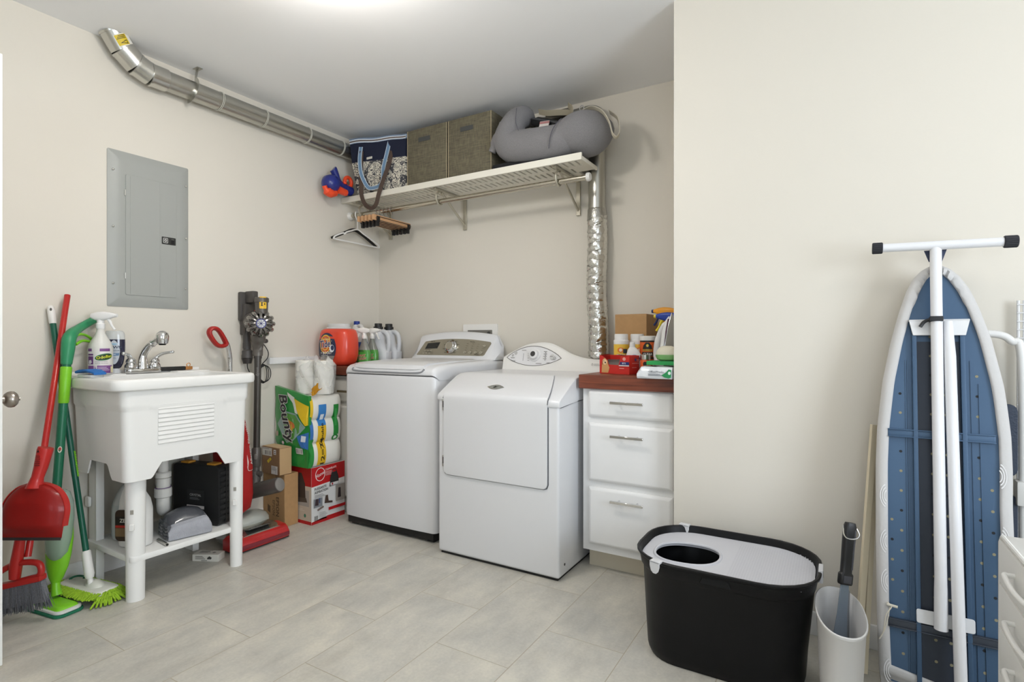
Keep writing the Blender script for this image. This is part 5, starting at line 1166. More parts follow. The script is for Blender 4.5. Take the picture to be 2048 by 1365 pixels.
# toilet paper pack
t = thing('toilet_paper_pack', 'clear torn pack of white toilet rolls on top of the paper towels', 'toilet paper', (-2.72, 2.27, pz1))
tz = pz0+nr*rh+.006
TPM = mat('#e8e5dc', .95, bump=.2, bscale=120)
k = 0
for (x, y) in ((-2.800, 2.215), (-2.700, 2.275)):
    for z in range(2):
        if k == 3: pass
        b = B(TPM); M = Matrix.Translation((x, y, tz+z*.103)) @ Matrix.Rotation(radians(1.5*(k-1)), 4, 'X')
        b.tube([M @ V((0, 0, q)) for q in (0, .004, .098, .102)], [.052, .056, .056, .052], 28); r = obj('toilet_roll', b, t, world=True); k += 1
        b = B(mat('#a28c72', .9)); b.tube([M @ V((0, 0, .1022)), M @ V((0, 0, .1028))], .021, 16); obj('core', b, r, 'brown cardboard core', world=True)
FILM = mat('#f2f2ee', .12, alpha=.30, coat=.6, bump=.6, bscale=30)
b = B(FILM)
def film(a, c):
    ang = radians(-150)+radians(290)*a; r = .088+.012*sin(a*17)+.008*sin(a*41+c*9); fl = 1-.55*max(0, c-.75)/.25 if c > .75 else 1
    return V((-2.735+(r+.03)*cos(ang)*fl+.03*c*(a > .5), 2.248+(r+.005)*sin(ang)*fl, tz+.003+c*(.215+.02*sin(a*23))))
b.sheet(film, 48, 16); o_ = obj('plastic_wrap', b, t, 'crinkled clear wrap', world=True, sharp=25)
b = B(mat('#e2a92e', .45)); b.sheet(lambda a, c: V((-2.66+.045*c+.01*sin(a*9), 2.135+.045*a+.006*sin(c*8), tz+.012+.055*a*(1-.5*c)+.012*sin(c*7))), 8, 8, .001); obj('wrap_flap', b, t, 'yellow torn wrap flap', world=True)
# ================================================================ things on the shelf
SZ = 2.0625
# toy water blaster poking out over the shelf end
t = thing('toy_blaster', 'blue and orange toy water blaster overhanging the left end of the shelf', 'toy', (-2.88, 2.56, SZ))
NAVY = mat('#232e7e', .3, coat=.3); ORG = mat('#f0502a', .35)
b = B(NAVY); c0 = V((-2.862, 2.468, 2.125))
b.lathe([(.006, -.062), (.03, -.056), (.052, -.035), (.06, 0), (.054, .028), (.036, .048), (.012, .058)], 24, M=Matrix.Translation(c0) @ Matrix.Rotation(radians(-75), 4, 'X'))
b.tube(cat([c0+V((0, .02, .0)), (-2.868, 2.54, 2.128), (-2.878, 2.60, 2.124), (-2.882, 2.655, 2.118)], 5), [.042]*5+[.036]*5+[.032]*6, 14)
obj('tank', b, t, 'dark blue tank and barrel', world=True)
b = B(NAVY); b.tube(cat([(-2.865, 2.535, 2.145), (-2.866, 2.515, 2.185), (-2.868, 2.495, 2.222), (-2.869, 2.49, 2.228)], 4), [.022, .022, .021, .021, .022, .023, .024, .025, .026, .026, .026, .024, .02], 14); obj('grip', b, t, world=True)
b = B(ORG); b.tube([c0+V((.012+.0*a, -.012+.056*cos(a), -.012+.056*sin(a))) for a in [radians(q) for q in range(200, 315, 12)]], [.016]*3+[.03]*4+[.024]*3, 10); b.tube([(-2.83, 2.50, 2.088), (-2.835, 2.57, 2.083)], [.026, .022], 12); obj('orange_cap', b, t, 'orange guard', world=True)
b = B(ORG); cc = V((-2.878, 2.628, 2.175)); b.tube([cc+V((0, .030*cos(a), .034*sin(a))) for a in [2*pi*i/20 for i in range(20)]], .013, 10, closed=True); b.tube([(-2.875, 2.60, 2.150), (-2.882, 2.66, 2.140)], .011, 8); obj('pump_ring', b, t, 'orange pump ring', world=True)
b = B(ORG); b.ball((-2.835, 2.562, 2.15), .010, .014, .010, 10); obj('trigger', b, t, world=True)
# navy and paisley tote bag
t = thing('tote_bag', 'navy and grey paisley tote bag with blue handles on the shelf', 'bag', (-2.66, 2.76, SZ))
PAIS = paisley_mat(); NV = mat('#171d33', .85)
def tote(u, v, side):   # u 0..1 across, v 0 bottom .. 1 top
    y = (2.685-.085*v*(1-u)**1.2-.012*sin(pi*v)-.006*sin(pi*u*2)*v) if side == 0 else (2.80-.05*v+.01*sin(pi*v))
    x = -2.833+.430*u; z = SZ+.002+(.388-.012*u)*v+.004*sin(u*11)*v
    return V((x, y, z))
def tote_piece(v0, v1, m, g=0):
    b = B(m); rings = []
    for i in range(9):
        v = v0+(v1-v0)*i/8
        rings.append([tote(u/12, v, 0)+V((0, -g, 0)) for u in range(13)]+[tote(u/12, v, 1)+V((0, g, 0)) for u in range(12, -1, -1)])
    b.loft(rings); return b
obj('lower_panel', tote_piece(0, .60, PAIS), t, 'grey and white paisley fabric', world=True)
obj('upper_panel', tote_piece(.60, .93, NV), t, 'navy fabric', world=True)
b = tote_piece(.915, 1, mat('#aebfd2', .8), .002); band = obj('striped_band', b, t, 'pale blue band with brown stripe', world=True)
pr = Print(lambda u, v, h: tote(u, v, 0)+V((0, -.002-h, 0)), rough=.8, fine=.09); pr.rect(0, 1, .94, .957, '#5b4436').rect(0, 1, .960, .968, '#e3e3e0').rect(0, 1, .925, .936, '#e3e3e0').rect(0, 1, .985, .995, '#3a4a68'); obj('stripes', pr, band, 'brown and white stripes', world=True)
b = B(mat('#dcd8cc', .8)); b.box(-2.705, -2.655, 2.630, 2.6345, 2.303, 2.318, .001, 1); obj('maker_tag', b, t, 'small white tag', world=True)
LB = mat('#6d8aa6', .85)
for dy, pts in ((0, [(-2.742, 2.616, 2.39), (-2.742, 2.605, 2.30), (-2.735, 2.608, 2.22), (-2.722, 2.618, 2.17), (-2.690, 2.630, 2.115), (-2.645, 2.632, 2.104), (-2.600, 2.645, 2.118), (-2.572, 2.645, 2.15), (-2.568, 2.648, 2.23), (-2.545, 2.655, 2.32), (-2.535, 2.672, 2.405)]), (1, [(-2.735, 2.80, 2.40), (-2.74, 2.775, 2.46), (-2.70, 2.78, 2.475), (-2.60, 2.78, 2.475), (-2.555, 2.775, 2.46), (-2.55, 2.80, 2.40)])):
    b = B(LB); b.tube(cat(pts, 5), 1, prof=[(.0018, -.0125), (.0018, .0125), (-.0018, .0125), (-.0018, -.0125)], up=(.35, -.9, .05))
    h = obj('handle', b, t, 'light blue strap handle', world=True)
    if dy == 0:
        b = B(mat('#cdd7df', .85))
        for s_ in (-1, 1): b.tube(cat(pts, 5), 1, prof=[(.0024, s_*.0098), (.0024, s_*.0128), (-.0024, s_*.0128), (-.0024, s_*.0098)], up=(.35, -.9, .05))
        obj('piping', b, h, 'pale edge piping', world=True)
b = B(mat('#4a3a31', .75))
b.tube(cat([(-2.735, 2.615, 2.36), (-2.738, 2.612, 2.25), (-2.738, 2.614, 2.12), (-2.735, 2.616, 2.06), (-2.70, 2.612, 2.00), (-2.645, 2.612, 1.965), (-2.60, 2.612, 1.985), (-2.575, 2.612, 2.05), (-2.545, 2.622, 2.14), (-2.52, 2.650, 2.25), (-2.515, 2.668, 2.34)], 5), 1, prof=[(.0012, -.013), (.0012, .013), (-.0012, .013), (-.0012, -.013)], up=(.55, -.8, .05)); obj('shoulder_strap', b, t, 'brown webbing strap hanging over the shelf edge', world=True)
# two woven storage cubes
def bin_(x0, x1, lab):
    t = thing('storage_bin', lab, 'storage bin', ((x0+x1)/2, 2.78, SZ), group='woven storage cubes on the shelf')
    WV = BINM
    b = B(WV); b.box(x0, x1, 2.688, 2.872, SZ+.001, 2.449, .004); bd = obj('bin_body', b, t, world=True)
    b = B(mat('#b9a98a', .8)); 
    for x in (x0+.004, x1-.004): b.tube([(x, 2.6865, SZ+.004), (x, 2.6865, 2.447)], .0018, 6)
    obj('edge_piping', b, t, 'tan corner piping', world=True)
    xc = (x0+x1)/2-.02
    b = B(mat('#4b4c4a', .8)); b.prism(rrect(xc-.047, xc+.047, 2.362, 2.39, .003, 2), .002, frame((0, 2.688, 0), (1, 0, 0), (0, 0, 1))); h = obj('handle_opening', b, bd, 'grey hand slot', world=True)
    return t
BINM = weave_mat('#575144', '#777059', 340)
bin_(-2.397, -2.072, 'woven grey-brown storage cube next to the tote bag'); bin_(-2.064, -1.742, 'woven grey-brown storage cube next to the grey pet bed')
# grey pet bed
t = thing('pet_bed', 'grey stuffed pet bed slumped over the right end of the shelf', 'pet bed', (-1.35, 2.75, SZ))
PB = mat('#807e7f', .95, bump=.5, bscale=420, var=.13, vscale=260, sheen=.1)
def blob(b, pts, rs, n=18, sq=1.0):
    P_ = cat(pts, 7); R_ = [v.x for v in cat([(r, 0, 0) for r in rs], 7)]
    P_ = [P_[0]]*0+P_; k = len(P_); rr = []
    for i in range(k):
        e = min(1, sin(pi/2*min(1, min(i, k-1-i)/4+.12))); rr.append(R_[i]*e)
    b.tube(P_, rr, n)
b = B(PB)
blob(b, [(-1.60, 2.87, 2.40), (-1.578, 2.78, 2.405), (-1.595, 2.71, 2.355), (-1.620, 2.695, 2.27), (-1.60, 2.692, 2.21), (-1.50, 2.688, 2.186), (-1.38, 2.684, 2.178), (-1.27, 2.686, 2.178), (-1.19, 2.70, 2.19)], [.05, .062, .068, .09, .095, .096, .094, .088, .072])
b.tube(cat([(-1.66, 2.68, 2.35), (-1.70, 2.675, 2.25), (-1.728, 2.672, 2.19)], 4), [.02]*3+[.03]*3+[.022]*3, 10)
f_ = obj('front_bolster', b, t, world=True, sharp=80)
b = B(PB)
blob(b, [(-1.33, 2.675, 2.17), (-1.26, 2.69, 2.195), (-1.18, 2.712, 2.206), (-1.125, 2.765, 2.198), (-1.10, 2.82, 2.18)], [.07, .095, .12, .118, .09], 22)
obj('end_bolster', b, t, 'larger right bolster', world=True, sharp=80)
b = B(mat('#55545c', .9)); pts = cat([(-1.255, 2.618, 2.272), (-1.285, 2.592, 2.225), (-1.305, 2.585, 2.17), (-1.318, 2.595, 2.115)], 5); b.tube(pts, .0022, 6)
b.tube(cat([(-1.552, 2.655, 2.405), (-1.545, 2.635, 2.36), (-1.548, 2.64, 2.315), (-1.525, 2.63, 2.262)], 5), .0018, 6); obj('seams', b, t, 'stitched seams', world=True)
b = B(mat('#17171a', .8)); b.prism([(-1.725, 2.662), (-1.40, 2.652), (-1.30, 2.66), (-1.20, 2.85), (-1.70, 2.86)], .05, Matrix.Translation((0, 0, SZ+.002)), bev=.015); obj('dark_base', b, t, 'black base fabric', world=True)
# black zipped pouch inside the bed
t = thing('zip_pouch', 'black zipped pouch tucked inside the grey pet bed', 'pouch', (-1.40, 2.74, 2.2))
b = B(mat('#1a1a1b', .7)); M = frame((-1.398, 2.780, 2.325), V((.80, -.05, -.30)), V((.1, .8, .5))); b.box(-.122, .118, -.032, .04, -.018, .02, .012, M=M); bd = obj('pouch_body', b, t, world=True)
b = B(mat('#3b3c3f', .5))
for k in range(3): b.tube([M @ V((-.120+.234*i/8, -.030+.010*k, .0215)) for i in range(9)], .0032, 6)
obj('zip_band', b, bd, 'ribbed dark grey zip', world=True)
b = B(mat('#d6cfc9', .7)); M2 = frame((-1.412, 2.722, 2.305), (1, -.1, -.12), (.1, .2, 1)); b.box(-.032, .032, -.03, .022, -.001, .001, M=M2); b.use('#b07a78'); b.box(-.0325, .0325, .006, .020, -.0014, .0014, M=M2); obj('care_tag', b, t, 'white and pink tag', world=True)
# strapped khaki bag behind
t = thing('canvas_bag', 'khaki strapped canvas bag behind the grey pet bed', 'bag', (-1.25, 2.83, 2.2))
KH = mat('#a89f8a', .85); b = B(mat('#5c574d', .85)); b.box(-1.47, -1.30, 2.845, 2.872, 2.385, 2.43, .010); obj('bag_body', b, t, world=True)
b = B(KH); ST = [(.016, -.0015), (.016, .0015), (-.016, .0015), (-.016, -.0015)]
b.tube(cat([(-1.50, 2.825, 2.435), (-1.44, 2.815, 2.41), (-1.36, 2.81, 2.395), (-1.29, 2.81, 2.378), (-1.255, 2.79, 2.34)], 5), 1, prof=ST, up=(0, -.6, .8)); b.tube(cat([(-1.30, 2.80, 2.42), (-1.272, 2.785, 2.39), (-1.265, 2.78, 2.35), (-1.25, 2.78, 2.335)], 5), 1, prof=ST, up=(.7, -.7, 0)); obj('strap', b, t, 'khaki webbing straps', world=True)
b = B(mat('#c8c1af', .8)); b.tube(cat([(-1.19, 2.76, 2.345), (-1.12, 2.72, 2.335), (-1.05, 2.685, 2.285), (-1.005, 2.665, 2.215), (-.985, 2.66, 2.15), (-.968, 2.675, 2.135), (-.962, 2.70, 2.17), (-.985, 2.74, 2.255), (-1.05, 2.79, 2.325)], 5), 1, prof=[(.014, -.002), (.014, .002), (-.014, .002), (-.014, -.002)], up=(.35, -.9, .15)); obj('hanging_strap', b, t, 'pale strap looping down at the right', world=True)
b = B(CHROME); b.tube([(-1.205, 2.775, 2.385+.012*sin(a)) if False else (-1.205+.012*cos(a), 2.775, 2.372+.016*sin(a)) for a in [2*pi*i/14 for i in range(14)]], .003, 6, closed=True); obj('buckle', b, t, 'metal ring', world=True)
# ================================================================ hangers on the rod
RY, RZ = 2.718, 1.968
def hook(b, x, r=.0022, zb=1.915, rad=.0195):
    b.tube(cat([(x, RY+rad*1.1, RZ-.006), (x, RY+rad*1.1, RZ+.006), (x, RY+rad*.6, RZ+.018+r), (x, RY, RZ+.0195+r), (x, RY-rad*.85, RZ+.013+r), (x, RY-rad, RZ-.006), (x, RY-rad*.4, RZ-.03), (x, RY, RZ-.04), (x, RY, zb)], 5), r, 8)
t = thing('clothes_hanger', 'white plastic tubular hanger nearest the left end of the rod', 'hanger', (-2.882, RY, RZ), group='clothes hangers')
b = B(mat('#e9e7e3', .35)); hook(b, -2.882, .0042, 1.868); obj('hook', b, t, world=True)
b = B(mat('#e9e7e3', .35)); b.tube(cat([(-2.882, RY, 1.868), (-2.882, RY+.06, 1.845), (-2.882, RY+.19, 1.795), (-2.882, RY+.208, 1.779), (-2.882, RY+.19, 1.770), (-2.882, RY, 1.770), (-2.882, RY-.19, 1.770), (-2.882, RY-.208, 1.779), (-2.882, RY-.19, 1.795), (-2.882, RY-.13, 1.822), (-2.882, RY-.118, 1.817), (-2.882, RY-.10, 1.832), (-2.882, RY-.06, 1.848)], 5, True), .0056, 10, closed=True); obj('frame', b, t, world=True)
t = thing('clothes_hanger', 'black plastic hanger just behind the white hanger', 'hanger', (-2.908, RY, RZ), group='clothes hangers')
b = B(STEEL); hook(b, -2.908, .0016, 1.875); obj('hook', b, t, world=True)
b = B(BLACK); pf = [(.0035, -.012), (.0035, .012), (-.0035, .012), (-.0035, -.012)]
for s_ in (-1, 1): b.tube(cat([(-2.908, RY, 1.868), (-2.908, RY+s_*.05, 1.852), (-2.908, RY+s_*.21, 1.778)], 4), [1]*5+[.8]*3+[.6], prof=pf, up=(1, 0, 0))
obj('arms', b, t, world=True)
MAPLE = wood_mat('#b98c63', '#c99d74', (30, 2, 30), .45)
t0 = thing('clip_hanger', 'wooden clip hanger, first of the row on the rod', 'hanger', (-2.690, RY, RZ), group='wooden clip hangers')
def dim(): pass
b = B(CHROME); x = 0
def hookL(b):
    b.tube(cat([(0, .0176, -.006), (0, .0195, .006), (0, .012, .0185), (0, 0, .0195), (0, -.0156, .014), (0, -.0195, -.006), (0, -.008, -.03), (0, 0, -.04), (0, 0, -.066)], 5), .002, 8)
hookL(b); obj('hook', b, t0, 'chrome hook')
b = B(MAPLE); b.box(-.0075, .0075, -.178, .178, -.100, -.064, .003); obj('wooden_bar', b, t0)
b = B(mat('#1c1b1a', .5)); b.tube([(.0095, -.15, -.074), (.0095, .17, -.074), (.0095, .176, -.082), (.0095, .17, -.098), (.0095, -.15, -.098), (.0095, -.155, -.086)], .0022, 6, closed=True); obj('clip_wire', b, t0, 'black wire')
for y in (-.135, .155):
    b = B(mat('#191817', .45)); b.box(-.012, .014, y-.011, y+.011, -.108, -.072, .003); b.box(-.008, .010, y-.010, y+.010, -.136, -.106, .003); obj('clip', b, t0, 'black clip')
labs = ['second from the left', 'third from the left', 'fourth from the left', 'rightmost of the row']
for i, lb in enumerate(labs):
    c = copy_tree(t0); c.location = (-2.690+.033*(i+1), RY, RZ); c.rotation_euler = (0, 0, radians((.5, 0, -.5, 0)[i])); c['label'] = 'wooden clip hanger on the rod, '+lb; ROOT[c.name] = Matrix.Translation(c.location)
t0['label'] = 'wooden clip hanger on the rod, leftmost of the row'
# ================================================================ bottles on the left counter
CZ = .9275
def rounded(b, S, n=36, e=2.6, M=None):
    """S: (z, rx, ry, dx)"""
    b.loft([[(dx+rx*math.copysign(abs(cos(a))**(2/e), cos(a)), ry*math.copysign(abs(sin(a))**(2/e), sin(a)), z) for a in [2*pi*i/n for i in range(n)]] for z, rx, ry, dx in S], True, M)
c = (-2.783, 2.463, CZ); t = thing('detergent_tub', 'orange detergent tub with swirl label at the front of the left counter', 'tub', c, radians(4))
b = B(mat('#d9452d', .35, coat=.3)); rounded(b, [(0, .080, .055, 0), (.006, .098, .068, 0), (.03, .118, .080, 0), (.07, .129, .085, 0), (.12, .131, .086, 0), (.17, .129, .084, 0), (.21, .122, .080, 0), (.228, .112, .074, 0), (.236, .096, .066, 0)], e=3.0); bd = obj('tub_body', b, t)
b = B(mat('#cfd0ce', .3)); b.lathe([(.088, .234), (.090, .240), (.083, .246), (.080, .248), (.082, .252), (.082, .266), (.078, .269)], 30, sy=.72); obj('lid', b, t, 'grey lid')
def td(u, v, h):
    k = v
    rx = .131; x = u; yy = -.0865*(max(0, 1-(abs(x)/.1315)**3.0))**(1/3.0)*(1 if .06 < v < .17 else (.93 if v > .17 else .90+.10*max(0, v-.02)/.04))
    return V((x, yy-h-.001, v))
oval = [(-.022+.082*cos(a), .112+.098*sin(a)) for a in [2*pi*i/36 for i in range(36)]]
pr = Print(td, rough=.35, fine=.012, step=.0006); pr.poly(oval, '#2e3550'); pr.poly([(-.022+.082*cos(a), .112+.098*sin(a)) for a in [radians(210+120*i/16) for i in range(17)]], '#8c8580')
pr.poly([(-.09, .078), (.046, .088), (.052, .066), (-.088, .058)], '#39394a')
pr.ell(-.030, .138, .050, .060, '#e3b945').ell(-.030, .138, .043, .052, '#d9622a').ell(-.030, .136, .034, .040, '#e9c25c').ell(-.030, .134, .026, .030, '#d9622a').text('Tide', -.030, .136, .062, '#efe9e0', .06, .1, .1, sx=.85).text('Tide', -.030, .136, .062, '#2a2f63', .02, .1, .1, sx=.85)
pr.text('+ BOOST', -.018, .081, .024, '#efebe6', .02, 0, .03).ell(.032, .11, .02, .024, '#e7e8ea').ell(.037, .114, .013, .016, '#2b3358').lines(-.06, .02, .064, .006, 1, .003, '#c4c1bd').lines(-.05, .0, .045, .007, 3, .003, '#b3aca6')
for i in range(14): pr.ell(-.06+.0075*i+.003*(i % 3), .188-.010*abs(i-6)*.35-.006*(i % 4), .003, .003, ['#7c7fa6', '#c9b2a0', '#5c8fae'][i % 3], n=8)
obj('label', pr, bd, 'dark swirl label with yellow bullseye')
# white bleach jug with blue label behind
c = (-2.838, 2.690, CZ); t = thing('bleach_jug', 'white jug with blue label and blue cap behind the orange tub', 'jug', c, radians(-20))
b = B(mat('#dcdbd8', .35)); rounded(b, [(0, .068, .05, 0), (.005, .077, .058, 0), (.15, .078, .058, 0), (.18, .074, .054, 0), (.225, .05, .042, -.018), (.258, .026, .026, -.035), (.272, .019, .019, -.038)]); b.tube(cat([(-.03, 0, .258), (.025, 0, .262), (.062, 0, .235), (.074, 0, .19), (.07, 0, .155)], 5), .013, 10); bd = obj('jug_body', b, t)
b = B(mat('#20388a', .35)); b.tube([(-.038, 0, q) for q in (.27, .273, .294, .296)], [.02, .0215, .0205, .018], 18); obj('cap', b, t, 'blue cap')
def jf(u, v, h):
    a = radians(-60)+u/.068; return V(((.0785+h)*math.copysign(abs(cos(a))**.77, cos(a)), (.0585+h)*math.copysign(abs(sin(a))**.77, sin(a)), v))
pr = Print(jf, rough=.35, fine=.01); pr.rect(-.10, .10, .02, .15, '#2f5eaa').rect(-.10, .10, .02, .06, '#6fa6c9').rect(-.03, .02, .03, .10, '#e3e3e0').rect(-.03, .02, .03, .06, '#a8c6d6'); obj('label', pr, bd, 'blue wrap label')
# two stain remover spray bottles
def stain(c, rz, lab, s=1):
    t = thing('spray_bottle', lab, 'spray bottle', c, rz, group='green spray bottles on the left counter')
    b = B(mat('#5ba34a', .25, alpha=.9, coat=.3)); rounded(b, [(0, .040, .026, 0), (.004, .045, .029, 0), (.07, .046, .029, 0), (.095, .042, .026, 0), (.125, .027, .020, 0), (.155, .0165, .0155, 0), (.175, .0135, .0135, 0)], e=2.4); bd = obj('bottle_body', b, t)
    b = B(mat('#8f9088', .2, alpha=.9)); rounded(b, [(.098, .0415, .0265, 0), (.125, .0278, .0207, 0), (.155, .0170, .0160, 0), (.173, .014, .014, 0)], e=2.4); obj('neck', b, t, 'clear grey neck')
    f = lambda u, v, h: V((u, -.0292*(max(.05, 1-(abs(u)/.0462)**2.4))**(1/2.4)-h-.0006, v))
    pr = Print(f, rough=.35, fine=.01); pr.poly(rrect(-.038, .038, .006, .082, .012, 3), '#47a038').text('SPRAY', -.002, .060, .022, '#e9ded0', .05, .15, .12, sx=.9).text('SPRAY', -.002, .060, .022, '#b8262a', .015, .15, .12, sx=.9).text('WASH', .002, .040, .022, '#e9ded0', .05, .15, .12, sx=.9).text('WASH', .002, .040, .022, '#b8262a', .015, .15, .12, sx=.9).text('MAX', .006, .018, .013, '#20301d', .02).lines(-.02, .02, .096, .008, 2, .003, '#3a3a3a')
    obj('label', pr, bd, 'green label with red lettering'); return t
def stain_head(t, c, rz):
    trigger_head(t, V(c)+V((0, 0, .173)), rz, mat('#ece9e3', .4), s=1.15)
c = (-2.690, 2.595, CZ); t = stain(c, radians(14), 'green stain spray bottle with white trigger, in front beside the orange tub'); stain_head(t, c, radians(200))
c = (-2.712, 2.690, CZ); t = stain(c, radians(10), 'green stain spray bottle with white trigger, behind the other one'); stain_head(t, c, radians(10))
for ch in t.children:
    if 'bottle' in ch.name or 'neck' in ch.name: pass
def djug(c, rz, lab):
    t = thing('detergent_jug', lab, 'jug', c, rz, group='light grey jugs with black caps')
    g = mat('#d5d6d8', .35); b = B(g)
    rounded(b, [(0, .066, .045, 0), (.005, .074, .052, 0), (.08, .075, .052, 0), (.10, .064, .050, -.008), (.14, .046, .047, -.025), (.20, .041, .043, -.027), (.225, .036, .036, -.026), (.238, .026, .026, -.028)])
    b.tube(cat([(-.015, 0, .224), (.03, 0, .222), (.060, 0, .195), (.068, 0, .14), (.062, 0, .09), (.05, 0, .06)], 5), .0155, 12); obj('jug_body', b, t)
    b = B(mat('#212122', .45)); b.tube([(-.028, 0, q) for q in (.236, .238, .258, .259, .279, .281)], [.032, .034, .034, .026, .0255, .024], 22); obj('cap', b, t, 'black ribbed cap')
    pr = Print(lambda u, v, h: V((-.03+u, -.0524-h-.0006, v)), rough=.4); pr.poly([(-.03, .01), (.035, .01), (.02, .06), (-.025, .085)], '#5cae74').lines(-.02, .01, .05, .009, 3, .003, '#2e6644'); obj('label', pr, t, 'green label')
djug((-2.735, 2.800, CZ), radians(2), 'light grey detergent jug with black cap, left one by the corner'); djug((-2.745, 2.915, CZ), radians(2), 'light grey detergent jug with black cap, right one by the corner')
# ================================================================ things on the right counter
t = thing('carton', 'plain brown cardboard box at the back of the right counter', 'carton', (-.90, 2.8, CZ))
b = B(CARD); b.box(-1.008, -.838, 2.76, 2.965, CZ, 1.226, .002, 1); obj('box_body', b, t, world=True)
b = B(mat('#8d6b45', .8)); b.box(-1.007, -.839, 2.86, 2.8615, 1.2258, 1.2266); obj('flap_seam', b, t, world=True)
def canister(c, rz, lab):
    t = thing('canister', lab, 'canister', c, rz, group='yellow powder canisters')
    b = B(mat('#dfb63e', .4)); b.lathe([(.035, 0), (.038, .002), (.038, .140), (.0375, .142)], 32); bd = obj('can_body', b, t)
    b = B(WHITE); b.lathe([(.0378, .141), (.0382, .145), (.0382, .160), (.034, .163), (.0335, .166), (.0335, .190), (.031, .193)], 32); obj('lid', b, t, 'white screw lid')
    pr = Print(wrap((0, 0, 0), .0382, radians(-75)), fine=.008); pr.ell(0, .112, .017, .013, '#d9772b').ell(0, .112, .008, .008, '#f0e0c4').rect(.012, .034, .096, .118, '#39404a').text('CLEAN', .003, .083, .020, '#3d4750', .05, 0, .0, sx=.85).text('CLEAN', .003, .083, .020, '#f3efe4', .02, 0, .0, sx=.85).text('POWDER', .003, .062, .019, '#3d4750', .05, sx=.75).text('POWDER', .003, .062, .019, '#f3efe4', .02, sx=.75).lines(-.02, .025, .04, .007, 2, .003, '#7d6524')
    obj('label', pr, bd, 'printed yellow label')
canister((-.936, 2.655, CZ), 0, 'yellow cleaning canister with white lid, left in front of the cardboard box'); canister((-.872, 2.712, CZ), radians(20), 'yellow cleaning canister with white lid, partly behind the orange tin')
c = (-.804, 2.668, CZ); t = thing('paint_tin', 'orange and black tin with white lid beside the yellow canisters', 'tin', c)
b = B(mat('#e0632a', .4)); b.lathe([(.037, 0), (.0385, .002), (.0385, .162)], 32); bd = obj('can_body', b, t)
b = B(mat('#e4e2dd', .35)); b.lathe([(.0395, .160), (.0402, .164), (.0402, .180), (.036, .183)], 32); obj('lid', b, t, 'white lid')
pr = Print(wrap((0, 0, 0), .0387, radians(-75)), fine=.008); pr.rect(-.045, .045, .152, .161, '#2a2622').poly([(-.024, .118), (-.02, .135), (-.008, .15), (.008, .15), (.02, .135), (.024, .118)], '#26221e').ell(0, .135, .006, .007, '#d9c04a').text('GORILLA', 0, .112, .013, '#26221e', .06, sx=.9).text('GORILLA', 0, .112, .013, '#e5cf4e', .015, sx=.9).rect(-.027, .027, .082, .103, '#32302e').text('CLEAR', 0, .092, .015, '#eeeae2', .02, .15).rect(-.04, .04, .07, .078, '#2a2622'); obj('label', pr, bd, 'black and yellow printed label')
c = (-.770, 2.515, CZ); t = thing('small_jar', 'small orange labelled jar with grey lid in front of the orange tin', 'jar', c)
b = B(mat('#d05a2b', .4)); b.lathe([(.022, 0), (.023, .002), (.023, .068), (.021, .072)], 24); bd = obj('jar_body', b, t)
b = B(STEEL); b.lathe([(.0235, .070), (.0238, .073), (.0238, .092), (.022, .094)], 24); obj('lid', b, t, 'grey lid')
pr = Print(wrap((0, 0, 0), .0231, radians(-75)), fine=.006); pr.ell(0, .05, .009, .011, '#241f1c').lines(-.015, .015, .03, .007, 2, .003, '#f0d9c0'); obj('label', pr, bd)
c = (-.852, 2.604, CZ); t = thing('detergent_bottle', 'small white bottle with blue oval label behind the red box', 'bottle', c, radians(14))
b = B(WHITE); rounded(b, [(0, .036, .022, 0), (.004, .040, .025, 0), (.06, .041, .025, 0), (.09, .036, .023, -.002), (.115, .025, .019, -.006), (.128, .013, .013, -.009)]); bd = obj('bottle_body', b, t)
b = B(WHITE); b.tube([(-.009, 0, q) for q in (.127, .129, .150, .152)], [.0125, .014, .0132, .011], 18); obj('cap', b, t)
pr = Print(lambda u, v, h: V((u, -.0255*(max(.05, 1-(abs(u)/.0412)**2.6))**(1/2.6)-h-.0006, v)), fine=.008); pr.ell(.003, .068, .028, .022, '#2c4a7c').ell(.003, .064, .020, .012, '#c9d6e2').text('all', .003, .066, .016, '#2c4a7c', .02); obj('label', pr, bd, 'blue oval label')
# red dog treat box
t = thing('treat_box', 'open red box printed with a puppy on the right counter edge', 'box', (-.89, 2.52, CZ))
Mr = Matrix.Translation((-.990, 2.500, CZ+.0005)) @ Matrix.Rotation(radians(-14), 4, 'Z'); W2, D2, H2 = .168, .085, .088
RB = mat('#c0271f', .45); b = B(RB)
b.box(0, W2, 0, D2, 0, .002, M=Mr); b.box(0, .002, 0, D2, 0, H2, M=Mr); b.box(W2-.002, W2, 0, D2, 0, H2-.003, M=Mr); b.box(0, W2, D2-.002, D2, 0, H2, M=Mr)
b.prism([(0, 0), (W2, 0), (W2, H2-.003), (W2-.045, H2-.004), (W2-.06, .042), (.052, .044), (.045, .066), (.012, .086), (0, H2)], .002, Mr @ Matrix.Rotation(pi/2, 4, 'X')); 
bd = obj('box_body', b, t, world=True)
b = B(mat('#8d857c', .8)); b.box(.004, W2-.004, .004, D2-.004, .002, .040, M=Mr); b.box(.01, W2-.01, D2*.5, D2-.004, .04, .066, M=Mr); obj('grey_contents', b, bd, 'grey inner packs', world=True)
b = B(mat('#b9503a', .5)); b.sheet(lambda a, c2: Mr @ V((.002+.12*a, .002+.05*c2, H2+.004*sin(a*5)+.008*a*(1-c2)-.012*a*0)), 8, 4, .0012); obj('torn_flap', b, bd, 'torn printed flap', world=True)
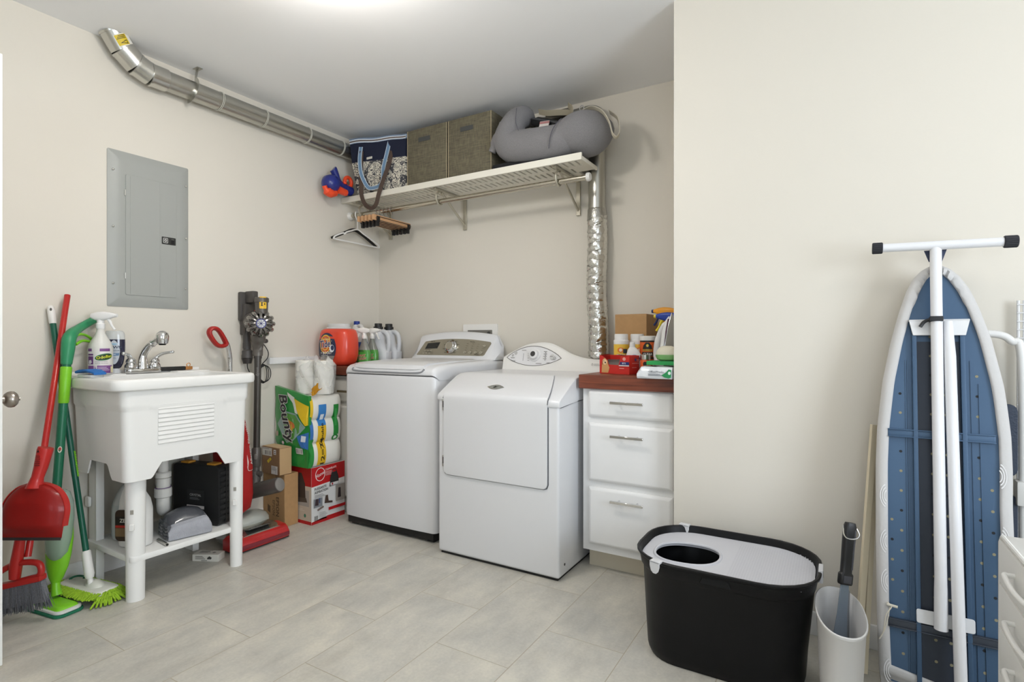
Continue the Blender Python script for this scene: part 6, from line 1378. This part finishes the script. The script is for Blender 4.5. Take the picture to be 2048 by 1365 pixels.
pr = Print(lambda u, v, h: Mr @ V((u, -.0022-h, v)), rough=.45, step=.0003); pr.poly([(.012, .004), (.05, .004), (.058, .03), (.05, .044), (.046, .062), (.03, .076), (.018, .066), (.014, .04)], '#c99a63').ell(.031, .056, .012, .013, '#e2c49a').ell(.034, .053, .004, .004, '#241a14').ell(.026, .061, .002, .002, '#241a14').poly([(.018, .066), (.022, .045), (.016, .04)], '#9a6a3c').rect(.118, W2, .044, .058, '#23306a').rect(.112, W2, .038, .043, '#d8d4d0').text('BITS', .140, .051, .011, '#d8d8e0', .01).lines(.115, .15, .026, .007, 1, .003, '#e5a79c').ell(.142, .072, .009, .008, '#d99a90')
obj('front_print', pr, bd, 'puppy picture and blue band', world=True)
pr = Print(lambda u, v, h: Mr @ V((W2+h, u, v)), rough=.45); pr.rect(.02, .1, .05, .053, '#dd8f86').rect(.02, .06, .03, .033, '#dd8f86').ell(.05, .068, .008, .007, '#3c3f7a').lines(.06, .10, .066, .006, 2, .003, '#dd8f86'); obj('side_print', pr, bd, world=True)
# soft plastic package at the counter edge
t = thing('plastic_package', 'silvery white plastic package lying over the counter front edge', 'package', (-.66, 2.4, CZ))
b = B(mat('#d3d5d7', .25, coat=.4, bump=.5, bscale=45)); 
def pk_(u, v): return 0
rings = []
for i in range(11):
    u = i/10; x = -.740+.150*u; e = min(1, min(u+.08, 1-u+.25)*7); h_ = .046*e
    rings.append([(x, 2.302, CZ-.004), (x, 2.296, CZ+.004+.002*sin(u*14)), (x, 2.297+.002*sin(u*9), CZ+.030*e), (x, 2.312, CZ+h_), (x, 2.36, CZ+h_+.003*sin(u*12)), (x, 2.45, CZ+h_), (x, 2.492, CZ+.02), (x, 2.497, CZ+.001), (x, 2.362, CZ+.001), (x, 2.33, CZ-.001)])
b.loft(rings); bd = obj('package_body', b, t, world=True)
pr = Print(lambda u, v, h: V((-.740+u, 2.2955-h-.001, CZ+v)), rough=.3, step=.0004); pr.text('OfficeWorks', .085, .026, .013, '#5d6167', .0, sx=.95).lines(.05, .12, .015, .005, 2, .0022, '#6f7379').poly([(.108, .012), (.12, .004), (.138, .0), (.148, .004), (.149, .036), (.138, .038), (.128, .026)], '#2a8a52').ell(.141, .022, .006, .007, '#cfe0d5'); obj('front_print', pr, bd, 'grey lettering and green shape', world=True)
b = B(mat('#2a9950', .45)); b.box(-.722, -.592, 2.375, 2.49, CZ+.0515, CZ+.069, .002); o = obj('flat_box', b); tag(origin(o, (-.655, 2.44, CZ+.0515)), 'flat green box on top of the silvery package', 'box')
# cream bundle in a bag
t = thing('wrapped_bundle', 'cream bundle in a thin green-tinted bag on the flat green box', 'bundle', (-.64, 2.42, CZ+.069))
b = B(mat('#d9d3bf', .6, bump=.3, bscale=60)); b.loft([[(-.640+rx*cos(a), 2.415+ry*sin(a), CZ+.070+z) for a in [2*pi*i/28 for i in range(28)]] for z, rx, ry in ((0, .030, .022), (.006, .043, .031), (.022, .050, .036), (.04, .048, .036), (.058, .036, .028), (.066, .018, .014))]); obj('bundle_body', b, t, world=True)
b = B(mat('#7dbb6e', .4, alpha=.75, bump=.4, bscale=50)); b.loft([[(-.640+rx*cos(a), 2.415+ry*sin(a), CZ+.070+z) for a in [2*pi*i/28 for i in range(28)]] for z, rx, ry in ((.001, .0312, .0232), (.006, .0445, .0325), (.020, .0512, .0372), (.027, .0510, .0372))]); obj('green_bag', b, t, 'green tinted bag bottom', world=True)
# steam iron standing on its heel
t = thing('clothes_iron', 'white steam iron standing upright behind the cream bundle', 'iron', (-.66, 2.45, CZ))
b = B(WHITE); Mi = Matrix.Translation((-.698, 2.585, CZ+.0005)) @ Matrix.Rotation(radians(-38), 4, 'Z')
def isec(z, w, x0, x1): return [Mi @ V((x, y, z)) for x, y in [((x0+x1)/2+(x1-x0)/2*math.copysign(abs(cos(a))**.8, cos(a)), w*math.copysign(abs(sin(a))**.8, sin(a))) for a in [2*pi*i/24 for i in range(24)]]]
b.loft([isec(0, .045, -.065, .050), isec(.006, .05, -.068, .052), isec(.03, .05, -.066, .052), isec(.06, .046, -.035, .052)])
b.loft([isec(.055, .046, .005, .052), isec(.13, .042, .006, .052), isec(.20, .032, .008, .050), isec(.25, .018, .020, .046), isec(.272, .006, .034, .043)])
b.tube(cat([Mi @ V((-.045, 0, .04)), Mi @ V((-.058, 0, .075)), Mi @ V((-.055, 0, .13)), Mi @ V((-.035, 0, .185)), Mi @ V((.0, 0, .228)), Mi @ V((.028, 0, .248))], 5), [.016]*6+[.018]*8+[.016]*8+[.012]*4, 14); obj('iron_body', b, t, world=True)
b = B(mat('#5a3546', .4)); b.loft([isec(.03, .047, .050, .058), isec(.13, .0435, .050, .058), isec(.20, .034, .048, .056), isec(.26, .016, .040, .050)]); obj('purple_strip', b, t, 'dark purple base strip', world=True)
b = B(mat('#c5c6c6', .18, .9)); b.loft([isec(.01, .052, .058, .066), isec(.05, .053, .058, .066), isec(.14, .046, .058, .066), isec(.22, .028, .056, .064), isec(.27, .010, .052, .060), isec(.288, .002, .052, .056)]); obj('soleplate', b, t, 'polished soleplate', world=True)
# two trigger sprays behind the iron
def trig2(c, body, m1, m2, rz, lab, hz=.25):
    t = thing('spray_bottle', lab, 'spray bottle', c, group='trigger sprays behind the iron')
    b = B(mat(body, .4)); b.lathe([(.030, 0), (.034, .003), (.035, hz*.6), (.028, hz*.75), (.015, hz*.92), (.0125, hz)], 24); obj('bottle_body', b, t)
    trigger_head(t, V(c)+V((0, 0, hz-.002)), rz, mat(m1, .35), mat(m2, .35), s=1.35)
trig2((-.735, 2.765, CZ), '#d8d6d0', '#e39a22', '#1d2b5e', radians(175), 'spray bottle with yellow-orange head and navy nozzle behind the iron', .245)
trig2((-.700, 2.690, CZ), '#d8d6d0', '#26429c', '#e6cf3a', radians(180), 'spray bottle with blue head and yellow trigger right behind the iron', .215)
# ================================================================ litter box
t = thing('litter_box', 'large black top-entry litter box with pale grey lid on the floor', 'litter box', (-.32, 1.98, 0))
BK = mat('#0f0f11', .42, ior=1.3); 
def lring(x0, x1, y0, y1, r, z, n=7): return [(x, y, z) for x, y in rrect(x0, x1, y0, y1, r, n)]
b = B(BK)
R0 = (-.612, -.040, 1.772, 2.200)
def inset(i, z, r=.165, top=R0): return lring(top[0]+i, top[1]-i, top[2]+i, top[3]-i, max(.02, r-i), z)
rings = [lring(-.562, -.098, 1.842, 2.130, .10, .004), lring(-.570, -.090, 1.834, 2.138, .11, .0), lring(-.576, -.084, 1.828, 2.144, .115, .012), lring(-.580, -.080, 1.822, 2.150, .12, .03), lring(-.585, -.076, 1.815, 2.155, .13, .10), lring(-.594, -.056, 1.792, 2.180, .15, .302), inset(.016, .308), inset(.012, .312), inset(.006, .345), inset(-.002, .352), inset(-.003, .357), inset(0, .360), inset(.006, .360), inset(.010, .355), inset(.014, .330), inset(.03, .30), inset(.05, .10), inset(.07, .02)]
b.loft(rings[:-1] + [rings[-1]], cap=True)
obj('box_body', b, t, world=True)
b = B(mat('#c9c9ce', .5, bump=.12, bscale=900)); LID = rrect(R0[0]+.016, R0[1]-.016, R0[2]+.016, R0[3]-.016, .15, 8)
OP = [(-.448+.108*math.copysign(abs(cos(a))**.85, cos(a))-.012*sin(a), 1.958+.100*math.copysign(abs(sin(a))**.85, sin(a))+.02*cos(a)) for a in [2*pi*i/40 for i in range(40)]]
b.prism(LID, .010, Matrix.Translation((0, 0, .326)), holes=[OP])
b.tube([(x, y, .336) for x, y in OP], .0055, 8, closed=True); lid = obj('lid', b, t, 'pale grey lid with a round opening', world=True)
b = B(mat('#c2c2c8', .5)); 
for i in range(30):
    for j in range(26):
        x, y = -.30+.008*i*1.0, 1.83+.0125*j
        if (x < -.30+.0) or (x > -.085 and (y < 1.86 or y > 2.12)) or ((x+.448)/.125)**2+((y-1.96)/.118)**2 < 1: continue
        tt = newbm(); v = [tt.verts.new(p) for p in ((x, y, .3362), (x+.005, y, .3362), (x+.005, y+.008, .3362), (x, y+.008, .3362), (x+.0025, y+.004, .3374))]
        for k in range(4): tt.faces.new((v[k], v[(k+1) % 4], v[4]))
        b.add(tt)
obj('grip_dots', b, lid, 'fine raised grip texture', world=True, kind='stuff')
def tab(x, y, nx, ny, w=.018):
    b = B(mat('#cfcfd1', .45)); n = V((nx, ny, 0)).normalized(); s_ = V((-n.y, n.x, 0)); c = V((x, y, 0))+n*.0045
    M = Matrix(((s_.x, 0, n.x, c.x), (s_.y, 0, n.y, c.y), (0, 1, 0, .335), (0, 0, 0, 1)))
    b.prism([(-w, .027), (-w, .012), (-w*.75, -.004), (-w*.3, -.012), (w*.3, -.012), (w*.75, -.004), (w, .012), (w, .027)], .004, M, bev=.001, seg=1)
    b.box(-w, w, .021, .028, -.022, .004, .002, M=M); obj('latch_tab', b, t, 'pale latch tab', world=True)
tab(-.508, 1.7735, -.28, -1); tab(-.512, 2.185, -.1, -1, .020); 
b = B(mat('#cfcfd1', .45)); b.box(-.047, -.034, 1.955, 2.02, .325, .365, .003); b.use('#3c3c3e'); b.box(-.0345, -.0335, 1.982, 1.992, .335, .352, .0); obj('latch_tab', b, t, 'pale latch tab', world=True)
b = B(mat('#050505', .8)); Y0 = R0[2]+.010
b.prism([(-.372, .340-.022), (-.276, .340-.022), (-.286, .340), (-.362, .340)], .004, frame((0, Y0-.0005, 0), (1, 0, 0), (0, 0, 1)), bev=.002, seg=1); obj('hand_slot', b, t, 'dark hand hole', world=True)
for z, x in ((.33, -.607), ): pass
# ================================================================ waste bin and scoops
t = thing('waste_bin', 'white oval plastic waste bin behind the litter box', 'bin', (.03, 1.88, 0))
WB = mat('#dcdbda', .4)
Mw = Matrix.Translation((.011, 1.842, 0)) @ Matrix.Rotation(radians(5), 4, 'Z')
def wring(z, rx, ry, e=2.3, n=40): return [Mw @ V((rx*math.copysign(abs(cos(a))**(2/e), cos(a)), ry*math.copysign(abs(sin(a))**(2/e), sin(a)), z)) for a in [2*pi*i/n for i in range(n)]]
b = B(WB); b.loft([wring(0, .044, .115), wring(.004, .047, .120), wring(.15, .054, .142), wring(.29, .060, .163), wring(.296, .064, .168), wring(.302, .064, .168), wring(.304, .061, .164), wring(.29, .057, .159), wring(.10, .048, .132), wring(.010, .043, .112)]); obj('bin_body', b, t, world=True)
t = thing('litter_scoop', 'long scoop with black handle standing in the white waste bin', 'scoop', (.03, 1.93, .02))
p0, p1 = V((-.004, 1.872, .03)), V((.037, 1.955, .525)); d = (p1-p0).normalized()
b = B(mat('#7f8b98', .3, .5)); M = frame_y(p0, RGT, d); b.prism([(-.022, 0), (.022, 0), (.022, .16), (.015, .24), (.012, .34), (-.012, .34), (-.015, .24), (-.022, .16)], .004, M, bev=.001, seg=1); obj('blade', b, t, 'grey metal blade', world=True)
b = B(mat('#1a1a1b', .4)); rings = []
for k, w, dp in ((.325, .019, .010), (.33, .0205, .012), (.355, .0205, .012), (.36, .016, .010), (.40, .0165, .011), (.46, .018, .012), (.495, .0185, .012), (.508, .014, .009)):
    rings.append([M @ V((x, k, y+.002)) for x, y in rrect(-w, w, -dp, dp, dp*.8, 4)])
b.loft(rings); hnd = obj('handle', b, t, 'black grip handle', world=True)
b = B(mat('#44444a', .4)); b.box(-.012, .012, .33, .352, .012, .0155, .002, M=M); b.box(.008, .014, .37, .49, .0, .0142, .003, M=M); obj('grip_inlay', b, hnd, 'grey grip inlay', world=True)
b = B(CHROME); b.tube(cat([M @ V((-.019, .497, .0)), M @ V((-.023, .472, .013)), M @ V((-.012, .462, .019)), M @ V((.012, .466, .019)), M @ V((.023, .478, .013)), M @ V((.019, .497, .0))], 5), .0018, 6); obj('wire_loop', b, t, 'wire hanging loop', world=True)
t = thing('scoop', 'flat grey plastic scoop leaning inside the white waste bin', 'scoop', (.05, 1.95, .02))
p0, p1 = V((.010, 1.895, .035)), V((.026, 1.950, .325)); d = (p1-p0).normalized(); M = frame_y(p0, RGT, d)
b = B(mat('#7a7c80', .45)); b.prism([(-.020, 0), (.020, 0), (.020, .12), (.013, .24), (.012, .29), (.006, .302), (-.006, .302), (-.012, .29), (-.013, .24), (-.020, .12)], .004, M, bev=.001, seg=1, holes=[ell(0, .285, .005, .006, 14)][:0]); sc = obj('scoop_body', b, t, world=True)
b = B(mat('#2f2f31', .5)); b.tube([M @ V((-.001, .284, .0038)), M @ V((-.001, .284, .0046))], .0052, 14); obj('hang_hole', b, sc, 'dark hanging hole', world=True)
# ================================================================ two cream strips leaning on the wall
CRM = mat('#cfc3a9', .5)
def strip(p0, p1, w, lab, slot):
    t = thing('metal_strip', lab, 'strip', p0, group='cream strips against the wall')
    d = (V(p1)-V(p0)); M = frame_y(p0, RGT, d.normalized()); b = B(CRM); b.box(-w, w, .012, d.length, -.006, .006, .001, 1, M=M); bd = obj('strip_body', b, t, world=True)
    if slot:
        b = B('#2a2520'); b.box(-w*.55, w*.55, .03, .036, .0058, .0066, M=M); b.use('#5a5043'); b.box(-w*.2, w*.2, .055, .06, .0058, .0066, M=M); obj('slot', b, bd, 'dark slot', world=True)
strip((.056, 2.06, .008), (.112, 2.215, .80), .010, 'cream metal strip with a slotted foot, nearer the white bin', True)
strip((.078, 2.07, .008), (.120, 2.230, .76), .008, 'cream metal strip nearer the ironing board', False)
# ================================================================ ironing board
t = thing('ironing_board', 'folded ironing board seen from its blue underside, leaning on the near wall', 'ironing board', (.275, 2.09, 0))
Mb = frame((.276, 2.038, .010), (1, 0, 0), (0, .128, 1))      # local z towards the room
HWR = [(0, .004), (.6, .004), (.75, .010), (.9, .014), (1.1, .014), (1.22, .010), (1.30, .003), (1.33, 0)]
HW = [(0, .154), (.05, .160), (.2, .1645), (.45, .1655), (.68, .1645), (.80, .1595), (.95, .144), (1.08, .121), (1.18, .097), (1.25, .076), (1.29, .057), (1.315, .036), (1.328, .014), (1.330, .0)]
def hw(y):
    for (a, p), (c, q) in zip(HW, HW[1:]):
        if a <= y <= c: return p+(q-p)*(y-a)/(c-a)
    return 0
def outline(k, y0=0, y1=1.33, n=46):
    ys = [y0+(y1-y0)*(1-(1-i/n)**1.6) for i in range(n+1)]
    return [(hw(y)*k if isinstance(k, float) else max(0, hw(y)-k[0]), y) for y in ys]
def offs(d, y1=1.33-.0): # outline pulled in by d
    ys = [d+(1.33-2*d)*(1-(1-i/46)**1.6) for i in range(47)]
    R_ = [(max(0, hw(min(1.33, y+ (d if y > 1.2 else 0)*.3))-d*(1.0 if y < 1.2 else 1.0)), y) for y in ys]
    return R_
def bul(y):
    for (a, p), (c, q) in zip(HWR, HWR[1:]):
        if a <= y <= c: return p+(q-p)*(y-a)/(c-a)
    return 0
def closed_(R_): return [(x+bul(y)*(x > 1e-6), y) for x, y in R_]+[(-x, y) for x, y in R_[::-1] if x > 1e-6]
COV = mat('#c8c6c4', .85, bump=.25, bscale=90)
O0 = closed_(offs(.000)); O1 = closed_(offs(.004)); O2 = closed_(offs(.034)); n_ = min(len(O0), len(O1), len(O2))
def ringat(d, z, wr=0):
    R_ = closed_(offs(d)); 
    out = []
    for i, (x, y) in enumerate(R_):
        q = 1+wr*sin(i*2.6)*max(0, (y-1.12)/.2) if y > 1.12 else 1
        out.append(Mb @ V((x*q, y, z+(wr*.10*sin(i*3.1+1)*max(0, (y-1.12)/.2) if y > 1.12 else 0))))
    return out
RR = [ringat(.012, -.020), ringat(.002, -.014), ringat(0, .0), ringat(.003, .013), ringat(.012, .020, .05), ringat(.026, .021, .09), ringat(.031, .0185, .05), ringat(.032, .012)]
m_ = min(len(r) for r in RR); RR = [r[:m_] for r in RR]
b = B(COV); b.loft(RR, cap=False); tt = newbm(); tt.faces.new([tt.verts.new(p) for p in RR[0]]); b.add(tt); cov = obj('cover', b, t, 'pale grey fabric cover', world=True, sharp=60)
pr = Print(lambda u, v, h: Mb @ V((u, v, .0212+h)), rough=.85)
for x, y in ((-.146, .585), (-.146, .445), (-.145, .325), (-.140, .06), (.146, .68), (.147, .50), (.146, .36)):
    s_ = 1 if x > 0 else -1
    for r in (.012, .018, .024):
        hf = [(x+s_*.0+r*.62*cos(a)*-s_+s_*.004, y+r*1.5*sin(a)) for a in [radians(-88+176*i/14) for i in range(15)]]
        hin = [(x+s_*.0+(r-.002)*.62*cos(a)*-s_+s_*.004, y+(r-.002)*1.5*sin(a)) for a in [radians(88-176*i/14) for i in range(15)]]
        hf = [(x-s_*.012+s_*r*.85*cos(a), y+r*1.6*sin(a)) for a in [radians(-70+140*i/14) for i in range(15)]]; hin = [(x-s_*.012+s_*(r-.0022)*.85*cos(a), y+(r-.0022)*1.6*sin(a)) for a in [radians(70-140*i/14) for i in range(15)]]
        for k in range(14): pr.poly([hf[k], hf[k+1], hin[13-k], hin[14-k]], '#e9e8e8'); pr.h -= pr.step
obj('swirl_print', pr, cov, 'white swirl circles', world=True)
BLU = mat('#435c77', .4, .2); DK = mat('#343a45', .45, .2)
b = B(BLU); P0 = closed_(offs(.028)); b.prism([(x, y) for x, y in P0], .006, Mb @ Matrix.Translation((0, 0, .004)))
for x in (-.060, .060): 
    b.box(x-.006, x+.006, .03, 1.10, .010, .026, .002, M=Mb)
for x in (-.078, .079, .098, -.083): b.box(x-.0012, x+.0012, .03, 1.02 if abs(x) < .09 else .95, .0095, .0125, M=Mb)
deck = obj('steel_deck', b, t, 'blue perforated steel underside', world=True)
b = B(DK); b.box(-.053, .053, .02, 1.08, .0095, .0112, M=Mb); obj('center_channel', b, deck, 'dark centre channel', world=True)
b = B(mat('#8d876c', .7)); b2 = B(mat('#1c1f22', .7)); n0 = 0
for k in range(18):
    y = .055+.0612*k
    for x in (-.123, -.098, -.018, .018, .094, .122):
        yy = y+(.03 if x in (-.123, .122) else 0)
        if abs(x)+.010 > hw(min(1.32, yy+.02))-.032: continue
        bb = b if (k+int(x*1000)) % 3 else b2
        bb.tube([Mb @ V((x, yy, .0098 if abs(x) > .053 else .0111)), Mb @ V((x, yy, .0104 if abs(x) > .053 else .0117))], .0042, 12)
for bb, lb in ((b, 'pale punched holes'), (b2, 'dark punched holes')): obj('vent_holes', bb, deck, lb, world=True, kind='stuff')
b = B(BLU)
for y, m in ((.786, 0), (.205, 1)):
    b = B(BLU if not m else mat('#41464f', .4, .4)); w = hw(y)-.028; b.box(-w, w, y-.011, y+.011, .010, .022, .003, M=Mb); b.box(-w, w, y-.013, y-.009, .010, .026, .0015, M=Mb); b.box(-w, w, y+.009, y+.013, .010, .026, .0015, M=Mb); cb = obj('cross_bar', b, t, world=True)
    if not m:
        b = B('#101214')
        for x in (-.055, .050): b.tube([Mb @ V((x, y, .0215)), Mb @ V((x, y, .0226))], .0035, 12)
        b.box(.121, .126, .825, .850, .012, .022, M=Mb); obj('rivet_hole', b, cb, world=True) if False else b.bm.free()
b = B(mat('#dedede', .35)); b.prism([(-.074, 1.148), (.079, 1.148), (.068, 1.098), (-.064, 1.098)], .004, Mb @ Matrix.Translation((0, 0, .026)), bev=.001, seg=1); b.box(-.073, .078, 1.144, 1.149, .014, .030, .001, 1, M=Mb); obj('upper_bracket', b, t, 'white upper leg bracket', world=True)
b = B(mat('#dedede', .35)); b.prism(rrect(-.066, .072, .222, .262, .006, 3), .004, Mb @ Matrix.Translation((0, 0, .026)), bev=.001, seg=1); 
br = obj('lower_bracket', b, t, 'white lower leg bracket', world=True)
b = B('#202020')
for x, y in ((-.055, .252), (-.055, .232), (.060, .252), (.060, .232)): pass
b.bm.free()
WT = mat('#e4e4e6', .3, coat=.2); LZ = .048
b = B(WT); M = Mb
b.tube([M @ V((-.004, 1.375, LZ)), M @ V((-.006, 1.0, LZ)), M @ V((-.008, .36, LZ))], .0155, 18); b.tube([M @ V((-.008, .37, LZ)), M @ V((-.008, .33, LZ-.004)), M @ V((-.008, .222, LZ-.012))], 1, prof=[(.0135*cos(a), .0135*sin(a)) for a in [2*pi*i/18 for i in range(18)]], up=None) if False else b.tube([M @ V((-.008, .365, LZ)), M @ V((-.008, .33, LZ-.003)), M @ V((-.008, .218, LZ-.012))], [.0155, .0165, .0175], 18)
l1 = obj('long_leg', b, t, 'white tube leg with the foot bar', world=True)
b = B(WT); b.tube([M @ V((.024, 1.14, LZ-.010)), M @ V((.0245, 1.09, LZ-.006)), M @ V((.0255, 1.03, LZ)), M @ V((.033, 0.0, LZ+.006))], [.012, .0135, .0152, .0155], 18); obj('short_leg', b, t, 'white tube leg', world=True)
b = B(WT); tz_ = 1.386; b.tube([M @ V((-.150, tz_+.0, LZ+.004)), M @ V((.165, tz_-.008, LZ+.004))], .0140, 18); fb = obj('foot_bar', b, t, 'white tube foot bar', world=True)
for a_, c_ in (((-.172, tz_+.0006), (-.143, tz_)), ((.158, tz_-.008), (.191, tz_-.0088))):
    b = B(mat('#23242a', .6)); p, q = M @ V((a_[0], a_[1], LZ+.004)), M @ V((c_[0], c_[1], LZ+.004)); k = 22
    pf = [((.0185 if i % 2 else .0172)*cos(2*pi*i/(2*k)), (.0185 if i % 2 else .0172)*sin(2*pi*i/(2*k))) for i in range(2*k)]
    b.tube([p, p.lerp(q, .08), p.lerp(q, .92), q], [.9, 1, 1, .9], prof=pf); obj('foot_cap', b, fb, 'ribbed black rubber cap', world=True, sharp=20)
b = B(mat('#c9c9cb', .3, .6))
for x in (-.05, .015): b.tube([M @ V((x, tz_-.002, LZ+.0145)), M @ V((x, tz_-.002, LZ+.0165))], .0035, 12)
b.bm.free()
b = B(mat('#39415a', .5)); b.prism([(-.032, 1.372), (.026, 1.372), (.014, 1.335), (-.020, 1.335)], .003, Mb @ Matrix.Translation((0, 0, LZ-.018))); obj('foot_gusset', b, t, 'dark gusset plate', world=True)
b = B(mat('#1e1f22', .5)); b.tube(cat([M @ V((.0, 1.146, LZ+.012)), M @ V((-.022, 1.146, .042)), M @ V((-.036, 1.139, .040)), M @ V((-.046, 1.124, .040))], 4), .0052, 8); b.box(-.024, .010, 1.138, 1.154, .034, .066, .003, M=M); obj('release_lever', b, t, 'black height lever', world=True)
b = B(mat('#d8d2c2', .8)); b.tube(cat([M @ V((-.138, .262, .022)), M @ V((-.128, .252, .03)), M @ V((-.142, .225, .032)), M @ V((-.150, .17, .028)), M @ V((-.160, .148, .024)), M @ V((-.146, .18, .03)), M @ V((-.138, .215, .03)), M @ V((-.132, .25, .026))], 5), .0016, 6); b.tube([M @ V((-.140, .256, .026)), M @ V((-.112, .254, .028))], .0042, 8); obj('draw_cord', b, t, 'knotted white draw cord', world=True)
# ================================================================ wire rack, step stool and drawer cart at the right edge
t = thing('wire_rack', 'white wire shelf panel standing upright against the wall at the right edge', 'wire rack', (.60, 2.28, 0))
WW = mat('#dcdcdc', .4); b = B(WW)
for x in (.492, .505, .72): b.tube([(x, 2.277, .0), (x, 2.277, 1.212)], .0042 if x < .5 else .003, 8)
for k in range(46): b.tube([(.488, 2.2715, .02+.0262*k), (.724, 2.2715, .02+.0262*k)], .0019, 6)
o_ = obj('wire_panel', b, t, world=True)
t = thing('step_stool', 'folded white step stool with dark treads between ironing board and wall', 'step stool', (.33, 2.24, 0))
b = B(mat('#e0dfdc', .35)); b.tube(cat([(.165, 2.240, .0), (.165, 2.240, .5), (.170, 2.240, .98), (.205, 2.240, 1.075), (.30, 2.240, 1.105), (.42, 2.240, 1.108), (.468, 2.240, 1.085), (.492, 2.240, 1.02), (.496, 2.240, .5), (.496, 2.240, 0)], 7), .0115, 14); obj('tube_frame', b, t, 'white bent tube frame', world=True)
for z, h in ((.777, .112), (.46, .15)):
    b = B(mat('#2d3646', .6, bump=.5, bscale=160)); b.prism(rrect(.185, .482, z-h, z+h, .022, 5), .016, frame((0, 2.246, 0), (1, 0, 0), (0, 0, 1)), bev=.005); obj('tread', b, t, 'dark ribbed tread', world=True)
b = B(mat('#d9d7d2', .4)); b.box(.476, .512, 2.215, 2.262, .58, .655, .006); obj('hinge_block', b, t, 'white hinge block', world=True)
t = thing('drawer_cart', 'white plastic drawer cart at the right edge in front of the ironing board', 'drawer cart', (.52, 1.5, 0))
CW = mat('#deddd9', .4); cx, cy0, cy1, H_ = .336, 1.30, 1.705, .628
b = B(CW); M = frame((cx, 0, 0), (0, -1, 0), (0, 0, 1))
b.prism([(-cy1, .03), (-cy1, H_-.022), (-cy1+.006, H_-.007), (-cy1+.02, H_), (-cy0-.02, H_), (-cy0-.006, H_-.007), (-cy0, H_-.022), (-cy0, .03)], .30, frame((cx+.30, 0, 0), (0, 1, 0), (0, 0, 1)) @ Matrix.Diagonal((-1, 1, -1, 1)), bev=.003)
b.tube([(cx+.001, cy1-.004, .03), (cx+.001, cy1-.004, H_-.02), (cx+.001, cy1-.02, H_-.003), (cx+.001, cy0+.02, H_-.003), (cx+.001, cy0+.004, H_-.02), (cx+.001, cy0+.004, .03)], .005, 8)
obj('cart_frame', b, t, world=True)
for k in range(6):
    z1 = .617-.1045*k; z0 = z1-.099 if k < 5 else .045
    b = B(mat('#e2e1dd', .42)); b.box(cx-.004, cx+.002, cy0+.012, cy1-.012, z0, z1, .002); d = obj('drawer', b, t, world=True)
    b = B(mat('#e6e5e1', .35)); zc = z0+.058; ya, yb_ = 1.5625, 1.40
    b.tube(cat([(cx-.003, ya, zc), (cx-.014, ya, zc), (cx-.022, ya-.006, zc), (cx-.025, (ya+yb_)/2, zc-.004), (cx-.022, yb_+.006, zc), (cx-.014, yb_, zc), (cx-.003, yb_, zc)], 5), .0055, 10); obj('handle', b, d, 'curved white handle', world=True)
b = B(mat('#3a3a3a', .5))
for i, (x, y) in enumerate(((cx+.03, cy0+.03), (cx+.27, cy0+.03), (cx+.03, cy1-.03), (cx+.27, cy1-.03))):
    b = B(mat('#3a3a3a', .5)); b.tube([(x-.008, y, .017), (x+.008, y, .017)], .016, 14); b.tube([(x, y, .017), (x, y, .034)], .006, 8); obj('caster', b, t, 'dark caster', world=True)
